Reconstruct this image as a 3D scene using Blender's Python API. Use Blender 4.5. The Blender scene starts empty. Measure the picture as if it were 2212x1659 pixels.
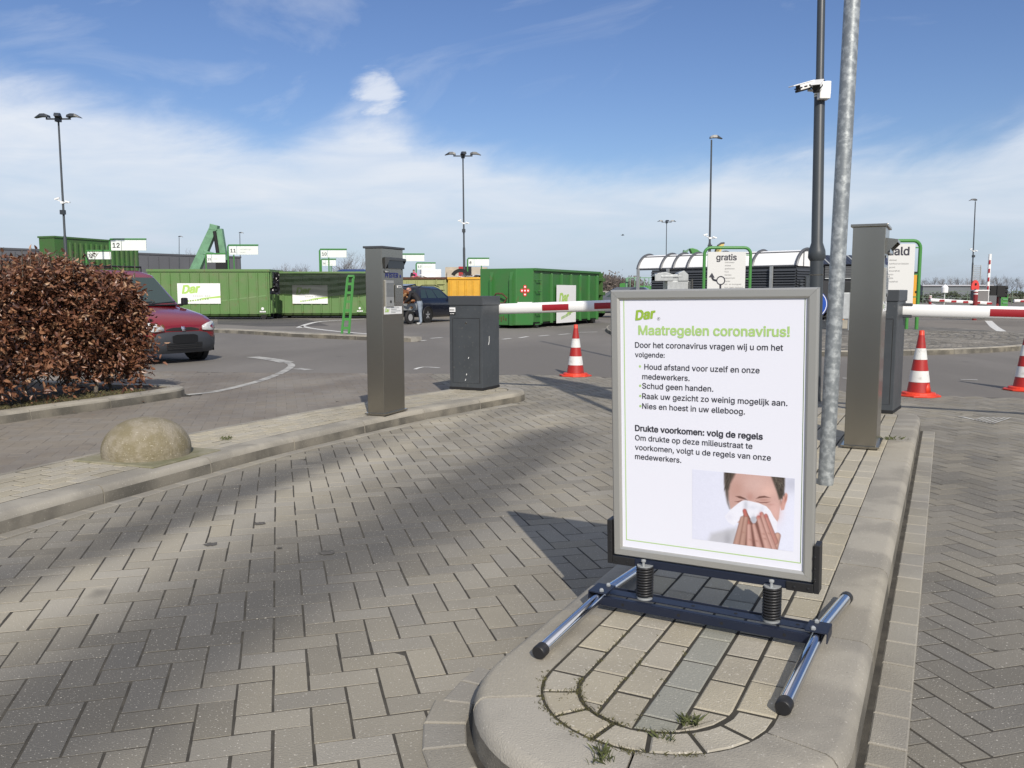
import bpy, bmesh, math, random
import numpy as np
from mathutils import Vector, Matrix, Euler
R = math.radians
random.seed(7)
rng = np.random.default_rng(7)
SC = bpy.context.scene
COL = SC.collection

# ------------------------------------------------------------------ camera
F_PX, CX, CY, CAM_H = 1840.0, 1106.0, 829.5, 1.35
PITCH = math.atan((829.5 - 632.0) / F_PX)
cam_d = bpy.data.cameras.new('camera')
cam_d.sensor_width = 36.0
cam_d.lens = 36.0 * F_PX / 2212.0
cam_d.clip_start = 0.05
cam_d.clip_end = 3000.0
cam = bpy.data.objects.new('camera', cam_d)
COL.objects.link(cam)
cam.location = (0, 0, CAM_H)
cam.rotation_euler = (math.pi / 2 - PITCH, 0, 0)
SC.camera = cam

# ------------------------------------------------------------------ sun + sky
SUN = Vector((0.170, -0.805, 0.568)).normalized()
SUN_EL = math.asin(SUN.z)
sun_d = bpy.data.lights.new('sun', 'SUN')
sun_d.energy = 4.9
sun_d.angle = R(0.53)
sun_d.color = (1.0, 0.93, 0.83)
sun = bpy.data.objects.new('sun', sun_d)
COL.objects.link(sun)
sun.rotation_euler = SUN.to_track_quat('Z', 'Y').to_euler()
sun.location = (2, -8, 12)

SC.view_settings.view_transform = 'Standard'
SC.view_settings.look = 'None'
SC.view_settings.gamma = 1.0
SC.view_settings.exposure = -0.16

W = bpy.data.worlds.new('World')
SC.world = W
W.use_nodes = True
wn = W.node_tree
wn.nodes.clear()


def nd(nt, typ, **kw):
    n = nt.nodes.new(typ)
    for k, v in kw.items():
        if k.startswith('i_'):
            n.inputs[k[2:]].default_value = v
        elif k.startswith('n_'):
            n.inputs[int(k[2:])].default_value = v
        else:
            setattr(n, k, v)
    return n


def mth(nt, op, a, b=None, c=None, clamp=False):
    n = nt.nodes.new('ShaderNodeMath')
    n.operation = op
    n.use_clamp = clamp
    for i, x in enumerate((a, b, c)):
        if x is None:
            continue
        if isinstance(x, (int, float)):
            n.inputs[i].default_value = x
        else:
            nt.links.new(x, n.inputs[i])
    return n.outputs[0]


def sky_world():
    nt = wn
    L = nt.links.new
    out = nd(nt, 'ShaderNodeOutputWorld')
    sky = nd(nt, 'ShaderNodeTexSky', sky_type='NISHITA')
    sky.sun_disc = False
    sky.sun_elevation = SUN_EL
    sky.sun_rotation = math.atan2(SUN.x, SUN.y)
    sky.altitude = 20
    sky.air_density = 1.0
    sky.dust_density = 0.4
    sky.ozone_density = 4.0
    bg = nd(nt, 'ShaderNodeBackground', i_Strength=0.115)
    hs = nd(nt, 'ShaderNodeHueSaturation', i_Saturation=1.08, i_Hue=0.512)
    L(sky.outputs[0], hs.inputs['Color'])
    L(hs.outputs[0], bg.inputs[0])
    tc = nd(nt, 'ShaderNodeTexCoord')
    sep = nd(nt, 'ShaderNodeSeparateXYZ')
    L(tc.outputs['Generated'], sep.inputs[0])
    x, y, z = sep.outputs
    az = mth(nt, 'ARCTAN2', x, y)
    el = mth(nt, 'ARCSINE', z)
    # cloud bank: its upper edge as an elevation over azimuth
    t = mth(nt, 'MULTIPLY_ADD', az, 1 / 1.5, 0.5, clamp=True)
    fc = nd(nt, 'ShaderNodeFloatCurve')
    cu = fc.mapping.curves[0]
    pts = [(-0.75, .235), (-0.54, .222), (-0.47, .208), (-0.37, .185), (-0.27, .166), (-0.215, .184), (-0.165, .204), (-0.10, .182),
           (0.0, .158), (0.10, .142), (0.165, .148), (0.25, .158), (0.36, .162), (0.44, .152), (0.5, .162), (0.56, .192), (0.75, .22)]
    while len(cu.points) > 2:
        cu.points.remove(cu.points[1])
    cu.points[0].location = (0, pts[0][1] * 2)
    cu.points[1].location = (1, pts[-1][1] * 2)
    for a, e in pts[1:-1]:
        cu.points.new(a / 1.5 + 0.5, e * 2)
    fc.mapping.update()
    L(t, fc.inputs['Value'])
    edge = mth(nt, 'MULTIPLY', fc.outputs[0], 0.5)
    cmb = nd(nt, 'ShaderNodeCombineXYZ')
    L(az, cmb.inputs[0])
    L(mth(nt, 'MULTIPLY_ADD', el, 2.6, mth(nt, 'MULTIPLY', az, -0.55)), cmb.inputs[1])
    n1 = nd(nt, 'ShaderNodeTexNoise', i_Scale=5.0, i_Detail=9.0, i_Roughness=0.58, i_Distortion=0.6)
    L(cmb.outputs[0], n1.inputs['Vector'])
    n2 = nd(nt, 'ShaderNodeTexNoise', i_Scale=14.0, i_Detail=8.0, i_Roughness=0.62, i_Distortion=0.4)
    L(cmb.outputs[0], n2.inputs['Vector'])
    wob = mth(nt, 'MULTIPLY_ADD', n1.outputs[0], 0.07, -0.035)
    wob = mth(nt, 'ADD', wob, mth(nt, 'MULTIPLY_ADD', n2.outputs[0], 0.04, -0.02))
    d = mth(nt, 'SUBTRACT', mth(nt, 'ADD', edge, wob), el)
    mr = nd(nt, 'ShaderNodeMapRange', interpolation_type='SMOOTHERSTEP')
    mr.inputs['From Min'].default_value = -0.022
    mr.inputs['From Max'].default_value = 0.055
    L(d, mr.inputs['Value'])
    # streaky thickness inside the bank
    cmb2 = nd(nt, 'ShaderNodeCombineXYZ')
    L(az, cmb2.inputs[0])
    L(mth(nt, 'MULTIPLY', el, 5.0), cmb2.inputs[1])
    n3 = nd(nt, 'ShaderNodeTexNoise', i_Scale=6.0, i_Detail=8.0, i_Roughness=0.55, i_Distortion=0.5)
    L(cmb2.outputs[0], n3.inputs['Vector'])
    thick = nd(nt, 'ShaderNodeMapRange')
    thick.inputs['From Min'].default_value = 0.3
    thick.inputs['From Max'].default_value = 0.7
    thick.inputs['To Min'].default_value = 0.70
    thick.inputs['To Max'].default_value = 0.97
    L(n3.outputs[0], thick.inputs['Value'])
    a1 = mth(nt, 'MULTIPLY', mr.outputs[0], thick.outputs[0])
    # one small puff standing above the bank
    px_ = mth(nt, 'DIVIDE', mth(nt, 'ADD', az, 0.152), 0.027)
    py_ = mth(nt, 'DIVIDE', mth(nt, 'SUBTRACT', el, 0.219), 0.022)
    rr_ = mth(nt, 'ADD', mth(nt, 'MULTIPLY', px_, px_), mth(nt, 'MULTIPLY', py_, py_))
    rr_ = mth(nt, 'ADD', rr_, mth(nt, 'MULTIPLY_ADD', n2.outputs[0], 4.6, -2.3))
    puff = nd(nt, 'ShaderNodeMapRange', interpolation_type='SMOOTHERSTEP')
    puff.inputs['From Min'].default_value = 1.7
    puff.inputs['From Max'].default_value = -0.2
    puff.inputs['To Max'].default_value = 0.72
    L(rr_, puff.inputs['Value'])
    a1 = mth(nt, 'MAXIMUM', a1, puff.outputs[0])
    # milky veil added high overhead and behind, out of view, to whiten fill light
    fill_veil = nd(nt, 'ShaderNodeMapRange', interpolation_type='SMOOTHSTEP')
    fill_veil.inputs['From Min'].default_value = 0.36
    fill_veil.inputs['From Max'].default_value = 0.75
    fill_veil.inputs['To Max'].default_value = 0.38
    L(el, fill_veil.inputs['Value'])
    a1 = mth(nt, 'MAXIMUM', a1, fill_veil.outputs[0])
    # thin high wisps
    n4 = nd(nt, 'ShaderNodeTexNoise', i_Scale=3.2, i_Detail=10.0, i_Roughness=0.6, i_Distortion=1.2)
    L(cmb.outputs[0], n4.inputs['Vector'])
    wisp = nd(nt, 'ShaderNodeMapRange')
    wisp.inputs['From Min'].default_value = 0.52
    wisp.inputs['From Max'].default_value = 0.82
    wisp.inputs['To Max'].default_value = 0.30
    L(n4.outputs[0], wisp.inputs['Value'])
    alpha = mth(nt, 'MAXIMUM', a1, wisp.outputs[0], clamp=True)
    # colour: bright above, blue-grey towards the horizon
    ramp = nd(nt, 'ShaderNodeValToRGB')
    e = ramp.color_ramp.elements
    e[0].position = 0.0
    e[0].color = (.47, .56, .72, 1)
    e[1].position = 1.0
    e[1].color = (1.0, 1.03, 1.08, 1)
    k = ramp.color_ramp.elements.new(0.18)
    k.color = (.61, .71, .86, 1)
    k = ramp.color_ramp.elements.new(0.50)
    k.color = (.80, .87, .97, 1)
    hz = mth(nt, 'MULTIPLY_ADD', el, 4.6, mth(nt, 'MULTIPLY_ADD', n3.outputs[0], 0.5, -0.25), clamp=True)
    L(hz, ramp.inputs[0])
    bgc = nd(nt, 'ShaderNodeBackground', i_Strength=1.0)
    L(ramp.outputs[0], bgc.inputs[0])
    mix = nd(nt, 'ShaderNodeMixShader')
    L(alpha, mix.inputs[0])
    L(bg.outputs[0], mix.inputs[1])
    L(bgc.outputs[0], mix.inputs[2])
    L(mix.outputs[0], out.inputs[0])


sky_world()


# ------------------------------------------------------------------ measuring helpers
def ray(px, py):
    a, b = (px - CX) / F_PX, -(py - CY) / F_PX
    c, s = math.cos(PITCH), math.sin(PITCH)
    return a, c + b * s, -s + b * c


def gp(px, py, z=0.0):
    r = ray(px, py)
    t = (z - CAM_H) / r[2]
    return Vector((r[0] * t, r[1] * t, z))


def pt(px, py, Y):
    r = ray(px, py)
    t = Y / r[1]
    return Vector((r[0] * t, Y, CAM_H + r[2] * t))


# ------------------------------------------------------------------ mesh helpers
class MB:
    def __init__(self):
        self.v, self.f, self.m = [], [], []

    def add(self, vs, fs, mi=0):
        b = len(self.v)
        self.v.extend([Vector(p) for p in vs])
        self.f.extend([tuple(b + i for i in f) for f in fs])
        self.m.extend([mi] * len(fs))
        return self

    def mark(self):
        return len(self.v)

    def xf(self, start, M):
        for i in range(start, len(self.v)):
            self.v[i] = M @ self.v[i]
        return self

    def box(self, c, s, mi=0, rz=0.0, rot=None):
        hx, hy, hz = s[0] / 2, s[1] / 2, s[2] / 2
        vs = [Vector((x, y, z)) for z in (-hz, hz) for x, y in ((-hx, -hy), (hx, -hy), (hx, hy), (-hx, hy))]
        M = rot if rot is not None else Matrix.Rotation(rz, 3, 'Z')
        vs = [M @ p + Vector(c) for p in vs]
        return self.add(vs, [(3, 2, 1, 0), (4, 5, 6, 7), (0, 1, 5, 4), (1, 2, 6, 5), (2, 3, 7, 6), (3, 0, 4, 7)], mi)

    def cyl(self, p0, p1, r0, r1=None, n=12, mi=0, caps=True):
        r1 = r0 if r1 is None else r1
        p0, p1 = Vector(p0), Vector(p1)
        d = (p1 - p0).normalized()
        a = d.orthogonal().normalized()
        b = d.cross(a)
        vs = []
        for p, r in ((p0, r0), (p1, r1)):
            for i in range(n):
                t = 2 * math.pi * i / n
                vs.append(p + (a * math.cos(t) + b * math.sin(t)) * r)
        fs = [(i, (i + 1) % n, n + (i + 1) % n, n + i) for i in range(n)]
        if caps:
            fs += [tuple(range(n - 1, -1, -1)), tuple(range(n, 2 * n))]
        return self.add(vs, fs, mi)

    def tube(self, pts, r, n=8, mi=0, closed=False):
        pts = [Vector(p) for p in pts]
        m = len(pts)
        rs = r if isinstance(r, (list, tuple)) else [r] * m
        vs = []
        prev = None
        for i, p in enumerate(pts):
            if closed:
                d = (pts[(i + 1) % m] - pts[i - 1]).normalized()
            else:
                d = (pts[min(i + 1, m - 1)] - pts[max(i - 1, 0)]).normalized()
            if prev is None:
                a = d.orthogonal().normalized()
            else:
                a = (prev - d * prev.dot(d)).normalized()
            prev = a
            b = d.cross(a)
            for k in range(n):
                t = 2 * math.pi * k / n
                vs.append(p + (a * math.cos(t) + b * math.sin(t)) * rs[i])
        fs = []
        for i in range(m if closed else m - 1):
            j = (i + 1) % m
            for k in range(n):
                fs.append((i * n + k, i * n + (k + 1) % n, j * n + (k + 1) % n, j * n + k))
        if not closed:
            fs += [tuple(range(n - 1, -1, -1)), tuple(range((m - 1) * n, m * n))]
        return self.add(vs, fs, mi)

    def prism(self, poly, z0, z1, mi=0, M=None):
        n = len(poly)
        vs = [Vector((p[0], p[1], z0)) for p in poly] + [Vector((p[0], p[1], z1)) for p in poly]
        if M is not None:
            vs = [M @ p for p in vs]
        fs = [tuple(range(n - 1, -1, -1)), tuple(range(n, 2 * n))]
        fs += [(i, (i + 1) % n, n + (i + 1) % n, n + i) for i in range(n)]
        return self.add(vs, fs, mi)

    def lathe(self, prof, n=24, mi=0, M=None, capb=True, capt=True):
        vs = []
        for r, z in prof:
            for k in range(n):
                t = 2 * math.pi * k / n
                vs.append(Vector((r * math.cos(t), r * math.sin(t), z)))
        if M is not None:
            vs = [M @ p for p in vs]
        m = len(prof)
        fs = [(i * n + k, i * n + (k + 1) % n, (i + 1) * n + (k + 1) % n, (i + 1) * n + k) for i in range(m - 1) for k in range(n)]
        if capb:
            fs.append(tuple(range(n - 1, -1, -1)))
        if capt:
            fs.append(tuple(range((m - 1) * n, m * n)))
        return self.add(vs, fs, mi)

    def text(self, s, M, width=None, size=None, mi=0, bold=0.0, shear=0.0):
        """lettering: M maps (x right, y up, 0) in metres; scaled to the width, or to the size"""
        vs, fs, w = glyphs(s, 0.0, shear)
        bold *= 1.15
        k = (width / (w + 2 * bold)) if width else size
        offs = [(0, 0)]
        if bold:
            q = bold * .7
            offs += [(-bold, 0), (bold, 0), (-q, q), (q, q), (-q, -q), (q, -q)]
            if bold > .03:
                offs += [(-bold / 2, 0), (bold / 2, 0)]
        for i, (dx, dy) in enumerate(offs):      # heavy strokes: printed layers a hair apart
            self.add([M @ Vector(((p[0] + dx + bold) * k, (p[1] + dy) * k, .00012 * i)) for p in vs], fs, mi)
        return self

    def build(self, name, mats, parent=None, bevel=0.0, smooth=False, loc=None, rz=0.0, seg=2):
        me = bpy.data.meshes.new(name)
        me.from_pydata([tuple(p) for p in self.v], [], self.f)
        if not isinstance(mats, (list, tuple)):
            mats = [mats]
        for mt in mats:
            me.materials.append(mt)
        me.polygons.foreach_set('material_index', self.m)
        me.update()
        o = bpy.data.objects.new(name, me)
        COL.objects.link(o)
        if parent is not None:
            o.parent = parent
        if loc is not None:
            o.location = loc
        o.rotation_euler.z = rz
        if smooth:
            me.polygons.foreach_set('use_smooth', [True] * len(me.polygons))
            me.set_sharp_from_angle(angle=R(smooth if smooth is not True else 40))
        if bevel:
            b = o.modifiers.new('edges', 'BEVEL')
            b.width = bevel
            b.segments = seg
            b.limit_method = 'ANGLE'
            b.angle_limit = R(40)
        return o


_gl = {}
FONT = None
try:      # the sans serif that ships with Blender; the built-in face if it is missing
    FONT = bpy.data.fonts.load(bpy.utils.system_resource('DATAFILES') + '/fonts/Inter.woff2')
except Exception:
    FONT = None


def glyphs(s, bold=0.0, shear=0.0):
    """outlines of the lettering, filled by winding number"""
    key = (s, shear)
    if key in _gl:
        return _gl[key]
    cu = bpy.data.curves.new('letters', 'FONT')
    cu.body = s
    if FONT:
        cu.font = FONT
    cu.size = 1.0
    cu.shear = shear
    cu.fill_mode = 'NONE'
    cu.resolution_u = 4
    o = bpy.data.objects.new('letters', cu)
    me = o.to_mesh()
    co = np.array([tuple(v.co)[:2] for v in me.vertices])
    nxt = {}
    for e in me.edges:
        a, b = e.vertices
        nxt.setdefault(a, []).append(b)
        nxt.setdefault(b, []).append(a)
    loops, seen = [], set()
    for st in range(len(co)):
        if st in seen or st not in nxt:
            continue
        lp, cur = [st], st
        seen.add(st)
        cand = [q for q in nxt[st] if q == st + 1] or nxt[st]
        cur = cand[0]
        while cur not in seen:
            seen.add(cur)
            lp.append(cur)
            n_ = [q for q in nxt[cur] if q not in seen]
            if not n_:
                break
            cur = n_[0]
        # drop doubled points
        pts = [co[lp[0]]]
        for k in lp[1:]:
            if np.hypot(*(co[k] - pts[-1])) > 1e-4:
                pts.append(co[k])
        if np.hypot(*(pts[0] - pts[-1])) < 1e-4:
            pts.pop()
        if len(pts) > 2:
            loops.append(np.array(pts))
    o.to_mesh_clear()
    bpy.data.objects.remove(o)
    bpy.data.curves.remove(cu)
    P, E = [], []
    for lp in loops:
        b = len(P)
        P += [Vector((float(q[0]), float(q[1]))) for q in lp]
        E += [(b + k, b + (k + 1) % len(lp)) for k in range(len(lp))]
    from mathutils.geometry import delaunay_2d_cdt
    vo, eo, fo, _, _, _ = delaunay_2d_cdt(P, E, [], 0, 1e-5)
    V = np.array([(q.x, q.y) for q in vo])
    T = np.array([f for f in fo if len(f) == 3])
    C = V[T].mean(1)
    wn_ = np.zeros(len(C))
    for lp in loops:
        a, b = lp, np.roll(lp, -1, 0)
        for (ax, ay), (bx, by) in zip(a, b):
            cr = (bx - ax) * (C[:, 1] - ay) - (C[:, 0] - ax) * (by - ay)
            wn_ += ((ay <= C[:, 1]) & (by > C[:, 1]) & (cr > 0)).astype(int) - ((ay > C[:, 1]) & (by <= C[:, 1]) & (cr < 0)).astype(int)
    T = T[wn_ != 0]
    x0, x1 = min(lp[:, 0].min() for lp in loops), max(lp[:, 0].max() for lp in loops)
    vs = [(q[0] - x0, q[1], 0) for q in V]
    fs = []
    for t in T:
        a, b, c = V[t[0]], V[t[1]], V[t[2]]
        up = (b[0] - a[0]) * (c[1] - a[1]) - (c[0] - a[0]) * (b[1] - a[1]) > 0
        fs.append(tuple(int(k) for k in (t if up else t[::-1])))
    _gl[key] = (vs, fs, x1 - x0)
    return _gl[key]


def tag(o, label, cat, group=None):
    o['label'] = label
    o['category'] = cat
    if group:
        o['group'] = group
    return o


def thing(name, label, cat, loc=(0, 0, 0), rz=0.0, group=None):
    o = bpy.data.objects.new(name, None)
    o.empty_display_size = 0.2
    COL.objects.link(o)
    o.location = loc
    o.rotation_euler.z = rz
    return tag(o, label, cat, group)


def struct(o, kind='structure'):
    o['kind'] = kind
    return o


def copy_tree(o, parent=None):
    c = o.copy()
    COL.objects.link(c)
    if parent is not None:
        c.parent = parent
    for ch in list(o.children):
        copy_tree(ch, c)
    return c


def frame(o, xdir, ydir, zdir=None):
    """4x4 from origin and axes"""
    x, y = Vector(xdir).normalized(), Vector(ydir).normalized()
    z = x.cross(y).normalized() if zdir is None else Vector(zdir).normalized()
    return Matrix(((x.x, y.x, z.x, o[0]), (x.y, y.y, z.y, o[1]), (x.z, y.z, z.z, o[2]), (0, 0, 0, 1)))


def face_front(x, z, y, back=False):
    """plane facing -Y at (x, y, z): text reads to +X"""
    return frame((x, y, z), (1, 0, 0), (0, 0, 1))


# ------------------------------------------------------------------ materials
_mats = {}


def mat(name, col, rough=0.6, metal=0.0, var=0.0, scale=8.0, bump=0.0, bscale=60.0, spec=0.5, col2=None, thr=(0.35, 0.65), coat=0.0,
        island=0.0, speck=0.0, speck_scale=220.0, speck_col=(.62, .6, .55), stretch=None, trans=0.0, aniso=0.0, detail=6.0):
    if name in _mats:
        return _mats[name]
    m = bpy.data.materials.new(name)
    m.use_nodes = True
    nt = m.node_tree
    L = nt.links.new
    b = nt.nodes['Principled BSDF']
    b.inputs['Roughness'].default_value = rough
    b.inputs['Metallic'].default_value = metal
    b.inputs['Specular IOR Level'].default_value = spec
    b.inputs['Coat Weight'].default_value = coat
    b.inputs['Coat Roughness'].default_value = 0.05
    b.inputs['Anisotropic'].default_value = aniso
    tc = nd(nt, 'ShaderNodeTexCoord')
    vec = tc.outputs['Object']
    if stretch:
        mp = nd(nt, 'ShaderNodeMapping')
        mp.inputs['Scale'].default_value = stretch
        L(vec, mp.inputs[0])
        vec = mp.outputs[0]
    c1 = nd(nt, 'ShaderNodeRGB')
    c1.outputs[0].default_value = (*col, 1)
    cur = c1.outputs[0]
    if col2 is not None or var > 0:
        n = nd(nt, 'ShaderNodeTexNoise', i_Scale=scale, i_Detail=detail, i_Roughness=0.6)
        L(vec, n.inputs['Vector'])
        mr = nd(nt, 'ShaderNodeMapRange', interpolation_type='SMOOTHSTEP')
        mr.inputs['From Min'].default_value, mr.inputs['From Max'].default_value = thr
        L(n.outputs[0], mr.inputs['Value'])
        mx = nd(nt, 'ShaderNodeMix', data_type='RGBA')
        L(mr.outputs[0], mx.inputs['Factor'])
        L(cur, mx.inputs[6])
        c2 = col2 if col2 is not None else tuple(max(0, c * (1 - var)) for c in col)
        mx.inputs[7].default_value = (*c2, 1)
        cur = mx.outputs[2]
        rr = mth(nt, 'MULTIPLY_ADD', n.outputs[0], 0.25, rough - 0.12, clamp=True)
        L(rr, b.inputs['Roughness'])
    if island > 0:
        g = nd(nt, 'ShaderNodeNewGeometry')
        hs = nd(nt, 'ShaderNodeHueSaturation')
        L(mth(nt, 'MULTIPLY_ADD', g.outputs['Random Per Island'], 2 * island, 1 - island), hs.inputs['Value'])
        L(cur, hs.inputs['Color'])
        cur = hs.outputs[0]
    if speck > 0:
        n = nd(nt, 'ShaderNodeTexNoise', i_Scale=speck_scale, i_Detail=2.0)
        L(tc.outputs['Object'], n.inputs['Vector'])
        mr = nd(nt, 'ShaderNodeMapRange')
        mr.inputs['From Min'].default_value = 0.64
        mr.inputs['From Max'].default_value = 0.70
        mr.inputs['To Max'].default_value = speck
        L(n.outputs[0], mr.inputs['Value'])
        mx = nd(nt, 'ShaderNodeMix', data_type='RGBA')
        L(mr.outputs[0], mx.inputs['Factor'])
        L(cur, mx.inputs[6])
        mx.inputs[7].default_value = (*speck_col, 1)
        cur = mx.outputs[2]
    L(cur, b.inputs['Base Color'])
    if bump > 0:
        n = nd(nt, 'ShaderNodeTexNoise', i_Scale=bscale, i_Detail=5.0, i_Roughness=0.65)
        L(vec, n.inputs['Vector'])
        bp = nd(nt, 'ShaderNodeBump', i_Strength=bump, i_Distance=0.01)
        L(n.outputs[0], bp.inputs['Height'])
        L(bp.outputs[0], b.inputs['Normal'])
    if trans > 0:
        tr = nd(nt, 'ShaderNodeBsdfTranslucent')
        L(cur, tr.inputs[0])
        ms = nd(nt, 'ShaderNodeMixShader', n_0=trans)
        L(b.outputs[0], ms.inputs[1])
        L(tr.outputs[0], ms.inputs[2])
        L(ms.outputs[0], nt.nodes['Material Output'].inputs[0])
    _mats[name] = m
    return m


def paving_mat(name, light, dark, scale, speck=0.5, island=0.10, seed=0.0, stretch=(1, 1, 1), thr=(.38, .62), rot=0.0, wear=False):
    """worn concrete brick: broad dusty and bare patches, per-brick tone, pale aggregate"""
    m = bpy.data.materials.new(name)
    m.use_nodes = True
    nt = m.node_tree
    L = nt.links.new
    b = nt.nodes['Principled BSDF']
    b.inputs['Roughness'].default_value = 0.85
    b.inputs['Specular IOR Level'].default_value = 0.3
    tc = nd(nt, 'ShaderNodeTexCoord')
    mp = nd(nt, 'ShaderNodeMapping')
    mp.inputs['Location'].default_value = (seed, seed * 1.7, 0)
    mp.inputs['Rotation'].default_value = (0, 0, rot)
    mp.inputs['Scale'].default_value = stretch
    L(tc.outputs['Object'], mp.inputs[0])
    n = nd(nt, 'ShaderNodeTexNoise', i_Scale=scale, i_Detail=4.0, i_Roughness=0.5, i_Distortion=0.3)
    L(mp.outputs[0], n.inputs['Vector'])
    n2 = nd(nt, 'ShaderNodeTexNoise', i_Scale=7.0, i_Detail=6.0, i_Roughness=0.65)
    L(tc.outputs['Object'], n2.inputs['Vector'])
    v = mth(nt, 'MULTIPLY_ADD', n2.outputs[0], 0.16, mth(nt, 'ADD', n.outputs[0], -0.08))
    if wear:      # how far traffic has bleached the stones, worked out for every brick
        at = nd(nt, 'ShaderNodeAttribute', attribute_name='wear')
        v = mth(nt, 'ADD', at.outputs['Fac'], mth(nt, 'MULTIPLY_ADD', v, 0.55, -0.275))
    mr = nd(nt, 'ShaderNodeMapRange', interpolation_type='SMOOTHSTEP')
    mr.inputs['From Min'].default_value, mr.inputs['From Max'].default_value = thr
    L(v, mr.inputs['Value'])
    mx = nd(nt, 'ShaderNodeMix', data_type='RGBA')
    L(mr.outputs[0], mx.inputs['Factor'])
    mx.inputs[6].default_value = (*dark, 1)
    mx.inputs[7].default_value = (*light, 1)
    g = nd(nt, 'ShaderNodeNewGeometry')
    hs = nd(nt, 'ShaderNodeHueSaturation')
    L(mth(nt, 'MULTIPLY_ADD', g.outputs['Random Per Island'], 2 * island, 1 - island), hs.inputs['Value'])
    rnd2 = mth(nt, 'FRACT', mth(nt, 'MULTIPLY', g.outputs['Random Per Island'], 17.3))
    L(mth(nt, 'MULTIPLY_ADD', rnd2, 0.3, 0.85), hs.inputs['Saturation'])
    L(mx.outputs[2], hs.inputs['Color'])
    cur = hs.outputs[0]
    for sc, lo, hi, amt, colr in ((120.0, .655, .70, speck, (.66, .62, .54)), (150.0, .68, .76, .45, (.07, .065, .06)), (2.3, .70, .78, .55, (.09, .085, .075))):
        s = nd(nt, 'ShaderNodeTexNoise', i_Scale=sc, i_Detail=2.0)
        L(tc.outputs['Object'], s.inputs['Vector'])
        r = nd(nt, 'ShaderNodeMapRange')
        r.inputs['From Min'].default_value, r.inputs['From Max'].default_value, r.inputs['To Max'].default_value = lo, hi, amt
        L(s.outputs[0], r.inputs['Value'])
        k = nd(nt, 'ShaderNodeMix', data_type='RGBA')
        L(r.outputs[0], k.inputs['Factor'])
        L(cur, k.inputs[6])
        k.inputs[7].default_value = (*colr, 1)
        cur = k.outputs[2]
    L(cur, b.inputs['Base Color'])
    bn = nd(nt, 'ShaderNodeTexNoise', i_Scale=180.0, i_Detail=4.0)
    L(tc.outputs['Object'], bn.inputs['Vector'])
    bp = nd(nt, 'ShaderNodeBump', i_Strength=0.55, i_Distance=0.006)
    L(bn.outputs[0], bp.inputs['Height'])
    L(bp.outputs[0], b.inputs['Normal'])
    return m


M_paver = paving_mat('paving_brick', (.378, .345, .275), (.125, .118, .104), 0.85, speck=.7, stretch=(1.15, .55, 1), rot=R(34), seed=3.1, thr=(.0, 1.0), wear=True, island=.085)
M_paver_left = paving_mat('paving_brick_worn', (.245, .220, .185), (.185, .163, .138), 0.7, speck=.25, island=.035, seed=9.0, stretch=(1, .5, 1), rot=R(-26))
M_isl_paver = paving_mat('island_paver', (.405, .368, .285), (.33, .30, .235), 0.9, speck=.7, island=.08, seed=5.0)
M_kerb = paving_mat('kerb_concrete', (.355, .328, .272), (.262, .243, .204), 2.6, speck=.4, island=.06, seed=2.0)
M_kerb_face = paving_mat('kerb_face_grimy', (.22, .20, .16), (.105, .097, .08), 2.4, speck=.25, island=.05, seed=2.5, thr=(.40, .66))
M_gutter = paving_mat('gutter_concrete', (.32, .298, .248), (.25, .232, .196), 1.2, speck=.35, island=.09, seed=4.0)
M_greypav = paving_mat('grey_paver', (.275, .272, .228), (.24, .24, .205), 1.0, speck=.4, island=.08, seed=6.0)
M_sand = mat('joint_sand', (.082, .073, .056), .95, col2=(.045, .040, .031), scale=9, bump=.5, bscale=220)
M_asphalt = paving_mat('asphalt', (.215, .196, .170), (.165, .150, .130), 0.23, speck=.12, island=0.0, seed=1.0, stretch=(1.0, .35, 1), rot=R(-30))
M_asph_patch = paving_mat('asphalt_patch', (.115, .105, .095), (.09, .085, .078), 0.5, speck=.1, island=0.0, seed=8.0)
M_soil = mat('soil', (.085, .068, .045), .95, col2=(.05, .04, .028), scale=9, bump=.8, bscale=40)
M_field = mat('field', (.11, .115, .06), .95, col2=(.16, .14, .09), scale=.05)
M_white_paint = mat('road_paint', (.68, .67, .62), .7, col2=(.34, .33, .31), scale=9, thr=(.5, .72), bump=.2)
M_white_old = mat('road_paint_worn', (.45, .44, .40), .8, col2=(.22, .21, .195), scale=5, thr=(.42, .66))

M_steel = mat('brushed_steel', (.36, .337, .29), .25, 1.0, bump=.02, bscale=25, stretch=(9, 9, .35), )
M_alu = mat('anodised_aluminium', (.50, .495, .46), .42, .65, var=.05, scale=3)
M_galv = mat('galvanised_steel', (.27, .29, .295), .45, .55, col2=(.46, .485, .48), scale=26, thr=(.42, .66), bump=.12, bscale=30, detail=3)
M_galv_plain = mat('galvanised_sheet', (.44, .46, .46), .5, .4, var=.18, scale=5)
M_chrome = mat('chrome', (.66, .67, .70), .12, 1.0)
M_black = mat('black_plastic', (.015, .015, .016), .45)
M_navy = mat('powder_coated_navy_steel', (.016, .022, .042), .42, .25)
M_anthr = mat('anthracite_paint', (.062, .069, .075), .42, var=.14, scale=4, spec=.4, speck=.35, speck_scale=26, speck_col=(.14, .135, .12))
M_anthr_lid = mat('anthracite_lid', (.058, .063, .068), .42, spec=.4)
M_mast = mat('mast_paint', (.050, .058, .064), .42, var=.1, scale=3)
M_white = mat('white_paint', (.80, .80, .78), .4)
M_poster = mat('poster_paper', (.755, .765, .835), .32, spec=.35)
M_red = mat('red_film', (.30, .012, .018), .4)
M_cone_red = mat('cone_red', (.36, .018, .014), .5, col2=(.17, .03, .022), scale=7, thr=(.52, .74), speck=.5, speck_scale=40, speck_col=(.10, .06, .05))
M_cone_orange = mat('cone_orange', (.72, .055, .022), .5, var=.2, scale=8)
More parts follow.
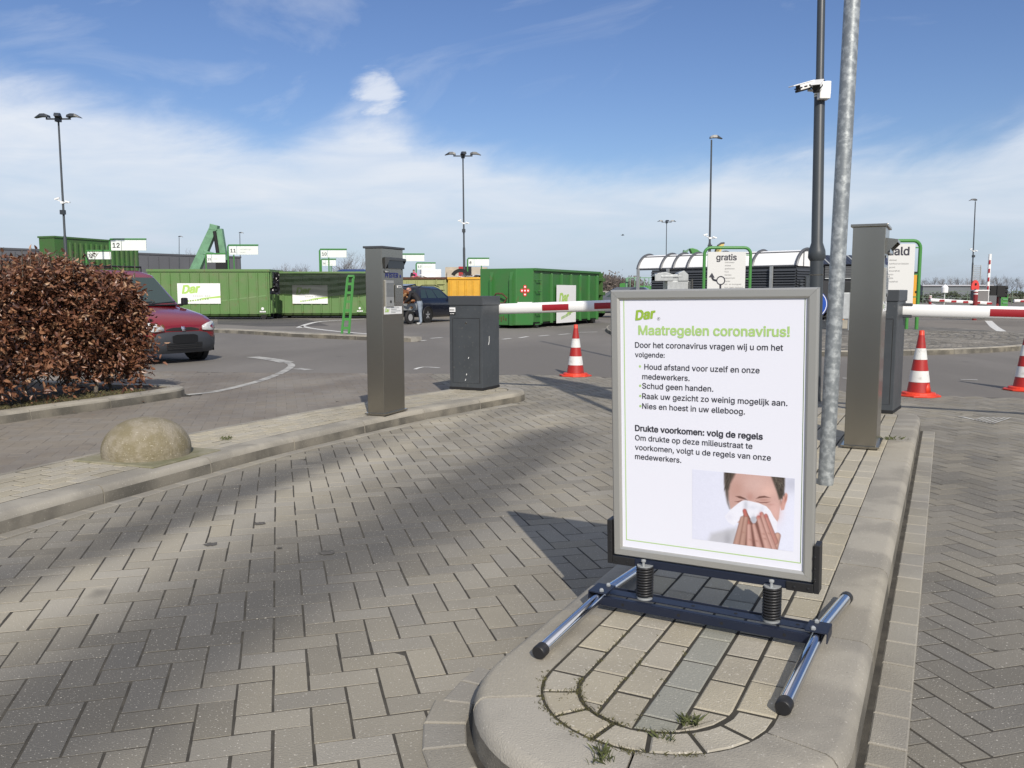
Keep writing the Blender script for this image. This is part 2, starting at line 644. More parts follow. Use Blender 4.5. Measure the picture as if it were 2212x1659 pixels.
M_cone_white = mat('cone_white', (.66, .66, .63), .5, col2=(.40, .39, .36), scale=8, thr=(.52, .76), speck=.45, speck_scale=40, speck_col=(.2, .19, .17))
M_ink = mat('ink', (.030, .030, .042), .6)
M_green_text = mat('print_green', (.40, .60, .14), .5)
M_green_text2 = mat('print_pale_green', (.42, .64, .22), .5)
M_green = mat('green_paint', (.108, .208, .064), .5, col2=(.135, .20, .08), scale=1.6, thr=(.4, .7), bump=.1, bscale=6, speck=.45, speck_scale=5, speck_col=(.15, .10, .04))
M_green_c = mat('compactor_green', (.038, .165, .038), .42, col2=(.05, .15, .042), scale=1.2, bump=.06, bscale=5, speck=.4, speck_scale=4, speck_col=(.11, .09, .04))
M_green_dark = mat('dark_green_paint', (.048, .135, .030), .5, col2=(.06, .115, .036), scale=1.5)
M_green_tube = mat('green_tube', (.060, .230, .050), .4)
M_green_mint = mat('faded_green_paint', (.155, .32, .185), .5, var=.25, scale=2)
M_olive = mat('olive_paint', (.30, .315, .125), .6, col2=(.20, .17, .07), scale=3.2, thr=(.56, .78), stretch=(1, 1, .35))
M_yellow = mat('yellow_paint', (.66, .36, .030), .5, var=.15, scale=2)
M_rust = mat('rusty_steel', (.12, .055, .03), .85, var=.4, scale=9)
M_board = mat('sign_board', (.76, .80, .74), .5, var=.05, scale=1.5)
M_board_grey = mat('sign_board_grey', (.60, .60, .575), .5)
M_grey_text = mat('print_grey', (.34, .35, .34), .6)
M_ware = mat('warehouse_cladding', (.115, .118, .128), .6, var=.1, scale=.2)
M_louvre = mat('dark_louvre', (.035, .038, .043), .5)
M_canopy = mat('canopy_membrane', (.86, .86, .84), .5)
M_rib = mat('grey_rib', (.11, .115, .125), .45, .3)
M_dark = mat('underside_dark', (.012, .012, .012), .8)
M_tyre = mat('tyre_rubber', (.016, .016, .017), .75)
M_rim = mat('alloy_rim', (.62, .63, .65), .35, .5)
M_glass = mat('car_glass', (.035, .055, .05), .06, 0.0, spec=.8)
M_solar = mat('solar_panel', (.012, .016, .030), .25, .1)
M_blue_sign = mat('blue_sign', (.006, .06, .34), .4)
M_net = None


def net_mat():
    m = bpy.data.materials.new('debris_netting')
    m.use_nodes = True
    nt = m.node_tree
    b = nt.nodes['Principled BSDF']
    b.inputs['Base Color'].default_value = (.008, .016, .010, 1)
    b.inputs['Roughness'].default_value = .75
    t = nd(nt, 'ShaderNodeBsdfTransparent')
    ms = nd(nt, 'ShaderNodeMixShader', n_0=.25)
    nt.links.new(b.outputs[0], ms.inputs[1])
    nt.links.new(t.outputs[0], ms.inputs[2])
    nt.links.new(ms.outputs[0], nt.nodes['Material Output'].inputs[0])
    return m


M_net = net_mat()


# ------------------------------------------------------------------ 2-D helpers
def resample(pts, step):
    pts = [Vector((p[0], p[1])) for p in pts]
    # Catmull-Rom through the points, then even spacing
    dense = []
    for i in range(len(pts) - 1):
        p0, p1, p2, p3 = pts[max(i - 1, 0)], pts[i], pts[i + 1], pts[min(i + 2, len(pts) - 1)]
        for k in range(12):
            t = k / 12
            dense.append(0.5 * ((2 * p1) + (p2 - p0) * t + (2 * p0 - 5 * p1 + 4 * p2 - p3) * t * t + (3 * p1 - p0 - 3 * p2 + p3) * t ** 3))
    dense.append(pts[-1])
    out = [dense[0]]
    acc = 0.0
    for a, b in zip(dense, dense[1:]):
        seg = (b - a).length
        while acc + seg >= step:
            f = (step - acc) / seg
            a = a + (b - a) * f
            seg = (b - a).length
            out.append(a.copy())
            acc = 0.0
        acc += seg
    return out


def normals2(pts, side):
    """unit normals; side=+1 left of travel, -1 right"""
    ns = []
    for i in range(len(pts)):
        d = (pts[min(i + 1, len(pts) - 1)] - pts[max(i - 1, 0)]).normalized()
        ns.append(Vector((-d.y, d.x)) * side)
    return ns


def clip_poly(poly, clip):
    """Sutherland-Hodgman, clip convex counter-clockwise"""
    out = poly
    for i in range(len(clip)):
        a, b = clip[i], clip[(i + 1) % len(clip)]
        inp, out = out, []
        if not inp:
            return []

        def side(p):
            return (b[0] - a[0]) * (p[1] - a[1]) - (b[1] - a[1]) * (p[0] - a[0])
        for j in range(len(inp)):
            p, q = inp[j], inp[(j + 1) % len(inp)]
            sp, sq = side(p), side(q)
            if sp >= 0:
                out.append(p)
            if (sp >= 0) != (sq >= 0):
                t = sp / (sp - sq)
                out.append((p[0] + (q[0] - p[0]) * t, p[1] + (q[1] - p[1]) * t))
    return out


def area2(poly):
    return 0.5 * sum(poly[i][0] * poly[(i + 1) % len(poly)][1] - poly[(i + 1) % len(poly)][0] * poly[i][1] for i in range(len(poly)))


def paver_poly(mb, poly, z, depth=0.02, gap=0.004, ch=0.004, mi=0, jit=0.0015):
    """one paving stone from a convex polygon (world xy), chamfered"""
    if len(poly) < 3:
        return
    if area2(poly) < 0:
        poly = poly[::-1]
    if area2(poly) < 0.0008:
        return
    n = len(poly)
    P = [Vector((p[0], p[1])) for p in poly]

    def inset(d):
        res = []
        for i in range(n):
            a, b, c = P[i - 1], P[i], P[(i + 1) % n]
            e1, e2 = (b - a), (c - b)
            if e1.length < 1e-6 or e2.length < 1e-6:
                res.append(b)
                continue
            n1 = Vector((-e1.y, e1.x)).normalized()
            n2 = Vector((-e2.y, e2.x)).normalized()
            m = n1 + n2
            if m.length < 1e-4:
                m = n1
            m.normalize()
            k = max(m.dot(n1), 0.35)
            res.append(b + m * (d / k))
        return res
    zj = z + random.uniform(-jit, jit)
    tx, ty = random.uniform(-.004, .004), random.uniform(-.004, .004)
    cx = sum(p.x for p in P) / n
    cy = sum(p.y for p in P) / n

    def zz(p, h):
        return h + (p.x - cx) * tx + (p.y - cy) * ty
    r0, r1 = inset(gap / 2), inset(gap / 2 + ch)
    vs = [(p.x, p.y, z - depth) for p in r0] + [(p.x, p.y, zz(p, zj - ch * .8)) for p in r0] + [(p.x, p.y, zz(p, zj)) for p in r1]
    fs = [tuple(range(2 * n, 3 * n))]
    for i in range(n):
        j = (i + 1) % n
        fs += [(i, j, n + j, n + i), (n + i, n + j, 2 * n + j, 2 * n + i)]
    mb.add(vs, fs, mi)


def sweep_kerb(mb, path, side, prof, stone=1.0, gap=0.009, mi=0):
    """kerb stones along a path; prof = [(inward offset, z)]; path evenly sampled"""
    ns = normals2(path, side)
    step = (path[1] - path[0]).length
    k = max(2, int(round(stone / step)))
    i = 0
    while i < len(path) - 1:
        j = min(i + k, len(path) - 1)
        if len(path) - 1 - j < k // 2:
            j = len(path) - 1
        idx = list(range(i, j + 1))
        vs, m = [], len(prof)
        dz = random.uniform(-.003, .003)
        for q, a in enumerate(idx):
            p = path[a].copy()
            if q == 0:
                p += (path[a + 1] - path[a]).normalized() * gap / 2
            if q == len(idx) - 1:
                p -= (path[a] - path[a - 1]).normalized() * gap / 2
            for off, z in prof:
                w = p + ns[a] * off
                vs.append((w.x, w.y, z + (dz if z > 0 else 0)))
        fs, ms_ = [], []
        for q in range(len(idx) - 1):
            for t in range(m - 1):
                f = (q * m + t, (q + 1) * m + t, (q + 1) * m + t + 1, q * m + t + 1)
                fs.append(f if side > 0 else f[::-1])
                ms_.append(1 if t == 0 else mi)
        e0, e1 = tuple(range(m)), tuple(range((len(idx) - 1) * m, len(idx) * m))
        fs += [e0, e1[::-1]] if side > 0 else [e0[::-1], e1]
        mb.add(vs, fs, mi)
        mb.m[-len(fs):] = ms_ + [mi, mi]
        i = j


KERB = [(0.0, -.03), (.006, .075), (.014, .098), (.028, .114), (.046, .12), (.214, .12), (.214, .02)]

# ------------------------------------------------------------------ ground
g = MB()
g.add([(-1200, -300, -.05), (1200, -300, -.05), (1200, 1600, -.05), (-1200, 1600, -.05)], [(0, 1, 2, 3)])
struct(g.build('ground', M_field))

# brick / asphalt boundary, west to east
BOUND = [(-16, 15.5), (-9, 15.0), (-4.5, 14.4), (-1.5, 14.2), (0.5, 13.9), (2.2, 13.4), (3.6, 12.4), (5.2, 11.2), (7.5, 10.6), (16, 10.2)]


def bound_y(x):
    for (x0, y0), (x1, y1) in zip(BOUND, BOUND[1:]):
        if x <= x1:
            return y0 + (y1 - y0) * (x - x0) / (x1 - x0)
    return BOUND[-1][1]


a = MB()
vs, fs = [], []
for x, y in BOUND:
    vs += [(x, y, -.002), (x, 40, -.002)]
for i in range(len(BOUND) - 1):
    fs.append((2 * i, 2 * i + 2, 2 * i + 3, 2 * i + 1))
a.add(vs, fs)
a.add([(-60, 15.5, -.002), (-16, 15.5, -.002), (-16, 40, -.002), (-60, 40, -.002)], [(0, 1, 2, 3)])
a.add([(16, 10.2, -.002), (60, 10.2, -.002), (60, 40, -.002), (16, 40, -.002)], [(0, 1, 2, 3)])
a.add([(-60, 40, -.002), (60, 40, -.002), (80, 135, -.002), (-80, 135, -.002)], [(0, 1, 2, 3)])
struct(a.build('yard_asphalt', M_asphalt))
b_ = MB()
vs, fs = [], []
for x, y in BOUND:
    vs += [(x, -6, -.0016), (x, y, -.0016)]
for i in range(len(BOUND) - 1):
    fs.append((2 * i, 2 * i + 2, 2 * i + 3, 2 * i + 1))
b_.add(vs, fs)
b_.add([(-60, -6, -.0016), (-16, -6, -.0016), (-16, 15.5, -.016), (-60, 15.5, -.0016)], [(0, 1, 2, 3)])
b_.add([(16, -6, -.0016), (60, -6, -.0016), (60, 10.2, -.0016), (16, 10.2, -.0016)], [(0, 1, 2, 3)])
struct(b_.build('paving_bed', M_sand))

# main island (where the poster stands): axis A, across Q
AX, QX = Vector((.4527, .8917)), Vector((.8917, -.4527))


def isl(s, q):
    return AX * s + QX * q


I_Q0, I_Q1, I_S0, I_S1 = -1.315, -.165, 2.45, 9.9
I_QC = (I_Q0 + I_Q1) / 2
I_R = (I_Q1 - I_Q0) / 2
out_path = [isl(I_S1 - .6, I_Q0)]
s = I_S1 - .6
outline = []
n_st = int((I_S1 - .6 - I_S0) / .1)
for i in range(n_st + 1):
    outline.append(isl(I_S1 - .6 - (I_S1 - .6 - I_S0) * i / n_st, I_Q0))
for i in range(1, 24):
    t = math.pi * i / 24
    outline.append(isl(I_S0 - I_R * math.sin(t), I_QC - I_R * math.cos(t)))
for i in range(n_st + 1):
    outline.append(isl(I_S0 + (I_S1 - .6 - I_S0) * i / n_st, I_Q1))
for i in range(1, 24):
    t = math.pi * i / 24
    outline.append(isl(I_S1 - .6 + I_R * math.sin(t), I_QC + I_R * math.cos(t)))
outline.append(outline[0].copy())
kb = MB()
# evenly spaced already close to 0.1; stones ~0.95 m
sweep_kerb(kb, outline, 1, KERB, stone=.95)


def left_path():
    return resample([(-4.15, 0.6), (-3.62, 2.2), (-3.22, 3.5), (-2.87, 4.65), (-2.5, 5.66), (-2.07, 6.75), (-1.62, 7.7), (-1.03, 8.8), (-.45, 9.68), (.04, 10.38)], .1)


LP = left_path()
LN = normals2(LP, 1)
LW = .97
nose = []
c_end, n_end = LP[-1], LN[-1]
d_end = Vector((n_end.y, -n_end.x))
cc = c_end + n_end * (LW / 2)
for i in range(1, 16):
    t = math.pi * i / 16
    nose.append(cc - n_end * (LW / 2) * math.cos(t) + d_end * (LW / 2) * math.sin(t) * 1.25)
LEFT_OUT = LP + nose
sweep_kerb(kb, LEFT_OUT, 1, KERB, stone=1.0)
back = [LP[i] + LN[i] * LW for i in range(len(LP) - 1, -1, -1)]
sweep_kerb(kb, back, 1, [(0, -.03), (.004, .108), (.012, .12), (.06, .12), (.06, .02)], stone=1.0)
# hedge bed kerb
HB = resample([(-7.9, 1.5), (-6.9, 4.5), (-6.0, 7.0), (-5.25, 8.75), (-4.68, 9.95), (-4.36, 10.7)], .1)
HBn = [Vector((-4.29, 10.95)), Vector((-4.31, 11.15)), Vector((-4.42, 11.33)), Vector((-4.6, 11.45)), Vector((-4.85, 11.52))]
HB2 = resample([(-4.85, 11.52), (-5.8, 11.7), (-7.0, 12.2), (-9, 13.2)], .12)
sweep_kerb(kb, HB + HBn + HB2[1:], 1, [(0, -.03), (.005, .085), (.015, .108), (.035, .12), (.2, .12), (.2, .02)], stone=1.0)
# far strip island behind the lane, and the roundabout rim
FS = resample([(-12.6, 30.2), (-9.4, 28.5), (-6.6, 26.0), (-4.2, 24.3), (-2.6, 23.3)], .25)
sweep_kerb(kb, FS, 1, [(0, -.03), (.006, .10), (.03, .12), (.5, .125), (.5, .02)], stone=1.0)
RBC, RBR = Vector((6.3, 27.5)), 9.4
def rb_pt(t, r):
    return RBC + Vector((math.sin(t) * (1.0 if math.sin(t) > 0 else .33), -math.cos(t))) * r


rim = [rb_pt(t, RBR) for t in [2 * math.pi * i / 150 for i in range(151)]]
sweep_kerb(kb, rim, 1, [(0, -.03), (.006, .10), (.03, .12), (.25, .12), (.25, .02)], stone=1.2)
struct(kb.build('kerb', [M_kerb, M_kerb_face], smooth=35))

# gutter row along the right side of the main island and round its nose
gu = MB()
GW = .13


def gut_pt(u, off):
    """u: metres from far right end back round the nose"""
    L1 = I_S1 - .75 - I_S0
    if u <= L1:
        return isl(I_S0 + L1 - u, I_Q1 + off)
    t = (u - L1) / I_R
    if t < math.pi:
        return isl(I_S0 - (I_R + off) * math.sin(t), I_QC + (I_R + off) * math.cos(t))
    return isl(I_S0 + (u - L1 - math.pi * I_R), I_Q0 - off)


u = 0.0
L1 = I_S1 - .75 - I_S0
while u < L1 + math.pi * I_R + .12:
    st = random.choice((.21, .21, .205, .215)) if u < L1 - .4 else (.125 if u < L1 + math.pi * I_R else .12)
    wd = GW if u < L1 - .1 else (.155 if u < L1 + math.pi * I_R - .25 else .13)
    p = [gut_pt(u, .016), gut_pt(u + st, .016), gut_pt(u + st, wd), gut_pt(u, wd)]
    paver_poly(gu, [(q.x, q.y) for q in p], .009, gap=.006, ch=.005)
    u += st
# earth caught between kerb and gutter
gf = MB()
u = 0.0
while u < L1 + math.pi * I_R + 5.6:
    p = [gut_pt(u, -.004), gut_pt(u + .1, -.004), gut_pt(u + .1, .019), gut_pt(u, .019)]
    gf.add([(q.x, q.y, .0052) for q in p], [(0, 1, 2, 3)])
    u += .1
struct(gf.build('gutter_dirt', M_sand))
# narrow row beside the left island kerb
for i in range(0, len(LP) - 2, 2):
    p = [LP[i] - LN[i] * .012, LP[i + 2] - LN[i + 2] * .012, LP[i + 2] - LN[i + 2] * .11, LP[i] - LN[i] * .11]
    paver_poly(gu, [(q.x, q.y) for q in p], .009, gap=.005, ch=.004)
struct(gu.build('gutter', M_gutter))


def G2(*pp):
    return [tuple(gp(x, y)[:2]) for x, y in pp]


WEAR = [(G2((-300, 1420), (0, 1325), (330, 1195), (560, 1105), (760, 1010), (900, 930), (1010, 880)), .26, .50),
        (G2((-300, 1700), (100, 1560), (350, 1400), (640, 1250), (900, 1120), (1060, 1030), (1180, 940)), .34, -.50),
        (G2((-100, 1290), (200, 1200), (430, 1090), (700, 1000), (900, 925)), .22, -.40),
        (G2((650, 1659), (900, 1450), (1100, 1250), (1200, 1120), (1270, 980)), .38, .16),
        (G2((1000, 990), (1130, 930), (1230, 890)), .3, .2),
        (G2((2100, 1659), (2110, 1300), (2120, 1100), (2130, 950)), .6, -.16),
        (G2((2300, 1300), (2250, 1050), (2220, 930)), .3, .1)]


# herringbone paving
def herring(name, mat_, ang, inside, x0, x1, y0, y1, w=.1195, gap=.0075, depth=.018):
    A = np.array([math.cos(ang), math.sin(ang)])
    B = np.array([-math.sin(ang), math.cos(ang)])
    n = int(max(x1 - x0, y1 - y0) * 1.5 / w)
    cx, cy = (x0 + x1) / 2, (y0 + y1) / 2
    ii, jj = np.meshgrid(np.arange(-n // 2, n // 2), np.arange(-n // 2, n // 2), indexing='ij')
    ii, jj = ii.ravel(), jj.ravel()
    r = (ii - jj) % 4
    h, v = r == 0, r == 3
    i = np.concatenate([ii[h], ii[v]]).astype(float)
    j = np.concatenate([jj[h], jj[v]]).astype(float)
    lx = np.concatenate([np.full(h.sum(), 2.0), np.full(v.sum(), 1.0)]) * w
    ly = np.concatenate([np.full(h.sum(), 1.0), np.full(v.sum(), 2.0)]) * w
    c = np.stack([i * w + lx / 2, j * w + ly / 2], 1)
    P = c[:, :1] * A + c[:, 1:] * B + np.array([cx, cy])
    keep = (P[:, 0] > x0) & (P[:, 0] < x1) & (P[:, 1] > y0) & (P[:, 1] < y1)
    P, lx, ly = P[keep], lx[keep], ly[keep]
    keep = np.array([inside(p[0], p[1]) for p in P])
    P, lx, ly = P[keep], lx[keep], ly[keep]
    N = len(P)
    sx = np.array([-1, 1, 1, -1]) * .5
    sy = np.array([-1, -1, 1, 1]) * .5
    g1 = rng.uniform(gap * .75, gap * 1.5, N)
    g2 = rng.uniform(gap * .6, gap * 1.15, N)
    yaw = rng.normal(0, .006, N)
    zo = np.clip(rng.normal(0, .0006, N), -.0009, .0012)
    tx, ty = np.clip(rng.normal(0, .004, N), -.007, .007), np.clip(rng.normal(0, .004, N), -.007, .007)
    V = np.zeros((N, 12, 3))
    for lvl, (ins, z) in enumerate(((0, -depth), (0, -.0006), (.0010, 0.0))):
        hx = sx[None] * (lx - g1 - 2 * ins)[:, None]
        hy = sy[None] * (ly - g2 - 2 * ins)[:, None]
        rx = hx * np.cos(yaw)[:, None] - hy * np.sin(yaw)[:, None]
        ry = hx * np.sin(yaw)[:, None] + hy * np.cos(yaw)[:, None]
        V[:, lvl * 4:lvl * 4 + 4, 0] = P[:, :1] + rx * A[0] + ry * B[0]
        V[:, lvl * 4:lvl * 4 + 4, 1] = P[:, 1:] + rx * A[1] + ry * B[1]
        V[:, lvl * 4:lvl * 4 + 4, 2] = z if lvl == 0 else z + zo[:, None] + rx * tx[:, None] + ry * ty[:, None]
    q = [(8, 9, 10, 11)]
    for k in range(4):
        m = (k + 1) % 4
        q += [(k, m, 4 + m, 4 + k), (4 + k, 4 + m, 8 + m, 8 + k)]
    q = np.array(q)
    FF = (q[None] + (np.arange(N) * 12)[:, None, None]).reshape(-1)
    me = bpy.data.meshes.new(name)
    me.vertices.add(N * 12)
    me.vertices.foreach_set('co', V.reshape(-1))
    nf = N * 9
    me.loops.add(nf * 4)
    me.loops.foreach_set('vertex_index', FF.astype(np.int32))
    me.polygons.add(nf)
    me.polygons.foreach_set('loop_start', np.arange(0, nf * 4, 4, dtype=np.int32))
    me.polygons.foreach_set('loop_total', np.full(nf, 4, dtype=np.int32))
    me.materials.append(mat_)
    me.update(calc_edges=True)
    # tyre-bleached streaks and dark oily bands running with the lane
    pv = V.reshape(-1, 3)[:, :2]

    def near(line, wid):
        pl = np.array(line)
        dd = np.full(len(pv), 1e9)
        for a_, b_ in zip(pl[:-1], pl[1:]):
            e_ = b_ - a_
            t_ = np.clip(((pv - a_) @ e_) / (e_ @ e_), 0, 1)
            dd = np.minimum(dd, np.hypot(*(pv - a_ - t_[:, None] * e_).T))
        return np.exp(-(dd / wid) ** 2)
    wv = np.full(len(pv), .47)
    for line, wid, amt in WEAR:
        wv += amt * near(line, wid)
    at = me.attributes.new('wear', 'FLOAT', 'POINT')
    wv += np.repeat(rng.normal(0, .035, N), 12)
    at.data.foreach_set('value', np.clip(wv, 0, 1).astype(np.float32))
    me.polygons.foreach_set('use_smooth', [False] * nf)
    o = bpy.data.objects.new(name, me)
    COL.objects.link(o)
    return struct(o)


def sq(x, y):
    return x * AX.x + y * AX.y, x * QX.x + y * QX.y


def in_main(x, y):
    s, q = sq(x, y)
    if s > I_S1 - .6:
        return (s - I_S1 + .6) ** 2 + (q - I_QC) ** 2 < (I_R - .07) ** 2 if s < I_S1 + .2 else False
    if s < I_S0:
        return (s - I_S0) ** 2 + (q - I_QC) ** 2 < (I_R - .07) ** 2
    return I_Q0 + .07 < q < I_Q1 - .07


LPa = np.array([(p.x, p.y) for p in LP])
LNa = np.array([(p.x, p.y) for p in LN])


def left_off(x, y):
    d = (LPa[:, 0] - x) ** 2 + (LPa[:, 1] - y) ** 2
    k = int(np.argmin(d))
    return (x - LPa[k, 0]) * LNa[k, 0] + (y - LPa[k, 1]) * LNa[k, 1], k


def in_mid(x, y):
    if y > bound_y(x) or in_main(x, y):
        return False
    o, k = left_off(x, y)
    if k >= len(LPa) - 2:
        return (Vector((x, y)) - cc).length > LW / 2 - .06 and x > cc.x - .3 - (y - cc.y) * 0.2
    return o < .06


def in_left(x, y):
    if y > bound_y(x):
        return False
    o, k = left_off(x, y)
    if k >= len(LPa) - 2:
        return x <= cc.x - .3 - (y - cc.y) * 0.2 and (Vector((x, y)) - cc).length > LW / 2 - .06
    if o < LW - .05:
        return False
    # outside the hedge bed
    return not (x < -4.3 - (10.9 - y) * .455 - .05 and y < 11.3)


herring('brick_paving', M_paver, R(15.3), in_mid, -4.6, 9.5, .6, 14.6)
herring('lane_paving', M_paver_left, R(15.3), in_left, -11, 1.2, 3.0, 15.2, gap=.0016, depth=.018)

# island tops
it = MB()
inner = [isl(I_S1 - .6, I_Q0 + .2)] + [isl(I_S0 - (I_R - .2) * math.sin(math.pi * i / 20), I_QC - (I_R - .2) * math.cos(math.pi * i / 20)) for i in range(21)] + \
        [isl(I_S1 - .6 + (I_R - .2) * math.sin(math.pi * i / 20), I_QC + (I_R - .2) * math.cos(math.pi * i / 20)) for i in range(21)]
it.add([(p.x, p.y, .1168) for p in inner], [tuple(range(len(inner)))])
for i in range(len(LP) - 1):
    p = [LP[i] + LN[i] * .2, LP[i + 1] + LN[i + 1] * .2, LP[i + 1] + LN[i + 1] * (LW - .05), LP[i] + LN[i] * (LW - .05)]
    it.add([(q.x, q.y, .1168) for q in p], [(0, 1, 2, 3)])
ring = [cc - n_end * (LW / 2 - .19) * math.cos(math.pi * i / 14) + d_end * (LW / 2 - .19) * 1.25 * math.sin(math.pi * i / 14) for i in range(15)]
it.add([(q.x, q.y, .1166) for q in ring], [tuple(range(15))])
struct(it.build('island_bed', mat('island_joint_earth', (.045, .040, .029), .95, col2=(.028, .025, .018), scale=12)))

ip = MB()
rin = I_R - .216
qa, qb = I_QC - rin, I_QC + rin
rows = 6
rw = (qb - qa) / rows
# wedges round the nose
nw = 7
for k in range(nw):
    t0, t1 = math.pi * k / nw, math.pi * (k + 1) / nw
    if k == 0:
        t0 = 0
    pl = []
    for t in (t0, (t0 + t1) / 2, t1):
        pl.append((-(rin) * math.sin(t), -(rin) * math.cos(t)))
    for t in (t1, (t0 + t1) / 2, t0):
        r2 = rin - .115
        pl.append((-r2 * math.sin(t), -r2 * math.cos(t)))
    w = [isl(I_S0 + a, I_QC + b) for a, b in pl]
    paver_poly(ip, [(p.x, p.y) for p in w], .12, gap=.012, ch=.005)
r2 = rin - .118
clipc = []
for k in range(13):
    t = math.pi * k / 12
    clipc.append((I_S0 - r2 * math.sin(t), I_QC - r2 * math.cos(t)))
clipc += [(I_S1 + 1, I_QC + r2), (I_S1 + 1, I_QC - r2)]
if area2(clipc) < 0:
    clipc = clipc[::-1]
for r_ in range(rows):
    q0, q1 = qa + r_ * rw, qa + (r_ + 1) * rw
    edge_row = r_ in (0, rows - 1)
    s_ = I_S0 - rin + (r_ % 2) * .105 - .11
    if edge_row:
        s_ = I_S0 + .0
    while s_ < I_S1 - .55:
        ln = .212
        P = [(s_, q0), (s_ + ln, q0), (s_ + ln, q1), (s_, q1)]
        if not edge_row:
            cl = [(a, min(max(b, qa - 9), qb + 9)) for a, b in clipc]
            # widen the clip away from the nose
            if s_ < I_S0:
                P = clip_poly(P, cl) if area2(P) > 0 else clip_poly(P[::-1], cl)
        if P:
            w = [isl(a, b) for a, b in P]
            grey = (r_ == 3 and s_ < 3.4)
            paver_poly(ip, [(p.x, p.y) for p in w], .12, gap=.007 if r_ % 2 else .010, ch=.005, mi=1 if grey else 0)
        s_ += ln
# half round far end
for k in range(9):
    t0, t1 = math.pi * k / 9, math.pi * (k + 1) / 9
    for ra, rb in ((rin, rin - .17), (rin - .17, .02)):
        w = [isl(I_S1 - .55 + r * math.sin(t), I_QC - r * math.cos(t)) for r, t in ((ra, t0), (ra, t1), (rb, t1), (rb, t0))]
        paver_poly(ip, [(p.x, p.y) for p in w], .12, gap=.007)
# left island rows
nr = 6
for r_ in range(nr):
    o0 = .222 + (LW - .285) * r_ / nr
    o1 = .222 + (LW - .285) * (r_ + 1) / nr
    i = r_ % 2
    while i < len(LP) - 1:
        j = min(i + 2, len(LP) - 1)
        p = [LP[i] + LN[i] * o0, LP[j] + LN[j] * o0, LP[j] + LN[j] * o1, LP[i] + LN[i] * o1]
        paver_poly(ip, [(q.x, q.y) for q in p], .12, gap=random.choice((.008, .011, .015)))
        i += 2
for k in range(7):
    t0, t1 = math.pi * k / 7, math.pi * (k + 1) / 7
    rr = LW / 2 - .2
    for ra, rb in ((rr, rr * .5), (rr * .5, .01)):
        w = [cc - n_end * r * math.cos(t) + d_end * r * 1.25 * math.sin(t) for r, t in ((ra, t0), (ra, t1), (rb, t1), (rb, t0))]
        paver_poly(ip, [(p.x, p.y) for p in w], .12, gap=.007)
struct(ip.build('island_paving', [M_isl_paver, M_greypav]))

# roundabout top, far strip, hedge bed
rt = MB()
rc = [rb_pt(t, RBR - .2) for t in [2 * math.pi * i / 60 for i in range(60)]]
rt.add([(p.x, p.y, .125) for p in rc], [tuple(range(60))])
M_cobble = paving_mat('roundabout_cobbles', (.20, .185, .16), (.12, .112, .095), 2.0, speck=.3, island=0, seed=12)
struct(rt.build('roundabout_paving', M_cobble))
# cobbles that show on the near side of the roundabout
cb = MB()
for ring_i in range(22):
    rr = RBR - .36 - ring_i * .21
    na = int(math.pi * 1.0 * rr / .24)
    for k in range(na):
        t0 = math.pi * .82 * k / na
        t1 = t0 + math.pi * .82 / na
        w = [rb_pt(t, r) for r, t in ((rr, t0), (rr, t1), (rr - .2, t1), (rr - .2, t0))]
        if w[0].y < 27:
            paver_poly(cb, [(p.x, p.y) for p in w], .135, gap=.03, ch=.02, jit=.006)
struct(cb.build('roundabout_cobbles', paving_mat('cobble_stone', (.215, .2, .175), (.15, .14, .12), 1.0, speck=.2, island=.2, seed=13)))
hb = MB()
bed = [(p.x - .12, p.y) for p in HB] + [(-4.42, 10.95), (-4.55, 11.2), (-4.85, 11.36)] + [(-5.8, 11.55), (-7, 12.05), (-9, 13.05), (-14, 12), (-14, 1)]
hb.add([(x, y, .1) for x, y in bed], [tuple(range(len(bed)))])
struct(hb.build('planting_bed', M_soil))


# ------------------------------------------------------------------ road markings
def ribbon(mb, pts, w, z=.002, mi=0, dash=None, gap=0):
    pts = resample(pts, .12) if len(pts) > 2 else [Vector(pts[0][:2]), Vector(pts[1][:2])]
    ns = normals2(pts, 1)
    acc = 0
    for i in range(len(pts) - 1):
        seg = (pts[i + 1] - pts[i]).length
        acc += seg
        if dash and (acc % (dash + gap)) > dash:
            continue
        p = [pts[i] - ns[i] * w / 2, pts[i + 1] - ns[i + 1] * w / 2, pts[i + 1] + ns[i + 1] * w / 2, pts[i] + ns[i] * w / 2]
        mb.add([(q.x, q.y, z) for q in p], [(0, 1, 2, 3)], mi)


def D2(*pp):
    return [tuple(gp(x, y)[:2]) for x, y in pp]


rm = MB()
ribbon(rm, D2((404, 853), (460, 847), (520, 834), (570, 820), (612, 803), (630, 790), (620, 783)), .13, z=.004, mi=1, dash=.72, gap=.03)
ribbon(rm, D2((620, 783), (590, 777), (545, 771)), .3, z=.004, mi=1)
ribbon(rm, D2((640, 796), (668, 799)), .2, z=.002, mi=1)
ribbon(rm, D2((645, 708), (665, 700), (700, 694), (790, 689)), .22, z=.003)
ribbon(rm, D2((650, 704), (672, 709), (720, 715), (800, 722)), .2, z=.003)
ribbon(rm, D2((880, 735), (900, 737), (920, 735)), .12, z=.003)
ribbon(rm, D2((930, 731), (955, 729)), .12, z=.003)
ribbon(rm, D2((896, 798), (915, 793), (955, 795)), .07, z=.003)
for x0, y0, x1, y1 in ((1085, 733, 1104, 731), (1122, 730, 1140, 727), (1164, 726, 1186, 724), (1207, 723, 1230, 721), (1300, 711, 1336, 710), (1090, 708, 1150, 707),
                       (1180, 706, 1200, 705), (1250, 718, 1290, 717), (1380, 690, 1420, 689)):
    ribbon(rm, D2((x0, y0), (x1, y1)), .12, z=.003)
ribbon(rm, D2((2135, 693), (2148, 706), (2164, 716)), .3, z=.003)
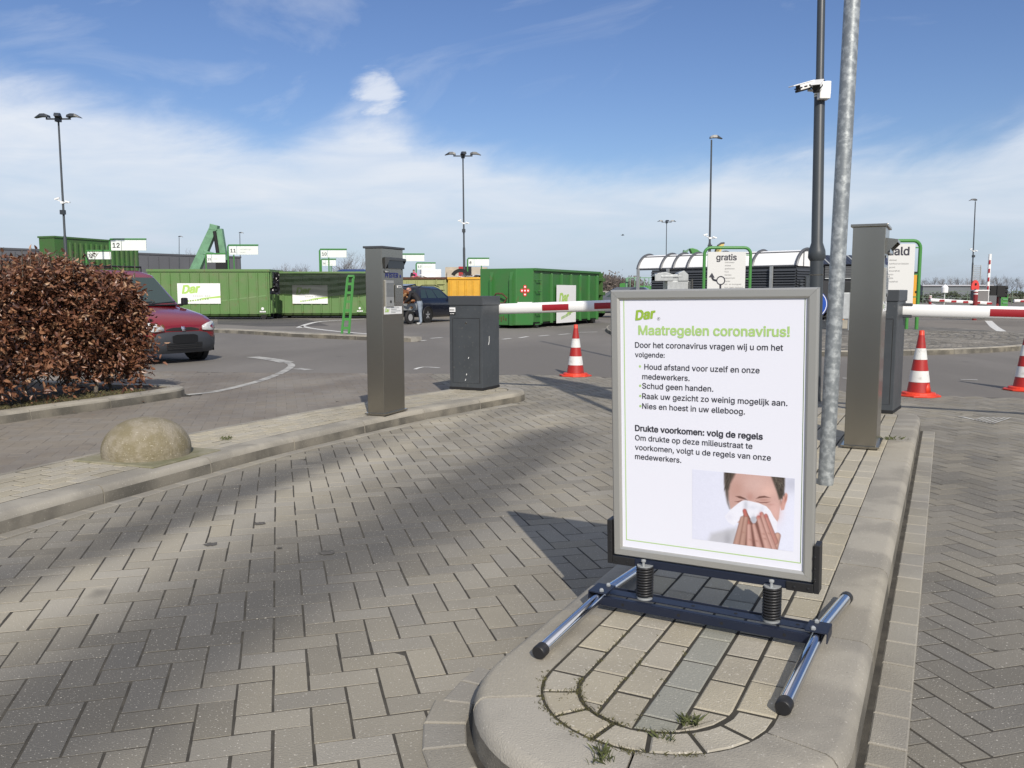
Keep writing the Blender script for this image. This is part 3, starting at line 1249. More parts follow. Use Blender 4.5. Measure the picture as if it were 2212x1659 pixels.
for x0, y0, x1, y1 in ((2020, 715, 2045, 715), (2100, 715, 2120, 715), (2175, 717, 2212, 717), (2075, 820, 2112, 821), (1820, 817, 1905, 819), (2040, 646, 2080, 650), (2130, 648, 2190, 655)):
    ribbon(rm, D2((x0, y0), (x1, y1)), .1, z=.003, mi=1)
ribbon(rm, D2((2010, 655), (2030, 662), (2040, 668)), .3, z=.003)
# worn give-way triangle on the bricks of the right lane
tri = D2((2068, 900), (2150, 918), (2192, 904))
rm.add([(tri[0][0], tri[0][1], .006), (tri[1][0], tri[1][1], .006), ((tri[1][0] * .5 + tri[0][0] * .5), tri[0][1] * .5 + tri[2][1] * .5, .006)], [(0, 1, 2)])
for k in range(6):
    a0, a1 = .45 + .09 * k, .5 + .09 * k
    p = [Vector(tri[0]).lerp(Vector(tri[1]), a0), Vector(tri[0]).lerp(Vector(tri[1]), a1), Vector(tri[0]).lerp(Vector(tri[2]), a1), Vector(tri[0]).lerp(Vector(tri[2]), a0)]
    rm.add([(q.x, q.y, .0065 + .0005 * k) for q in p], [(0, 1, 2, 3)], 1)
struct(rm.build('road_markings', [M_white_paint, M_white_old]))
st_ = MB()
for px, py, r_ in ((456, 1177, .034), (562, 1132, .030), (707, 1195, .040), (604, 1185, .014)):
    c_ = gp(px, py)
    n_ = 18
    st_.add([(c_.x + r_ * (1 + .25 * math.sin(3 * k) + random.uniform(-.12, .12)) * math.cos(2 * math.pi * k / n_), c_.y + r_ * (1 + .25 * math.cos(2 * k) + random.uniform(-.12, .12)) * math.sin(2 * math.pi * k / n_), .0042) for k in range(n_)], [tuple(range(n_))])
struct(st_.build('oil_stain', paving_mat('oil_stained_brick', (.12, .11, .095), (.085, .08, .07), 9, speck=.3, island=0)))
ap = MB()
pp = D2((470, 700), (560, 705), (712, 704), (665, 690), (600, 688), (470, 690))
ap.add([(x, y, .002) for x, y in pp], [tuple(range(6))])
pp = D2((1180, 706), (1700, 712), (1700, 692), (1310, 690))
struct(ap.build('asphalt_patch', M_asph_patch))


# ------------------------------------------------------------------ the poster stand in front
K = .95
ROOT = thing('poster_stand', 'silver framed notice on a sprung stand with chrome tube feet, text about coronavirus', 'pavement sign', (.736, 3.096, .12), R(-28.59))
PM = Matrix.Translation((0, 0, .209)) @ Matrix.Rotation(R(2.34), 4, 'X') @ Matrix.Rotation(R(.634), 4, 'Y').inverted()
PM = Matrix.Translation((0, 0, .209)) @ Matrix.Rotation(R(2.34), 4, 'X') @ Matrix.Rotation(R(-.634), 4, 'Y')
PW, PH = .79 * K, 1.09 * K


def uv(u, v, d=0.0):
    """point on the notice: u from centre, v from bottom (fitted metres), d towards the reader"""
    return PM @ Vector((u * K, -d, v * K))


def picture():
    """the printed photograph: colours computed on a fine grid (crop-pixel design space)"""
    NU, NV = 190, 138
    c = np.array([[222, 85], [1998, 245], [1960, 1505], [222, 1275]], float)
    U, V = np.meshgrid(np.linspace(0, 1, NU + 1), np.linspace(0, 1, NV + 1))
    X = (c[0, 0] * (1 - U) + c[1, 0] * U) * (1 - V) + (c[3, 0] * (1 - U) + c[2, 0] * U) * V
    Y = (c[0, 1] * (1 - U) + c[1, 1] * U) * (1 - V) + (c[3, 1] * (1 - U) + c[2, 1] * U) * V
    img = np.ones(X.shape + (3,)) * np.array([.845, .855, .915])
    img += (np.clip((X - 300) / 1700, 0, 1) * .02)[..., None]
    lit = np.exp(-((X - 1950) ** 2 + (Y - 330) ** 2) / 160 ** 2)
    img -= lit[..., None] * .12

    def sd(poly):
        P = np.array(poly, float)
        d = np.full(X.shape, 1e9)
        ins = np.zeros(X.shape, bool)
        for i in range(len(P)):
            a, b = P[i], P[(i + 1) % len(P)]
            e = b - a
            wx, wy = X - a[0], Y - a[1]
            t = np.clip((wx * e[0] + wy * e[1]) / (e @ e + 1e-9), 0, 1)
            d = np.minimum(d, np.hypot(wx - e[0] * t, wy - e[1] * t))
            cr = (a[1] > Y) != (b[1] > Y)
            ins ^= cr & (X < (b[0] - a[0]) * (Y - a[1]) / (b[1] - a[1] + 1e-9) + a[0])
        return np.where(ins, -d, d)

    def put(mask, col):
        nonlocal img
        img = img * (1 - mask[..., None]) + np.array(col) * mask[..., None]

    def sm(d, w):
        t = np.clip(.5 - d / (2 * w), 0, 1)
        return t * t * (3 - 2 * t)

    def poly(p, col, w=9, a=1.0):
        put(sm(sd(p), w) * a, col)

    def blob(x, y, rx, ry, col, a=1.0, rot=0):
        cx, sx = math.cos(rot), math.sin(rot)
        u, v = (X - x) * cx + (Y - y) * sx, -(X - x) * sx + (Y - y) * cx
        put(np.exp(-((u / rx) ** 2 + (v / ry) ** 2)) * a, col)

    def finger(x0, y0, x1, y1, r0, r1, col, dark):
        ex, ey = x1 - x0, y1 - y0
        t = np.clip(((X - x0) * ex + (Y - y0) * ey) / (ex * ex + ey * ey), 0, 1)
        d = np.hypot(X - x0 - ex * t, Y - y0 - ey * t)
        r = r0 + (r1 - r0) * t
        put(sm(d - r, 10) * .9, dark)
        side = ((X - x0) * ey - (Y - y0) * ex) / math.hypot(ex, ey) / r
        put(sm(d - r * .86, 16) * np.clip(1.0 - .35 * np.abs(side + .15), 0, 1), col)
    poly([(560, 1190), (800, 1130), (1000, 1090), (1050, 1400), (500, 1340)], (.70, .70, .72), 60, .8)
    blob(850, 1290, 60, 120, (.60, .60, .63), .6)
    poly([(830, 150), (1000, 130), (1760, 210), (1780, 480), (1765, 640), (1745, 780), (1725, 930), (1690, 1010), (1500, 1040), (1000, 1000), (905, 760), (868, 600), (850, 380)], (.755, .615, .58), 8)
    blob(1350, 330, 260, 170, (.80, .675, .645), .9)
    blob(1560, 460, 150, 120, (.86, .71, .665), .8)
    blob(1010, 420, 120, 160, (.70, .545, .50), .6)
    blob(1240, 560, 60, 70, (.70, .52, .48), .6)
    blob(1660, 800, 110, 180, (.85, .69, .66), .8)
    poly([(800, 120), (1010, 130), (950, 240), (895, 340), (868, 460), (868, 640), (890, 760), (850, 660), (822, 520), (800, 330)], (.33, .285, .255), 30)
    blob(850, 300, 40, 130, (.36, .34, .31), .6)
    poly([(1600, 190), (1835, 215), (1825, 430), (1800, 590), (1735, 600), (1700, 470), (1650, 330)], (.31, .275, .25), 24)
    for k in range(40):
        blob(random.uniform(1680, 1815), random.uniform(240, 430), 12, 7, (.50, .49, .44), .55, .5)
    poly([(1805, 540), (1850, 480), (1878, 520), (1868, 610), (1835, 700), (1815, 780), (1765, 790), (1750, 700)], (.80, .62, .58), 8)
    blob(1845, 590, 16, 60, (.55, .32, .28), .6, .3)
    blob(1765, 640, 22, 60, (.52, .40, .36), .5)
    poly([(985, 545), (1075, 545), (1160, 580), (1205, 620), (1150, 605), (1060, 580)], (.36, .24, .21), 9, .85)
    poly([(1345, 590), (1400, 550), (1490, 540), (1600, 575), (1500, 570), (1410, 580)], (.36, .24, .21), 9, .85)
    poly([(975, 640), (1040, 632), (1110, 610), (1110, 622), (1040, 652)], (.42, .25, .22), 7, .8)
    poly([(1335, 625), (1420, 650), (1520, 648), (1590, 640), (1530, 664), (1420, 664)], (.42, .25, .22), 7, .8)
    blob(1480, 610, 90, 22, (.66, .48, .44), .6)
    blob(1590, 690, 60, 18, (.70, .52, .49), .5)
    poly([(910, 772), (1010, 690), (1100, 628), (1160, 616), (1260, 632), (1400, 668), (1520, 720), (1590, 800), (1640, 900), (1700, 985), (1690, 1150), (1560, 1190), (1400, 950), (1300, 1045), (1240, 960), (1120, 900), (1040, 980),
          (965, 1062), (860, 990), (800, 895)], (.89, .893, .93), 7)
    blob(1170, 700, 40, 90, (.72, .73, .77), .75)
    blob(1290, 740, 90, 40, (.80, .81, .86), .6)
    blob(1440, 770, 40, 60, (.78, .79, .84), .5, .5)
    blob(1300, 960, 40, 80, (.66, .67, .71), .8)
    blob(880, 900, 60, 60, (.83, .83, .885), .6)
    poly([(1120, 880), (1180, 800), (1270, 1000), (1240, 1040), (1180, 960)], (.40, .25, .23), 10, .8)
    sk, sd_ = (.785, .63, .59), (.50, .35, .32)
    poly([(1120, 900), (1190, 830), (1290, 1010), (1330, 1010), (1400, 880), (1540, 880), (1640, 1250), (1680, 1480), (970, 1400), (1040, 1060)], (.47, .33, .30), 12)
    poly([(1245, 955), (1300, 1035), (1345, 960), (1345, 900), (1270, 900)], (.70, .71, .75), 14)
    sl, sld = (.715, .575, .525), (.46, .33, .29)
    finger(1700, 1230, 1640, 1480, 55, 60, (.80, .65, .585), sd_)
    finger(1510, 880, 1650, 1330, 30, 60, (.74, .54, .50), sd_)
    finger(1440, 850, 1630, 1470, 32, 62, sk, sd_)
    finger(1385, 920, 1540, 1460, 38, 66, sk, sd_)
    finger(1150, 800, 1215, 1060, 34, 46, (.73, .44, .40), sld)
    finger(1110, 930, 1000, 1400, 40, 62, sl, sld)
    finger(1170, 930, 1100, 1420, 40, 60, sl, sld)
    finger(1220, 1060, 1230, 1440, 38, 62, sk, sd_)
    finger(1305, 1050, 1400, 1480, 34, 62, sk, sd_)
    for x, y in ((1385, 900), (1510, 890), (1425, 850), (1150, 800)):
        blob(x, y, 26, 36, (.72, .35, .34), .6)
    for x, y in ((1120, 1170), (1250, 1300), (1350, 1320), (1470, 1200), (1560, 1190), (1490, 1280)):
        blob(x, y, 30, 16, (.60, .43, .38), .45, .4)
    g2_ = np.random.default_rng(5)
    for k in range(150):
        x0_, y0_ = g2_.uniform(800, 990), g2_.uniform(130, 420)
        tone = g2_.choice([.16, .22, .36])
        if x0_ < 900 - (y0_ - 300) * .15:
            blob(x0_, y0_, 5, 34, (tone, tone * .9, tone * .82), .5, .25)
    for k in range(170):
        x0_, y0_ = g2_.uniform(1620, 1825), g2_.uniform(215, 590)
        if x0_ > 1640 + (y0_ - 230) * .28:
            tone = g2_.choice([.15, .2, .33, .42])
            blob(x0_, y0_, 5, 30, (tone, tone * .92, tone * .84), .5, -.3)
    for k in range(260):
        blob(g2_.uniform(860, 1740), g2_.uniform(160, 980), g2_.uniform(12, 40), g2_.uniform(10, 30), tuple(np.array((.80, .63, .58)) + g2_.normal(0, .05)), .0)
    low = g2_.normal(0, 1, (NV // 4 + 2, NU // 4 + 2))
    low = np.kron(low, np.ones((4, 4)))[:NV + 1, :NU + 1]
    low = (low + np.roll(low, 2, 0) + np.roll(low, 2, 1) + np.roll(low, -2, 0) + np.roll(low, -2, 1)) / 5
    img = img + (low * .003 + g2_.normal(0, .006, low.shape))[..., None]
    return NU, NV, np.clip(img, 0, 1)


def make_poster():
    pb = MB()
    pb.add([uv(-.372, .026, .0065), uv(.372, .026, .0065), uv(.372, 1.065, .0065), uv(-.372, 1.065, .0065)], [(0, 1, 2, 3)])

    def tm(u, v, rot=0):
        o = uv(u, v, .0071)
        x = uv(u + math.cos(rot), v + math.sin(rot), .0071) - o
        y = uv(u - math.sin(rot), v + math.cos(rot), .0071) - o
        return frame(o, x, y)

    def line(s, u, v, u1, mi, bold=0.0, shear=0.0, rot=0.0):
        pb.text(s, tm(u, v, rot), width=(u1 - u) * K / math.cos(rot), mi=mi, bold=bold, shear=shear)
    line('Dar', -.2935, .9715, -.2065, 1, .036, .22, R(6))
    # registered mark
    o = uv(-.197, .977, .0071)
    ringp = []
    for k in range(20):
        t = 2 * math.pi * k / 20
        for r in (.0052, .0066):
            ringp.append(uv(-.197 + r * math.cos(t), .977 + r * math.sin(t), .0071))
    pb.add(ringp, [(2 * k, 2 * k + 1, (2 * k + 3) % 40, (2 * k + 2) % 40) for k in range(20)], 5)
    line('R', -.1995, .9742, -.1945, 5, .02)
    line('Maatregelen coronavirus!', -.281, .9145, .297, 2, .021)
    T = [('Door het coronavirus vragen wij u om het', -.295, .8628, .274), ('volgende:', -.295, .8255, -.173), ('Houd afstand voor uzelf en onze', -.257, .7770, .191),
         ('medewerkers.', -.266, .7380, -.074), ('Schud geen handen.', -.2665, .7004, .0184), ('Raak uw gezicht zo weinig mogelijk aan.', -.2668, .6595, .2925),
         ('Nies en hoest in uw elleboog.', -.2672, .6193, .1386), ('Om drukte op deze milieustraat te', -.2985, .4890, .1676),
         ('voorkomen, volgt u de regels van onze', -.2989, .4501, .2357), ('medewerkers.', -.2993, .4122, -.1075)]
    for s_, u0, v0, u1 in T:
        line(s_, u0, v0, u1, 3, .010)
    line('Drukte voorkomen: volg de regels', -.2985, .5276, .2055, 3, .024)
    for v0 in (.7885, .7110, .6700, .6290):
        pb.add([uv(-.275 + .0048 * math.cos(2 * math.pi * k / 16), v0 + .0048 * math.sin(2 * math.pi * k / 16), .0071) for k in range(16)], [tuple(range(16))], 2)

    def bar(u0, v0, u1, v1, mi):
        pb.add([uv(u0, v0, .0071), uv(u1, v0, .0071), uv(u1, v1, .0071), uv(u0, v1, .0071)], [(0, 1, 2, 3)], mi)
    bar(-.342, .0675, -.3385, 1.06, 2)
    bar(-.3385, .0675, .349, .071, 2)
    bar(.3465, .071, .349, 1.06, 4)
    st = len(pb.f)
    NU, NV, img = picture()
    b0 = len(pb.v)
    u0, u1, v0, v1 = -.0635, .3224, .1099, .3896
    for j in range(NV + 1):
        for i in range(NU + 1):
            pb.v.append(uv(u0 + (u1 - u0) * i / NU, v1 + (v0 - v1) * j / NV, .0071))
    for j in range(NV):
        for i in range(NU):
            a = b0 + j * (NU + 1) + i
            pb.f.append((a, a + NU + 1, a + NU + 2, a + 1))
            pb.m.append(6)
    mp = bpy.data.materials.new('printed_photograph')
    mp.use_nodes = True
    bs = mp.node_tree.nodes['Principled BSDF']
    bs.inputs['Roughness'].default_value = .32
    bs.inputs['Specular IOR Level'].default_value = .35
    at = nd(mp.node_tree, 'ShaderNodeVertexColor', layer_name='print')
    mp.node_tree.links.new(at.outputs[0], bs.inputs['Base Color'])
    o = pb.build('poster', [M_poster, mat('logo_green', (.30, .47, .05), .4), mat('title_green', (.40, .60, .20), .4), M_ink, mat('dark_green_line', (.12, .2, .06), .5), M_grey_text, mp], ROOT)
    ca = o.data.color_attributes.new('print', 'FLOAT_COLOR', 'POINT')
    arr = np.ones((len(pb.v), 4), np.float32)
    lin = np.where(img <= .04045, img / 12.92, ((img + .055) / 1.055) ** 2.4)
    arr[b0:, :3] = lin.reshape(-1, 3)
    ca.data.foreach_set('color', arr.reshape(-1))
    return o


make_poster()
# snap frame: four mitred profiles, slightly domed
fr = MB()
h_, w_ = PH / K, .79
pw = .0395
prof = [(0, -.012), (0, .010), (.006, .017), (.030, .017), (pw - .002, .012), (pw, .0055)]
cor = [(-w_ / 2, 0), (w_ / 2, 0), (w_ / 2, h_), (-w_ / 2, h_)]
for k in range(4):
    (xa, ya), (xb, yb) = cor[k], cor[(k + 1) % 4]
    dx, dy = np.sign(xb - xa), np.sign(yb - ya)
    nx, ny = -dy, dx
    vs = []
    for t, (bx, by), sgn in ((0, (xa, ya), 1), (1, (xb, yb), -1)):
        for off, d in prof:
            vs.append(uv(bx + nx * off + dx * sgn * (off + .0004), by + ny * off + dy * sgn * (off + .0004), d))
    m = len(prof)
    fs = [(i, m + i, m + i + 1, i + 1) for i in range(m - 1)] + [tuple(range(m)), tuple(range(2 * m - 1, m - 1, -1))]
    fr.add(vs, fs)
fr.build('frame', M_alu, ROOT)
bk = MB()
bk.add([uv(-.38, .012, -.011), uv(.38, .012, -.011), uv(.38, 1.08, -.011), uv(-.38, 1.08, -.011), uv(-.38, .012, .004), uv(.38, .012, .004), uv(.38, 1.08, .004), uv(-.38, 1.08, .004)],
       [(0, 1, 2, 3), (7, 6, 5, 4), (0, 4, 5, 1), (1, 5, 6, 2), (2, 6, 7, 3), (3, 7, 4, 0)])
bk.build('backing_panel', M_white, ROOT)
# black holder: channel under the frame with upturned ends
ch = MB()


def ubox(mb, u0, u1, v0, v1, d0, d1, mi=0):
    vs = [uv(u, v, d) for d in (d0, d1) for u, v in ((u0, v0), (u1, v0), (u1, v1), (u0, v1))]
    mb.add(vs, [(0, 3, 2, 1), (4, 5, 6, 7), (0, 1, 5, 4), (1, 2, 6, 5), (2, 3, 7, 6), (3, 0, 4, 7)], mi)


ubox(ch, -.405, .405, -.034, -.004, .014, .018, 0)
ubox(ch, -.405, .405, -.034, -.004, -.028, -.024, 0)
ubox(ch, -.405, .405, -.008, -.0035, -.0235, .0135, 0)
ch.build('holder_channel', M_navy, ROOT, bevel=.0015)
for sg in (-1, 1):
    e = MB()
    for a, b_ in ((.398, .418),):
        u0, u1 = sorted((sg * a, sg * b_))
        ubox(e, u0, u1, -.036, .150, -.036, .024)
    u0, u1 = sorted((sg * .30, sg * .3978))
    ubox(e, u0, u1, -.0365, -.0005, .0185, .0235)
    o = e.build('holder_end', M_black, ROOT, bevel=.006)
    bt = MB()
    for v_ in (.02, .06, .105):
        c = uv(sg * .402, v_, .0245)
        bt.lathe([(.0045, 0), (.0045, .002), (.002, .003)], 10, 0, frame(c, uv(1, 0) - uv(0, 0), uv(0, 0, 1) * 0 + (uv(0, 1) - uv(0, 0))))
    for u_ in (.33, .38):
        c = uv(sg * u_, -.02, .024)
        bt.lathe([(.005, 0), (.005, .002), (.002, .003)], 10, 0, frame(c, uv(1, 0) - uv(0, 0), uv(0, 1) - uv(0, 0)))
    bt.build('screw', M_black, o)
# springs
for sg in (-1, 1):
    x0 = sg * .2395
    sp = MB()
    pts = []
    turns, npt = 11, 18
    z0, z1 = .066, .182
    for i in range(turns * npt + 1):
        t = 2 * math.pi * i / npt
        z = z0 + (z1 - z0) * i / (turns * npt)
        pts.append((x0 + .0295 * math.cos(t), -.028 + .0295 * math.sin(t), z))
    sp.tube(pts, .0047, 8)
    o = sp.build('spring', M_black, ROOT, smooth=60)
    wa = MB()
    for z in (.056, .180):
        wa.lathe([(.0305, z), (.0305, z + .007)], 20, 0, Matrix.Translation((x0, -.028, 0)))
    wa.lathe([(.005, .185), (.005, .205), (.009, .205), (.009, .212), (.003, .214)], 8, 0, Matrix.Translation((x0, -.045, 0)))
    wa.build('spring_collar', M_galv_plain, o, smooth=40)
# base rails
rl = MB()
rl.box((0, -.020, .054), (.80, .052, .004))
rl.box((0, -.100, .0405), (.78, .004, .031))
rl.box((0, -.088, .057), (.78, .020, .003))
rl.box((0, .030, .040), (.78, .004, .031))
o = rl.build('base_rail', M_navy, ROOT, bevel=.001)
hl = MB()
for x in (-.3, -.08, .08, .3):
    hl.lathe([(.006, 0), (.006, .0006)], 12, 0, frame((x, -.1025, .042), (1, 0, 0), (0, 0, 1)))
    hl.lathe([(.007, 0), (.007, .0006)], 12, 0, Matrix.Translation((x + .03, -.02, .0562)))
hl.build('rail_hole', M_dark, o)
for sg in (-1, 1):
    ft = MB()
    x = sg * .405
    pts = [(x + sg * .015, -.60, .024), (x + sg * .006, -.35, .034), (x, -.13, .043), (x, -.05, .046), (x, .05, .044), (x + sg * .01, .28, .033), (x + sg * .02, .47, .024)]
    pts = [(x, -.60, .024), (x, -.13, .046), (x, -.05, .048), (x, .03, .046), (x, .45, .024)]
    if sg > 0:
        pts = [(x - .01, -.60, .024), (x, -.13, .045), (x + .001, -.05, .048), (x + .002, .03, .046), (x + .03, .44, .024)]
    ft.tube(pts, .0225, 20)
    o = ft.build('foot_tube', M_chrome, ROOT, smooth=60)
    cp = MB()
    a, b_ = Vector(pts[0]), Vector(pts[1])
    d = (b_ - a).normalized()
    cp.tube([a - d * .012, a - d * .008, a + d * .026], [.0205, .0245, .0245], 20)
    a, b_ = Vector(pts[-1]), Vector(pts[-2])
    d = (b_ - a).normalized()
    cp.tube([a - d * .012, a - d * .008, a + d * .026], [.0205, .0245, .0245], 20)
    cp.build('end_cap', M_black, o, smooth=50)
    br = MB()
    br.box((x, -.055, .0735), (.075, .10, .005))
    br.box((x + sg * .036, -.055, .055), (.004, .10, .034))
    for yy in (-.09, -.02):
        br.lathe([(.009, .076), (.009, .083), (.004, .088)], 6, 1, Matrix.Translation((x - sg * .012, yy, 0)))
    br.build('bracket', [M_navy, M_galv_plain], ROOT)

# ------------------------------------------------------------------ galvanised pole beside it (carries a direction panel above the frame)
GP_B = gp(1783, 1046, .12)
p = thing('galvanised_pole', 'thick mottled galvanised steel pole rising from the island close behind the notice', 'pole', GP_B)
mb = MB()
top = pt(1841, 0, GP_B.y - .03) - GP_B
ax = top.normalized()
pole_top = ax * 6.1
mb.tube([(0, 0, -.05), ax * 2.9, ax * 6.0], [.0485, .0475, .046], 24)
mb.build('post', M_galv, p, smooth=60)
mb = MB()
mb.lathe([(.052, 0), (.052, .02), (.03, .035)], 20, 0, Matrix.Translation(pole_top + Vector((0, 0, -.1))))
mb.build('cap', M_galv_plain, p, smooth=50)
mb = MB()
dxy = Vector((.53, -.85, 0)).normalized()
pp = [ax * 4.25 + dxy * .07, ax * 4.25 + dxy * 1.75, ax * 6.0 + dxy * 1.75, ax * 6.0 + dxy * .07]
nn = Vector((dxy.y, -dxy.x, 0)) * .015
mb.add([q + nn for q in pp] + [q - nn for q in pp], [(0, 1, 2, 3), (7, 6, 5, 4), (0, 4, 5, 1), (1, 5, 6, 2), (2, 6, 7, 3), (3, 7, 4, 0)])
mb.build('direction_panel', M_board_grey, p)
mb = MB()
for h in (4.5, 5.7):
    mb.tube([ax * h - dxy * .06, ax * h + dxy * .3], .02, 8)
mb.build('clamp', M_galv_plain, p)

# ------------------------------------------------------------------ payment columns


def pay_column(name, label, loc, rz, a, b, h, side, group):
    """brushed steel column; local x = across, y = along; reader side is +x if side>0"""
    t = thing(name, label, 'payment terminal', loc, rz, group)
    m = MB()
    m.box((0, 0, .02), (a + .045, b + .045, .012))
    m.build('base_plate', M_steel, t)
    m = MB()
    m.box((0, 0, h / 2), (a, b, h - .002))
    m.build('column', M_steel, t, bevel=.004)
    m = MB()
    m.box((0, 0, h + .009), (a + .032, b + .032, .022))
    m.build('cap', M_anthr_lid if side > 0 else M_steel, t, bevel=.004)
    m = MB()
    y0, y1 = -b * .36, b * .44
    sx = a / 2
    # small rain hood over the dark slot: lip, two cheeks, recess
    hz = h - .085
    pr_ = .052 if side > 0 else .085
    m.add([(sx, y0, hz), (sx + pr_, y0, hz - .012), (sx + pr_, y0, hz - .034), (sx, y0, hz - .125),
           (sx, y1, hz), (sx + pr_, y1, hz - .012), (sx + pr_, y1, hz - .034), (sx, y1, hz - .125)],
          [(0, 1, 5, 4), (1, 2, 6, 5), (0, 3, 2, 1), (4, 5, 6, 7)])
    sol = m.build('rain_hood', M_steel if side < 0 else M_anthr_lid, t)
    md = sol.modifiers.new('thick', 'SOLIDIFY')
    md.thickness = .004
    m = MB()
    m.box((sx + .016, (y0 + y1) / 2, hz - .066), (.032, (y1 - y0) * .96, .092))
    m.build('display', mat('display_glass', (.006, .006, .008), .1, spec=.7), t)
    m = MB()
    yl, wl_ = -b * .205, b * .37
    m.box((sx + .007, yl, h - .445), (.018, wl_, .262), 0)
    o = m.build('intercom', M_alu, t, bevel=.002)
    m = MB()
    for k in range(12):
        m.box((sx + .0165, yl, h - .345 - k * .0115), (.003, wl_ * .92, .004), 0)
    m.lathe([(.013, 0), (.013, .004), (.007, .006)], 16, 1, frame((sx + .0165, yl + .01, h - .525), (0, 1, 0), (0, 0, 1), (1, 0, 0)))
    m.build('intercom_grille', [M_anthr, M_black], o)
    m = MB()
    yr = b * .22
    m.box((sx + .005, yr, h - .445), (.014, b * .34, .18), 0)
    m.box((sx + .0135, yr + .01, h - .375), (.006, b * .2, .022), 1)
    m.box((sx + .0175, yr + .01, h - .375), (.004, b * .15, .008), 2)
    m.build('card_reader', [M_steel, M_white, M_black], t, bevel=.0015)
    m = MB()
    zc = h - .612
    m.box((sx + .0035, -.01, zc), (.003, b * .84, .076), 0)
    tm = frame((sx + .0056, -b * .41, zc - .016), (0, 1, 0), (0, 0, 1), (1, 0, 0))
    m.text('Dar', tm, width=.085, mi=1, bold=.03, shear=.2)
    for k in range(4):
        wl = (.16, .11, .19, .09)[k]
        m.box((sx + .0055, -b * .13 + wl / 2, zc + .024 - k * .016), (.001, wl, .007), 2)
    m.build('notice_sticker', [M_white, M_green_text, M_grey_text], t)
    m = MB()
    tm = frame((sx + .0012, -b * .36, h - .285), (0, 1, 0), (0, 0, 1), (1, 0, 0))
    m.text('PFISTER', tm, width=b * .62, mi=0, bold=.03)
    m.build('maker_lettering', [mat('print_blue', (.012, .02, .16), .4), M_black, M_white], t)
    m = MB()
    m.lathe([(.016, 0), (.016, .0006)], 14, 0, frame((sx + .0012, b * .36, h - .27), (0, 1, 0), (0, 0, 1), (1, 0, 0)))
    m.build('maker_logo', mat('print_blue', (.012, .02, .16), .4), t)
    m = MB()
    m.box((sx + .003, -b * .30, hz - .145), (.003, .09, .022), 1)
    m.text('PFISTER', frame((sx + .005, -b * .30 - .036, hz - .15), (0, 1, 0), (0, 0, 1), (1, 0, 0)), width=.072, mi=2, bold=.02)
    m.build('black_sticker', [mat('print_blue', (.012, .02, .16), .4), M_black, M_white], t)
    return t


kl_c = Vector((-1.285, 8.66, .12))
pay_column('payment_terminal', 'brushed steel payment column between the concrete half sphere and the wide dark barrier cabinet', kl_c, R(-22), .19, .42, 1.665, 1, 'payment columns at the lane islands')
kr_c = Vector((2.852, 6.845, .12))
pay_column('payment_terminal', 'taller looking brushed steel payment column just behind the galvanised pole', kr_c, R(-27), .235, .46, 1.735, -1, 'payment columns at the lane islands')

# ------------------------------------------------------------------ barriers


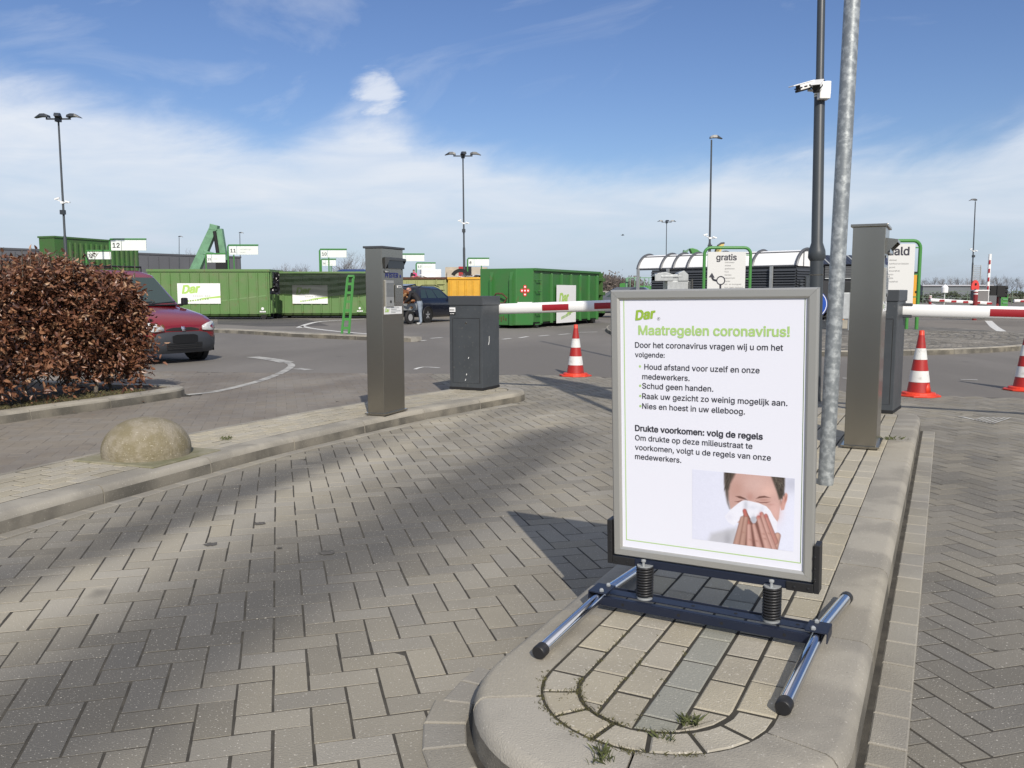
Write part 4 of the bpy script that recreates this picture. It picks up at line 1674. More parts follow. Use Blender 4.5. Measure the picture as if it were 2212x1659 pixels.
def barrier(label, corner, rz, a, b, h, boom0, boom1, r0, stripes, group, sticker=True, tail=.0):
    t = thing('boom_barrier', label, 'barrier', corner, rz, group)
    cx, cy = -a / 2, b / 2
    m = MB()
    m.box((cx, cy, .02), (a + .008, b + .008, .03), 0)
    m.build('plinth', M_dark, t)
    m = MB()
    m.box((cx, cy, h / 2 + .02), (a, b, h), 0)
    cab = m.build('cabinet', M_anthr, t, bevel=.006)
    m = MB()
    m.box((cx, cy, h + .0), (a + .022, b + .022, .115), 0)
    m.build('lid', M_anthr_lid, t, bevel=.006)
    m = MB()
    m.box((cx + .005, -.001, h * .44), (a - .09, .006, h * .72), 0)
    d = m.build('door', M_anthr, t, bevel=.002)
    m = MB()
    m.lathe([(.014, 0), (.014, .005), (.006, .006)], 14, 0, frame((cx + .01, -.004, h * .755), (1, 0, 0), (0, 0, 1)))
    m.build('lock', M_steel, d)
    m = MB()
    zt = h * .80
    for sgn in (0,):
        m.box((cx + .005, -.0006, zt + .004), (a - .082, .003, .006), 0)
        m.box((cx + .005 - (a - .083) / 2, -.0006, h * .44), (.006, .003, h * .72), 0)
        m.box((cx + .005 + (a - .083) / 2, -.0006, h * .44), (.006, .003, h * .72), 0)
    m.build('door_gap', M_dark, t)
    if sticker:
        m = MB()
        m.box((-a + .045, -.002, h - .115), (.085, .003, .055), 0)
        m.text('MAGIC', frame((-a + .008, -.0042, h - .125), (1, 0, 0), (0, 0, 1)), width=.066, mi=1, bold=.03)
        m.box((-a + .045, -.002, h - .165), (.085, .003, .036), 1)
        for k in range(3):
            m.box((-a + .022 + k * .02, -.004, h - .165), (.014, .0012, .009), 0)
        m.build('sticker', [M_white, M_black], t)
        m = MB()
        c_ = frame((.0008, b * .35, h * .55), (0, 1, 0), (0, 0, 1), (1, 0, 0))
        m.tube([c_ @ Vector((.02, .06, 0)), c_ @ Vector((.022, 0, 0)), c_ @ Vector((.004, -.05, 0))], .0035, 5, 0)
        for q in ((-.16, -.0012, .20), (-.175, -.0012, .13), (-.13, -.0012, .41)):
            m.box((-a * .35 + q[0] + .1, -.0045, q[2]), (.008, .001, .022), 0, rot=Matrix.Rotation(.4, 3, 'Y'))
        m.build('paint_scratch', M_white, t)
    # boom in world -> local
    Mi = (Matrix.Translation(corner) @ Matrix.Rotation(rz, 4, 'Z')).inverted()
    b0, b1 = Mi @ Vector(boom0), Mi @ Vector(boom1)
    d_ = (b1 - b0).normalized()
    up = Vector((0, 0, 1))
    sd_ = d_.cross(up).normalized()
    up = sd_.cross(d_)
    Ln = (b1 - b0).length
    m = MB()
    n = 20
    vs = []
    for s_, k in ((-tail, 1.0), (Ln, .97)):
        for i in range(n):
            t_ = 2 * math.pi * i / n
            vs.append(b0 + d_ * s_ + up * (math.sin(t_) * r0 * 1.15 * k) + sd_ * (math.cos(t_) * r0 * .72 * k))
    m.add(vs, [(i, (i + 1) % n, n + (i + 1) % n, n + i) for i in range(n)] + [tuple(range(n))[::-1], tuple(range(n, 2 * n))])
    bo = m.build('boom', M_white, t, smooth=50)
    m = MB()
    for s0, s1 in stripes:
        for lo, hi in ((-.62, .56), (2.52, 3.70)):
            vs, k = [], 8
            for s_ in (s0, s1):
                for i in range(k + 1):
                    t_ = lo + (hi - lo) * i / k
                    vs.append(b0 + d_ * s_ + up * (math.sin(t_) * r0 * 1.165) + sd_ * (math.cos(t_) * r0 * .735))
            m.add(vs, [(i, i + 1, k + 2 + i, k + 1 + i) for i in range(k)])
    m.build('red_stripe', M_red, bo)
    m = MB()
    m.box(b0 + d_ * -.06 + sd_ * -.02, (.16, .10, .15), 0, rot=frame((0, 0, 0), d_, sd_).to_3x3())
    m.build('boom_clamp', M_anthr_lid, bo, bevel=.008)
    return t


barrier('lowered boom barrier whose wide dark cabinet carries a small white and black sticker', Vector((-.372, 10.64, .12)), R(-26), .47, .47, 1.13,
        (-.20, 11.2, 1.135), (2.75, 9.85, 1.255), .059, [(.66, 1.02), (1.36, 1.72), (2.08, 2.4)], 'barriers of the entry lanes')
barrier('lowered boom barrier whose dark cabinet is half hidden by a steel payment column', Vector((3.875, 8.59, .12)), R(-33), .34, .50, 1.20,
        (4.13, 8.86, 1.165), (7.6, 7.1, 1.10), .057, [(.72, 1.12), (1.9, 2.3), (3.0, 3.4)], 'barriers of the entry lanes', sticker=False, tail=.5)

# ------------------------------------------------------------------ traffic cones


def cone(label, loc, rz, h, patch=False, lift=False):
    t = thing('traffic_cone', label, 'traffic cone', loc, rz, 'traffic cones at the lane ends')
    k = h / .85
    m = MB()
    pl = []
    for i in range(8):
        t_ = math.pi / 8 + i * math.pi / 4
        pl.append((.27 * k * math.cos(t_), .27 * k * math.sin(t_)))
    m.prism(pl, .0, .022 * k)
    m.lathe([(.205 * k, .022 * k), (.20 * k, .05 * k), (.165 * k, .055 * k)], 28, 0, capb=False)
    m.build('base', M_cone_orange, t, bevel=.006)
    m = MB()

    def rad(z):
        return (.150 - .115 * z / .80) * k
    bands = [(.05, .185, 0), (.185, .33, 1), (.33, .475, 0), (.475, .62, 1), (.62, .79, 0), (.79, .85, 2)]
    for z0, z1, mi in bands:
        e = .0 if mi != 1 else .0025
        if mi == 2:
            m.lathe([(.037 * k, z0 * k), (.034 * k, z0 * k + .005), (.032 * k, z1 * k - .006), (.026 * k, z1 * k)], 28, 2)
        else:
            m.lathe([(rad(z0) + e, z0 * k), (rad(z1) + e, z1 * k)], 28, mi, capb=False, capt=False)
    m.build('body', [M_cone_red, M_cone_white, M_cone_orange], t, smooth=50)
    if patch:
        m = MB()
        vs = []
        n = 9
        for i in range(n + 1):
            a_ = -1.9 + .75 * i / n
            hh = .055 + .115 * math.sin(math.pi * min(1, (i + .6) / (n + 1))) ** .5
            vs += [((rad(.055) + .006) * math.cos(a_), (rad(.055) + .006) * math.sin(a_), .055 * k), ((rad(hh) + .006) * math.cos(a_), (rad(hh) + .006) * math.sin(a_), hh * k)]
        m.add(vs, [(2 * i, 2 * i + 2, 2 * i + 3, 2 * i + 1) for i in range(n)])
        o = m.build('grip_patch', M_cone_orange, t, smooth=True)
        o.modifiers.new('thick', 'SOLIDIFY').thickness = .006
    return t


c1 = gp(1243, 812)
cone('red and white cone standing in the lane behind the notice, under the first boom', c1, R(10), .835)
c2 = gp(1984, 855)
cone('red and white cone with a bright orange patch, beside the half hidden cabinet', c2, R(30), .86, patch=True)
c3 = gp(2213, 843)
cone('red and white cone cut off by the right edge of the photo', c3, R(5), .86)

# ------------------------------------------------------------------ concrete half-sphere bollard
bc = Vector((-2.765, 6.36, .12))
t = thing('concrete_bollard', 'mossy exposed aggregate concrete half sphere on a square slab', 'bollard', bc, R(-20))
m = MB()
m.box((.02, 0, .004), (.74, .72, .016))
m.build('slab', mat('mossy_slab', (.26, .24, .17), .9, col2=(.16, .155, .085), scale=4, speck=.3), t, bevel=.006)
m = MB()
pr = [(.315, .01), (.318, .05)]
for k in range(1, 15):
    a_ = math.pi / 2 * k / 15
    pr.append((.318 * math.cos(a_) ** .92, .05 + .245 * math.sin(a_)))
pr.append((.001, .296))
m.lathe(pr, 48, 0)
mm = mat('mossy_concrete', (.29, .255, .19), .9, col2=(.205, .175, .105), scale=7, thr=(.36, .62), bump=1.0, bscale=60, speck=.6, speck_scale=85, speck_col=(.5, .46, .37))
m.build('half_sphere', mm, t, smooth=70)

# ------------------------------------------------------------------ beech hedge


def hedge():
    root = thing('beech_hedge', 'clipped beech hedge with dry copper brown leaves in the kerbed bed', 'hedge', (0, 0, .1))
    a, b = Vector((-7.25, 5.2)), Vector((-4.72, 10.95))
    # front face line runs parallel to the kerb, 0.45 m behind; hedge is 1.0 m deep, 1.75 m high
    d = (b - a).normalized()
    nrm = Vector((d.y, -d.x))
    L = (b - a).length
    DEP, HT = 1.2, 1.54
    V, Fc = [], []
    tw = MB()

    def leaf(p, size, ori=None):
        nonlocal V, Fc
        ax_ = Vector((random.gauss(0, 1), random.gauss(0, 1), random.gauss(-.25, .8))).normalized()
        if ori is not None:
            ax_ = (ax_ * .8 + ori).normalized()
        sx_ = ax_.orthogonal().normalized()
        sx_.rotate(Matrix.Rotation(random.uniform(0, 6.28), 3, ax_))
        up = ax_.cross(sx_)
        w = size * random.uniform(.17, .27)
        fold = random.uniform(.1, .5) * w
        curl = up * (-size * random.uniform(0, .3))
        i = len(V)
        V.extend([p, p + ax_ * size * .3 + sx_ * w + up * fold, p + ax_ * size * .7 + sx_ * w * .75 + up * fold + curl * .5, p + ax_ * size + curl,
                  p + ax_ * size * .7 - sx_ * w * .75 + up * fold + curl * .5, p + ax_ * size * .3 - sx_ * w + up * fold, p + ax_ * size * .5 + curl * .3])
        Fc.extend([(i, i + 1, i + 2, i + 6), (i + 6, i + 2, i + 3), (i, i + 6, i + 4, i + 5), (i + 6, i + 3, i + 4)])

    def surf(s_, u_):
        return .10 * math.sin(s_ * 2.3 + u_ * 3.1) + .07 * math.sin(s_ * 5.1 - u_ * 4.3) + .05 * math.sin(s_ * 9 + u_ * 8)
    n_cl = 6600
    for k in range(n_cl):
        r = random.random()
        s_ = random.uniform(0, L)
        if r < .42:      # front
            z = random.uniform(.10, HT)
            dep = abs(random.gauss(0, .13)) - .03 + surf(s_, z)
        elif r < .61:    # top
            dep = random.uniform(0, DEP)
            z = HT - abs(random.gauss(0, .12)) + surf(s_, dep) * .8
        elif r < .74:    # right end
            z = random.uniform(.12, HT)
            dep = random.uniform(0, DEP)
            s_ = L - abs(random.gauss(0, .14)) + surf(dep, z)
        else:
            z = random.uniform(.2, HT - .1)
            dep = random.uniform(.25, DEP)
        if z < .30 and random.random() < (.85 if s_ > L - 1.6 else .4):
            continue
        # rounded shoulders
        if z > HT - .25:
            dep += (z - HT + .25) * .5
            if s_ > L - .9:
                s_ -= (z - HT + .25) * 1.3 * random.random()
                z -= max(0, s_ - L + .9) * .18
        base = a + d * s_ - nrm * dep
        c = Vector((base.x, base.y, z))
        nl = random.randint(8, 14)
        out_ = Vector((nrm.x, nrm.y, 0)) if dep < .3 else Vector((0, 0, 1))
        ori = (out_ * random.uniform(.3, 1.1) + Vector((random.gauss(0, .6), random.gauss(0, .6), random.gauss(.05, .6)))).normalized()
        for q in range(nl):
            p = c + Vector((random.gauss(0, .058), random.gauss(0, .058), random.gauss(0, .052)))
            leaf(p, random.uniform(.045, .092), ori)
        if random.random() < .35:
            inn = a + d * (s_ + random.uniform(-.15, .15)) - nrm * (DEP / 2)
            tw.tube([(inn.x, inn.y, max(.1, z - .25)), tuple(c)], [.007, .003], 4)
    # bare sprigs standing proud of the top
    for k in range(560):
        s_ = random.uniform(.1, L - .05)
        dep = random.uniform(.0, DEP)
        base = a + d * s_ - nrm * dep
        z = HT - .12
        ln = random.uniform(.12, .36)
        e = Vector((base.x + random.gauss(0, .06), base.y + random.gauss(0, .06), z + ln))
        tw.tube([(base.x, base.y, z), tuple(e)], [.004, .002], 4)
        for q in range(random.randint(0, 3)):
            f = random.uniform(.4, 1)
            p = Vector((base.x, base.y, z)).lerp(e, f)
            tw.tube([tuple(p), tuple(p + Vector((random.gauss(0, .05), random.gauss(0, .05), random.uniform(.02, .08))))], [.003, .0015], 3)
            if random.random() < .45:
                leaf(p, random.uniform(.04, .07))
    me = bpy.data.meshes.new('foliage')
    me.from_pydata([tuple(v) for v in V], [], Fc)
    m = bpy.data.materials.new('dry_beech_leaf')
    m.use_nodes = True
    nt = m.node_tree
    b_ = nt.nodes['Principled BSDF']
    b_.inputs['Roughness'].default_value = .38
    b_.inputs['Specular IOR Level'].default_value = .55
    ge = nd(nt, 'ShaderNodeNewGeometry')
    rp = nd(nt, 'ShaderNodeValToRGB')
    e = rp.color_ramp.elements
    e[0].color, e[0].position = (.065, .029, .018, 1), 0
    e[1].color, e[1].position = (.50, .325, .20, 1), 1
    for ps, c_ in ((.35, (.150, .060, .034, 1)), (.75, (.245, .112, .060, 1)), (.93, (.36, .19, .105, 1))):
        k = rp.color_ramp.elements.new(ps)
        k.color = c_
    nt.links.new(ge.outputs['Random Per Island'], rp.inputs[0])
    nt.links.new(rp.outputs[0], b_.inputs['Base Color'])
    tr = nd(nt, 'ShaderNodeBsdfTranslucent')
    nt.links.new(rp.outputs[0], tr.inputs[0])
    ms = nd(nt, 'ShaderNodeMixShader', n_0=.18)
    nt.links.new(b_.outputs[0], ms.inputs[1])
    nt.links.new(tr.outputs[0], ms.inputs[2])
    nt.links.new(ms.outputs[0], nt.nodes['Material Output'].inputs[0])
    me.materials.append(m)
    # leaves that have dropped on the bed, the kerb and the lane
    V2, V, Fc2, Fc = V, [], Fc, []
    for k in range(420):
        s_ = random.uniform(0, L + .3)
        dep = -abs(random.gauss(0, .38)) + .25
        base = a + d * s_ - nrm * dep
        off_k = -dep
        z_ = .012 if dep > -.16 else (.03 if dep > -.42 else -.085)
        i0 = len(V)
        if random.random() < (.30 if dep < -.42 else .9):
            leaf(Vector((0, 0, 0)), random.uniform(.035, .06))
            for q in range(i0, len(V)):
                v_ = V[q]
                V[q] = Vector((base.x + v_.x, base.y + v_.y, .1 + z_ + .012 + v_.z * .12))
    mf = bpy.data.meshes.new('fallen_leaves')
    mf.from_pydata([tuple(v) for v in V], [], Fc)
    mf.materials.append(m)
    of = bpy.data.objects.new('fallen_leaves', mf)
    COL.objects.link(of)
    struct(of, 'stuff')
    tag(of, 'dry brown leaves scattered on the kerbed bed and lane below the hedge', 'leaves')
    V, Fc = V2, Fc2
    o = bpy.data.objects.new('foliage', me)
    COL.objects.link(o)
    o.parent = root
    # stems
    for k in range(15):
        s_ = .25 + (L - .4) * k / 14
        base = a + d * s_ - nrm * random.uniform(.12, .5)
        lean = random.gauss(0, .10)
        tw.tube([(base.x, base.y, -.02), (base.x + d.x * lean, base.y + d.y * lean, .45), (base.x + d.x * lean * 1.3, base.y + d.y * lean * 1.3, 1.2)], [.026, .02, .012], 7)
        tw.tube([(base.x + d.x * lean * .5, base.y + d.y * lean * .5, .2), (base.x - d.x * .2, base.y - d.y * .2, .8)], [.016, .008], 6)
    tw.build('branches', mat('beech_bark', (.16, .135, .11), .9, col2=(.09, .08, .06), scale=12), root)


hedge()


def tufts(name, spots, mat_, hmin, hmax, n, spread, label, cat='grass'):
    """small grass blades"""
    V, Fc = [], []
    for (x, y, z) in spots:
        for k in range(n):
            p = Vector((x + random.gauss(0, spread), y + random.gauss(0, spread), z))
            h = random.uniform(hmin, hmax)
            an = random.uniform(0, 6.28)
            w = Vector((math.cos(an), math.sin(an), 0)) * h * .07
            l_ = Vector((random.gauss(0, .5), random.gauss(0, .5), 0)) * h
            i = len(V)
            V += [p - w, p + w, p + l_ * .4 + Vector((0, 0, h * .7)) + w * .6, p + l_ + Vector((0, 0, h))]
            Fc += [(i, i + 1, i + 2), (i, i + 2, i + 3)]
    me = bpy.data.meshes.new(name)
    me.from_pydata([tuple(v) for v in V], [], Fc)
    me.materials.append(mat_)
    o = bpy.data.objects.new(name, me)
    COL.objects.link(o)
    struct(o, 'stuff')
    return tag(o, label, cat)


M_moss = mat('moss_blades', (.085, .080, .030), .9, island=.4)
M_grass = mat('grass_blades', (.075, .088, .028), .85, island=.4)
M_litter = mat('bed_grass', (.105, .095, .040), .85, island=.45)
sp = []
for k in range(300):       # ring joint round the nose and joints near it
    t_ = random.uniform(.05, math.pi - .9)
    r_ = rin + random.gauss(.004, .006) if random.random() < .55 else r2 + random.gauss(.002, .007)
    q = isl(I_S0 - r_ * math.sin(t_), I_QC - r_ * math.cos(t_))
    sp.append((q.x, q.y, .112))
for k in range(110):
    j = random.choice((1, 1, 2, 2, 3))
    q = isl(I_S0 + random.uniform(-.2, .45) , qa + rw * j + random.gauss(0, .004))
    sp.append((q.x, q.y, .112))
for k in range(60):
    t_ = math.pi * random.choice((1, 2, 3)) / nw
    r_ = random.uniform(r2, rin)
    q = isl(I_S0 - r_ * math.sin(t_), I_QC - r_ * math.cos(t_))
    sp.append((q.x + random.gauss(0, .005), q.y + random.gauss(0, .005), .112))
tufts('joint_moss', sp, M_moss, .004, .016, 5, .005, 'olive moss growing in the joints at the rounded island nose', 'moss')
sp = []
for px, py, z, n_ in ((1490, 1558, .12, 16), (1300, 1640, .12, 8), (1308, 1628, .12, 5), (1440, 1600, .12, 6)):
    c = gp(px, py, z)
    for k in range(n_):
        sp.append((c.x + random.gauss(0, .012), c.y + random.gauss(0, .012), .112))
c = gp(1915, 948, .12)
for k in range(26):
    sp.append((c.x + random.gauss(0, .05), c.y + random.gauss(0, .04), .112))
c = gp(492, 948, .12)
for k in range(14):
    sp.append((c.x + random.gauss(0, .03), c.y + random.gauss(0, .03), .115))
tufts('weed_grass', sp, M_grass, .012, .034, 6, .007, 'small green weeds sprouting between the island pavers', 'grass')
sp = []
HBN = normals2(HB, 1)
for k in range(1900):
    i = random.randrange(10, len(HB))
    off = .22 + abs(random.gauss(0, .33))
    q = HB[i] + HBN[i] * off
    sp.append((q.x, q.y, .10))
tufts('bed_grass', sp, M_litter, .012, .045, 5, .02, 'yellowish grass along the kerb below the brown hedge', 'grass')


# ------------------------------------------------------------------ containers
def dar_panel(parent, x, z, w, h, y, dim=False, name='advert_panel'):
    """white advertising panel facing -Y, lower left corner (x, z)"""
    m = MB()
    m.box((x + w / 2, y, z + h / 2), (w, .02, h), 0)
    yy = y - .012
    m.text('Dar', frame((x + w * .10, yy, z + h * .50), (1, .0, .07), (0, 0, 1)), width=w * .44 if w > h * 1.3 else w * .52, mi=1, bold=.04, shear=.2)
    for r_, (a, b) in enumerate(((.36, .60), (.64, .78))):
        n = 5 if r_ == 0 else 3
        for k in range(n):
            x0 = x + w * (a + (b - a) * k / n)
            m.add([(x0, yy, z + h * .345), (x0 + w * .035, yy, z + h * .345), (x0 + w * .035, yy, z + h * .41), (x0, yy, z + h * .41)], [(0, 1, 2, 3)], 2)
    m.add([(x + w * .45, yy, z + h * .20), (x + w, yy, z + h * .29), (x + w, yy, z + h * .39), (x + w * .55, yy, z + h * .27)], [(0, 1, 2, 3)], 1)
    for k in range(9):
        x0, z0 = x + w * (.22 + .058 * k), z + h * (.085 + .014 * k)
        m.add([(x0, yy - .001, z0), (x0 + w * .042, yy - .001, z0 + h * .01), (x0 + w * .042, yy - .001, z0 + h * .085), (x0, yy - .001, z0 + h * .075)], [(0, 1, 2, 3)], 3 if k % 3 else 1)
    return m.build(name, [M_white, M_green_text, mat('print_light_grey', (.52, .54, .50), .6), mat('print_mid_green', (.27, .40, .16), .6)], parent)


def skip(name, label, loc, rz, L, Wd, H, mt, z0=.28, ribs=11, sweep=True, group=None, dark=True, rail=None):
    """open roll-off container: local x = length, front face at y=0, body behind"""
    t = thing(name, label, 'container', loc, rz, group)
    m = MB()
    th = .05
    fr_ = z0
    # tub: four walls and floor
    m.box((L / 2, th / 2, (fr_ + H) / 2), (L, th, H - fr_))
    m.box((L / 2, Wd - th / 2, (fr_ + H) / 2), (L, th, H - fr_))
    m.box((th / 2, Wd / 2, (fr_ + H) / 2), (th, Wd - 2 * th, H - fr_))
    m.box((L - th / 2, Wd / 2, (fr_ + H) / 2), (th, Wd - 2 * th, H - fr_))
    m.box((L / 2, Wd / 2, fr_ + .03), (L - 2 * th, Wd - 2 * th, .06))
    # pressed ribs on the long front
    for k in range(ribs):
        x = .12 + (L - .24) * k / (ribs - 1)
        r_ = .055
        m.add([(x - .06, 0, fr_), (x - .035, -r_, fr_), (x + .035, -r_, fr_), (x + .06, 0, fr_), (x - .06, 0, H - .16), (x - .035, -r_, H - .16), (x + .035, -r_, H - .16), (x + .06, 0, H - .16)],
              [(0, 1, 5, 4), (1, 2, 6, 5), (2, 3, 7, 6), (4, 5, 6, 7), (3, 2, 1, 0)])
    # slanted lower shell
    m.add([(0, -.002, fr_), (L, -.002, fr_), (L, .12, fr_ - .12), (0, .12, fr_ - .12)], [(3, 2, 1, 0)])
    for k in range(4):
        y = .25 + (Wd - .5) * k / 3
        m.box((-.028, y, (fr_ + H) / 2), (.055, .08, H - fr_ - .1))
        m.box((L + .028, y, (fr_ + H) / 2), (.055, .08, H - fr_ - .1))
    m.build('tub', mt, t)
    m = MB()
    for y in (-.045, Wd - .035):
        m.box((L / 2, y + .04, H - .03), (L + .1, .11, .13))
    for x in (-.045, L - .065):
        m.box((x + .05, Wd / 2, H - .031), (.11, Wd - .12, .128))
    m.build('top_rail', rail or mt, t, bevel=.01)
    m = MB()
    m.box((L / 2, Wd * .32, z0 / 2 + .03), (L - .1, .16, z0 - .1))
    m.box((L / 2, Wd * .68, z0 / 2 + .03), (L - .1, .16, z0 - .1))
    n = int(L / .5)
    for k in range(n):
        m.box((.3 + (L - .6) * k / (n - 1), Wd / 2, z0 - .06), (.08, Wd - .3, .11))
    m.build('skid', M_dark, t)
    m = MB()
    for x in (.35, L - .35):
        for y in (.18, Wd - .18):
            m.cyl((x - .0, y - .12, .14), (x, y + .12, .14), .14, n=16)
    m.build('roller', M_dark, t, smooth=40)
    return t


c1a, c1b = pt(323, 690, 43.2), pt(584, 690, 43.2)
L1_ = c1b.x - c1a.x
H1 = pt(450, 583, 43.2).z
t = skip('roll_off_container', 'long green roll-off container with a bright white logo panel, behind the red van', (c1a.x, 43.2, 0), 0, L1_, 2.4, H1, M_green, group='containers along the yard', ribs=13)
q0, q1 = pt(384, 656, 43.1), pt(475, 612, 43.1)
dar_panel(t, q0.x - c1a.x, q0.z, q1.x - q0.x, q1.z - q0.z, -.075)
m = MB()
q = pt(567, 672, 43.1)
m.lathe([(.07, 0), (.07, .004)], 14, 0, frame((q.x - c1a.x, -.06, q.z + .12), (1, 0, 0), (0, 0, 1)))
for k in range(4):
    m.box((q.x - c1a.x - .12 + k * .08, -.06, q.z - .03), (.06, .006, .07), 0)
m.build('maker_mark', M_white, t)
# lighter lower flank: the bulged skin, a real fold in the plate
m = MB()
fold = [(pt(323, 668, 43).x - c1a.x, pt(0, 655, 43).z), (pt(450, 660, 43).x - c1a.x, pt(0, 652, 43).z), (L1_ - .15, pt(0, 637, 43).z)]
for (xa, za), (xb, zb) in zip(fold, fold[1:]):
    m.add([(xa, -.012, za), (xb, -.012, zb), (xb, -.03, zb - .05), (xa, -.03, za - .05), (xa, -.004, .34), (xb, -.004, .34)], [(3, 2, 1, 0), (4, 5, 2, 3)])
m.build('bulged_skin', M_green, t)

c2a, c2b = pt(588, 688, 45.0), pt(842, 688, 45.0)
L2_ = c2b.x - c2a.x
H2 = pt(690, 588, 45).z
t = skip('roll_off_container', 'green roll-off container whose upper half is hung with dark netting, behind the leaning ladder', (c2a.x, 45.0, 0), 0, L2_, 2.4, H2, M_green, group='containers along the yard', ribs=13)
q0, q1 = pt(632, 656, 44.9), pt(707, 616, 44.9)
dar_panel(t, q0.x - c2a.x, q0.z, q1.x - q0.x, q1.z - q0.z, -.075)
m = MB()
for xa in (pt(780, 0, 45).x - c2a.x,):
    for s_ in (-1, 1):
        m.box((xa + s_ * .33, -.02, .95), (.05, .03, 1.25), rot=Matrix.Rotation(s_ * .5, 3, 'Y'))
m.build('brace', M_green, t)
m = MB()
q = pt(777, 672, 44.9)
for k in range(4):
    m.box((q.x - c2a.x - .12 + k * .08, -.06, q.z), (.06, .006, .07), 0)
m.lathe([(.06, 0), (.06, .004)], 12, 0, frame((q.x - c2a.x, -.06, q.z + .15), (1, 0, 0), (0, 0, 1)))
m.build('maker_mark', M_white, t)
# net hung over its front
m = MB()
nx, nz = 60, 14
zt, zb_ = H2 - .05, pt(0, 637, 44.8).z
vs = []
for j in range(nz + 1):
    for i in range(nx + 1):
        f = i / nx
        x = .05 + (L2_ - .05) * f
        z = zt + (zb_ - zt) * j / nz + (.05 * math.sin(f * 9) + .03 * math.sin(f * 23)) * (j / nz)
        y = -.14 - .035 * math.sin(f * 40 + j * .7) * .5 - .03 * math.sin(j * 1.7 + f * 6)
        vs.append((c2a.x + x, 45.0 + y, z))
m.add(vs, [(j * (nx + 1) + i, (j + 1) * (nx + 1) + i, (j + 1) * (nx + 1) + i + 1, j * (nx + 1) + i + 1) for j in range(nz) for i in range(nx)])
o = m.build('debris_net', M_net, smooth=True)
tag(o, 'dark green debris netting draped over the upper front of the second green container', 'net')
# crumpled black sheet at the corner between both containers
m = MB()
xa, xb = pt(571, 0, 43).x, pt(586, 0, 43).x
vs = []
for j in range(13):
    for i in range(9):
        vs.append((xa + (xb - xa) * i / 8 + random.gauss(0, .015) - (j > 8) * .02 * (8 - i), 43.0 + random.gauss(0, .05), H1 - .12 + (pt(0, 636, 43).z - H1 + .12) * j / 12))
m.add(vs, [(j * 9 + i, (j + 1) * 9 + i, (j + 1) * 9 + i + 1, j * 9 + i + 1) for j in range(12) for i in range(8)])
o = m.build('plastic_sheet', mat('black_sheeting', (.012, .012, .014), .22, spec=.6), smooth=True)
tag(o, 'crumpled shiny black plastic sheet hanging at the corner of the first green container', 'tarpaulin')

# olive and yellow containers behind the dark car
ca, cb_ = pt(836, 600, 50), pt(966, 600, 50)
H3 = pt(0, 600, 50).z
t = skip('roll_off_container', 'weathered olive green container with rusty rim behind the man at the car', (ca.x, 50, 0), 0, cb_.x - ca.x - .06, 2.4, H3, M_olive, ribs=7, group='containers along the yard', rail=M_rust)
m = MB()
xr = pt(957, 0, 50).x - ca.x
for k in range(5):
    m.box((xr - .25, -.09, H3 - .35 - k * .32), (.45, .03, .05))
for s_ in (-.25, .25):
    m.box((xr - .25 + s_, -.06, H3 - 1.0), (.05, .05, 1.8))
m.build('rung_ladder', M_olive, t)
cc_, cd_ = pt(968, 600, 50), pt(1075, 600, 50)
skip('roll_off_container', 'bright yellow container filled with scrap, left of the green compactor', (cc_.x, 50, 0), 0, cd_.x - cc_.x, 2.4, H3, M_yellow, ribs=7, group='containers along the yard')
# scrap on top
m = MB()
for k in range(46):
    x = random.uniform(pt(985, 0, 50).x, pt(1060, 0, 50).x)
    m.box((x, 50.4 + random.uniform(0, 1.4), H3 + random.uniform(-.1, .12)), (random.uniform(.3, 1.0), random.uniform(.3, .9), random.uniform(.02, .08)), random.choice((0, 0, 1, 2, 3)),
          rot=Euler((random.gauss(0, .15), random.gauss(0, .2), random.uniform(0, 3))).to_matrix())
q = pt(995, 596, 50.6)
for k in range(14):
    a0, a1 = math.pi * (.15 + .7 * k / 14), math.pi * (.15 + .7 * (k + 1) / 14)
    for r0_, r1_ in ((.42, .62),):
        m.add([(q.x + r * math.cos(a), 50.5 + dy, q.z - .2 + r * math.sin(a)) for dy in (0, .3) for r, a in ((r0_, a0), (r1_, a0), (r1_, a1), (r0_, a1))],
              [(0, 1, 2, 3), (7, 6, 5, 4), (0, 4, 5, 1), (2, 6, 7, 3), (1, 5, 6, 2), (3, 7, 4, 0)], 2)
o = m.build('scrap_metal', [M_white, M_galv_plain, M_dark, M_rust])
tag(o, 'heap of white sheets, black arch and rusty bits on top of the yellow container', 'scrap')

# tall dark green container beyond the hedge
pa, pb_ = pt(117, 512, 50), pt(298, 524, 56)
t = thing('tall_container', 'tall dark green corrugated container rising above the brown hedge', 'container', (pa.x, 50, 0), math.atan2(6, pb_.x - pa.x))
Lc = math.hypot(6, pb_.x - pa.x)
Hc = pa.z
m = MB()
m.box((Lc / 2, .6, Hc / 2), (Lc, 1.2, Hc))
n = 14
for k in range(n):
    x = 1.1 + (Lc - 1.3) * k / (n - 1)
    m.add([(x - .11, 0, .1), (x - .07, -.09, .1), (x + .07, -.09, .1), (x + .11, 0, .1), (x - .11, 0, Hc - .25), (x - .07, -.09, Hc - .25), (x + .07, -.09, Hc - .25), (x + .11, 0, Hc - .25)],
          [(0, 1, 5, 4), (1, 2, 6, 5), (2, 3, 7, 6), (4, 5, 6, 7)])
m.build('body', M_green_dark, t)
m = MB()
m.box((Lc / 2, .6, Hc + .02), (Lc + .1, 1.32, .10))
m.build('top_rail', M_green_dark, t)

# ------------------------------------------------------------------ compactor container
k0 = gp(1112, 711)
k1 = gp(1293, 697)
dirv = (Vector((3.9, 38.6, 0)) - Vector((.55, 32.2, 0)))
comp_rz = math.atan2(dirv.y, dirv.x)
base = gp(1152, 709)
Lk = 7.0
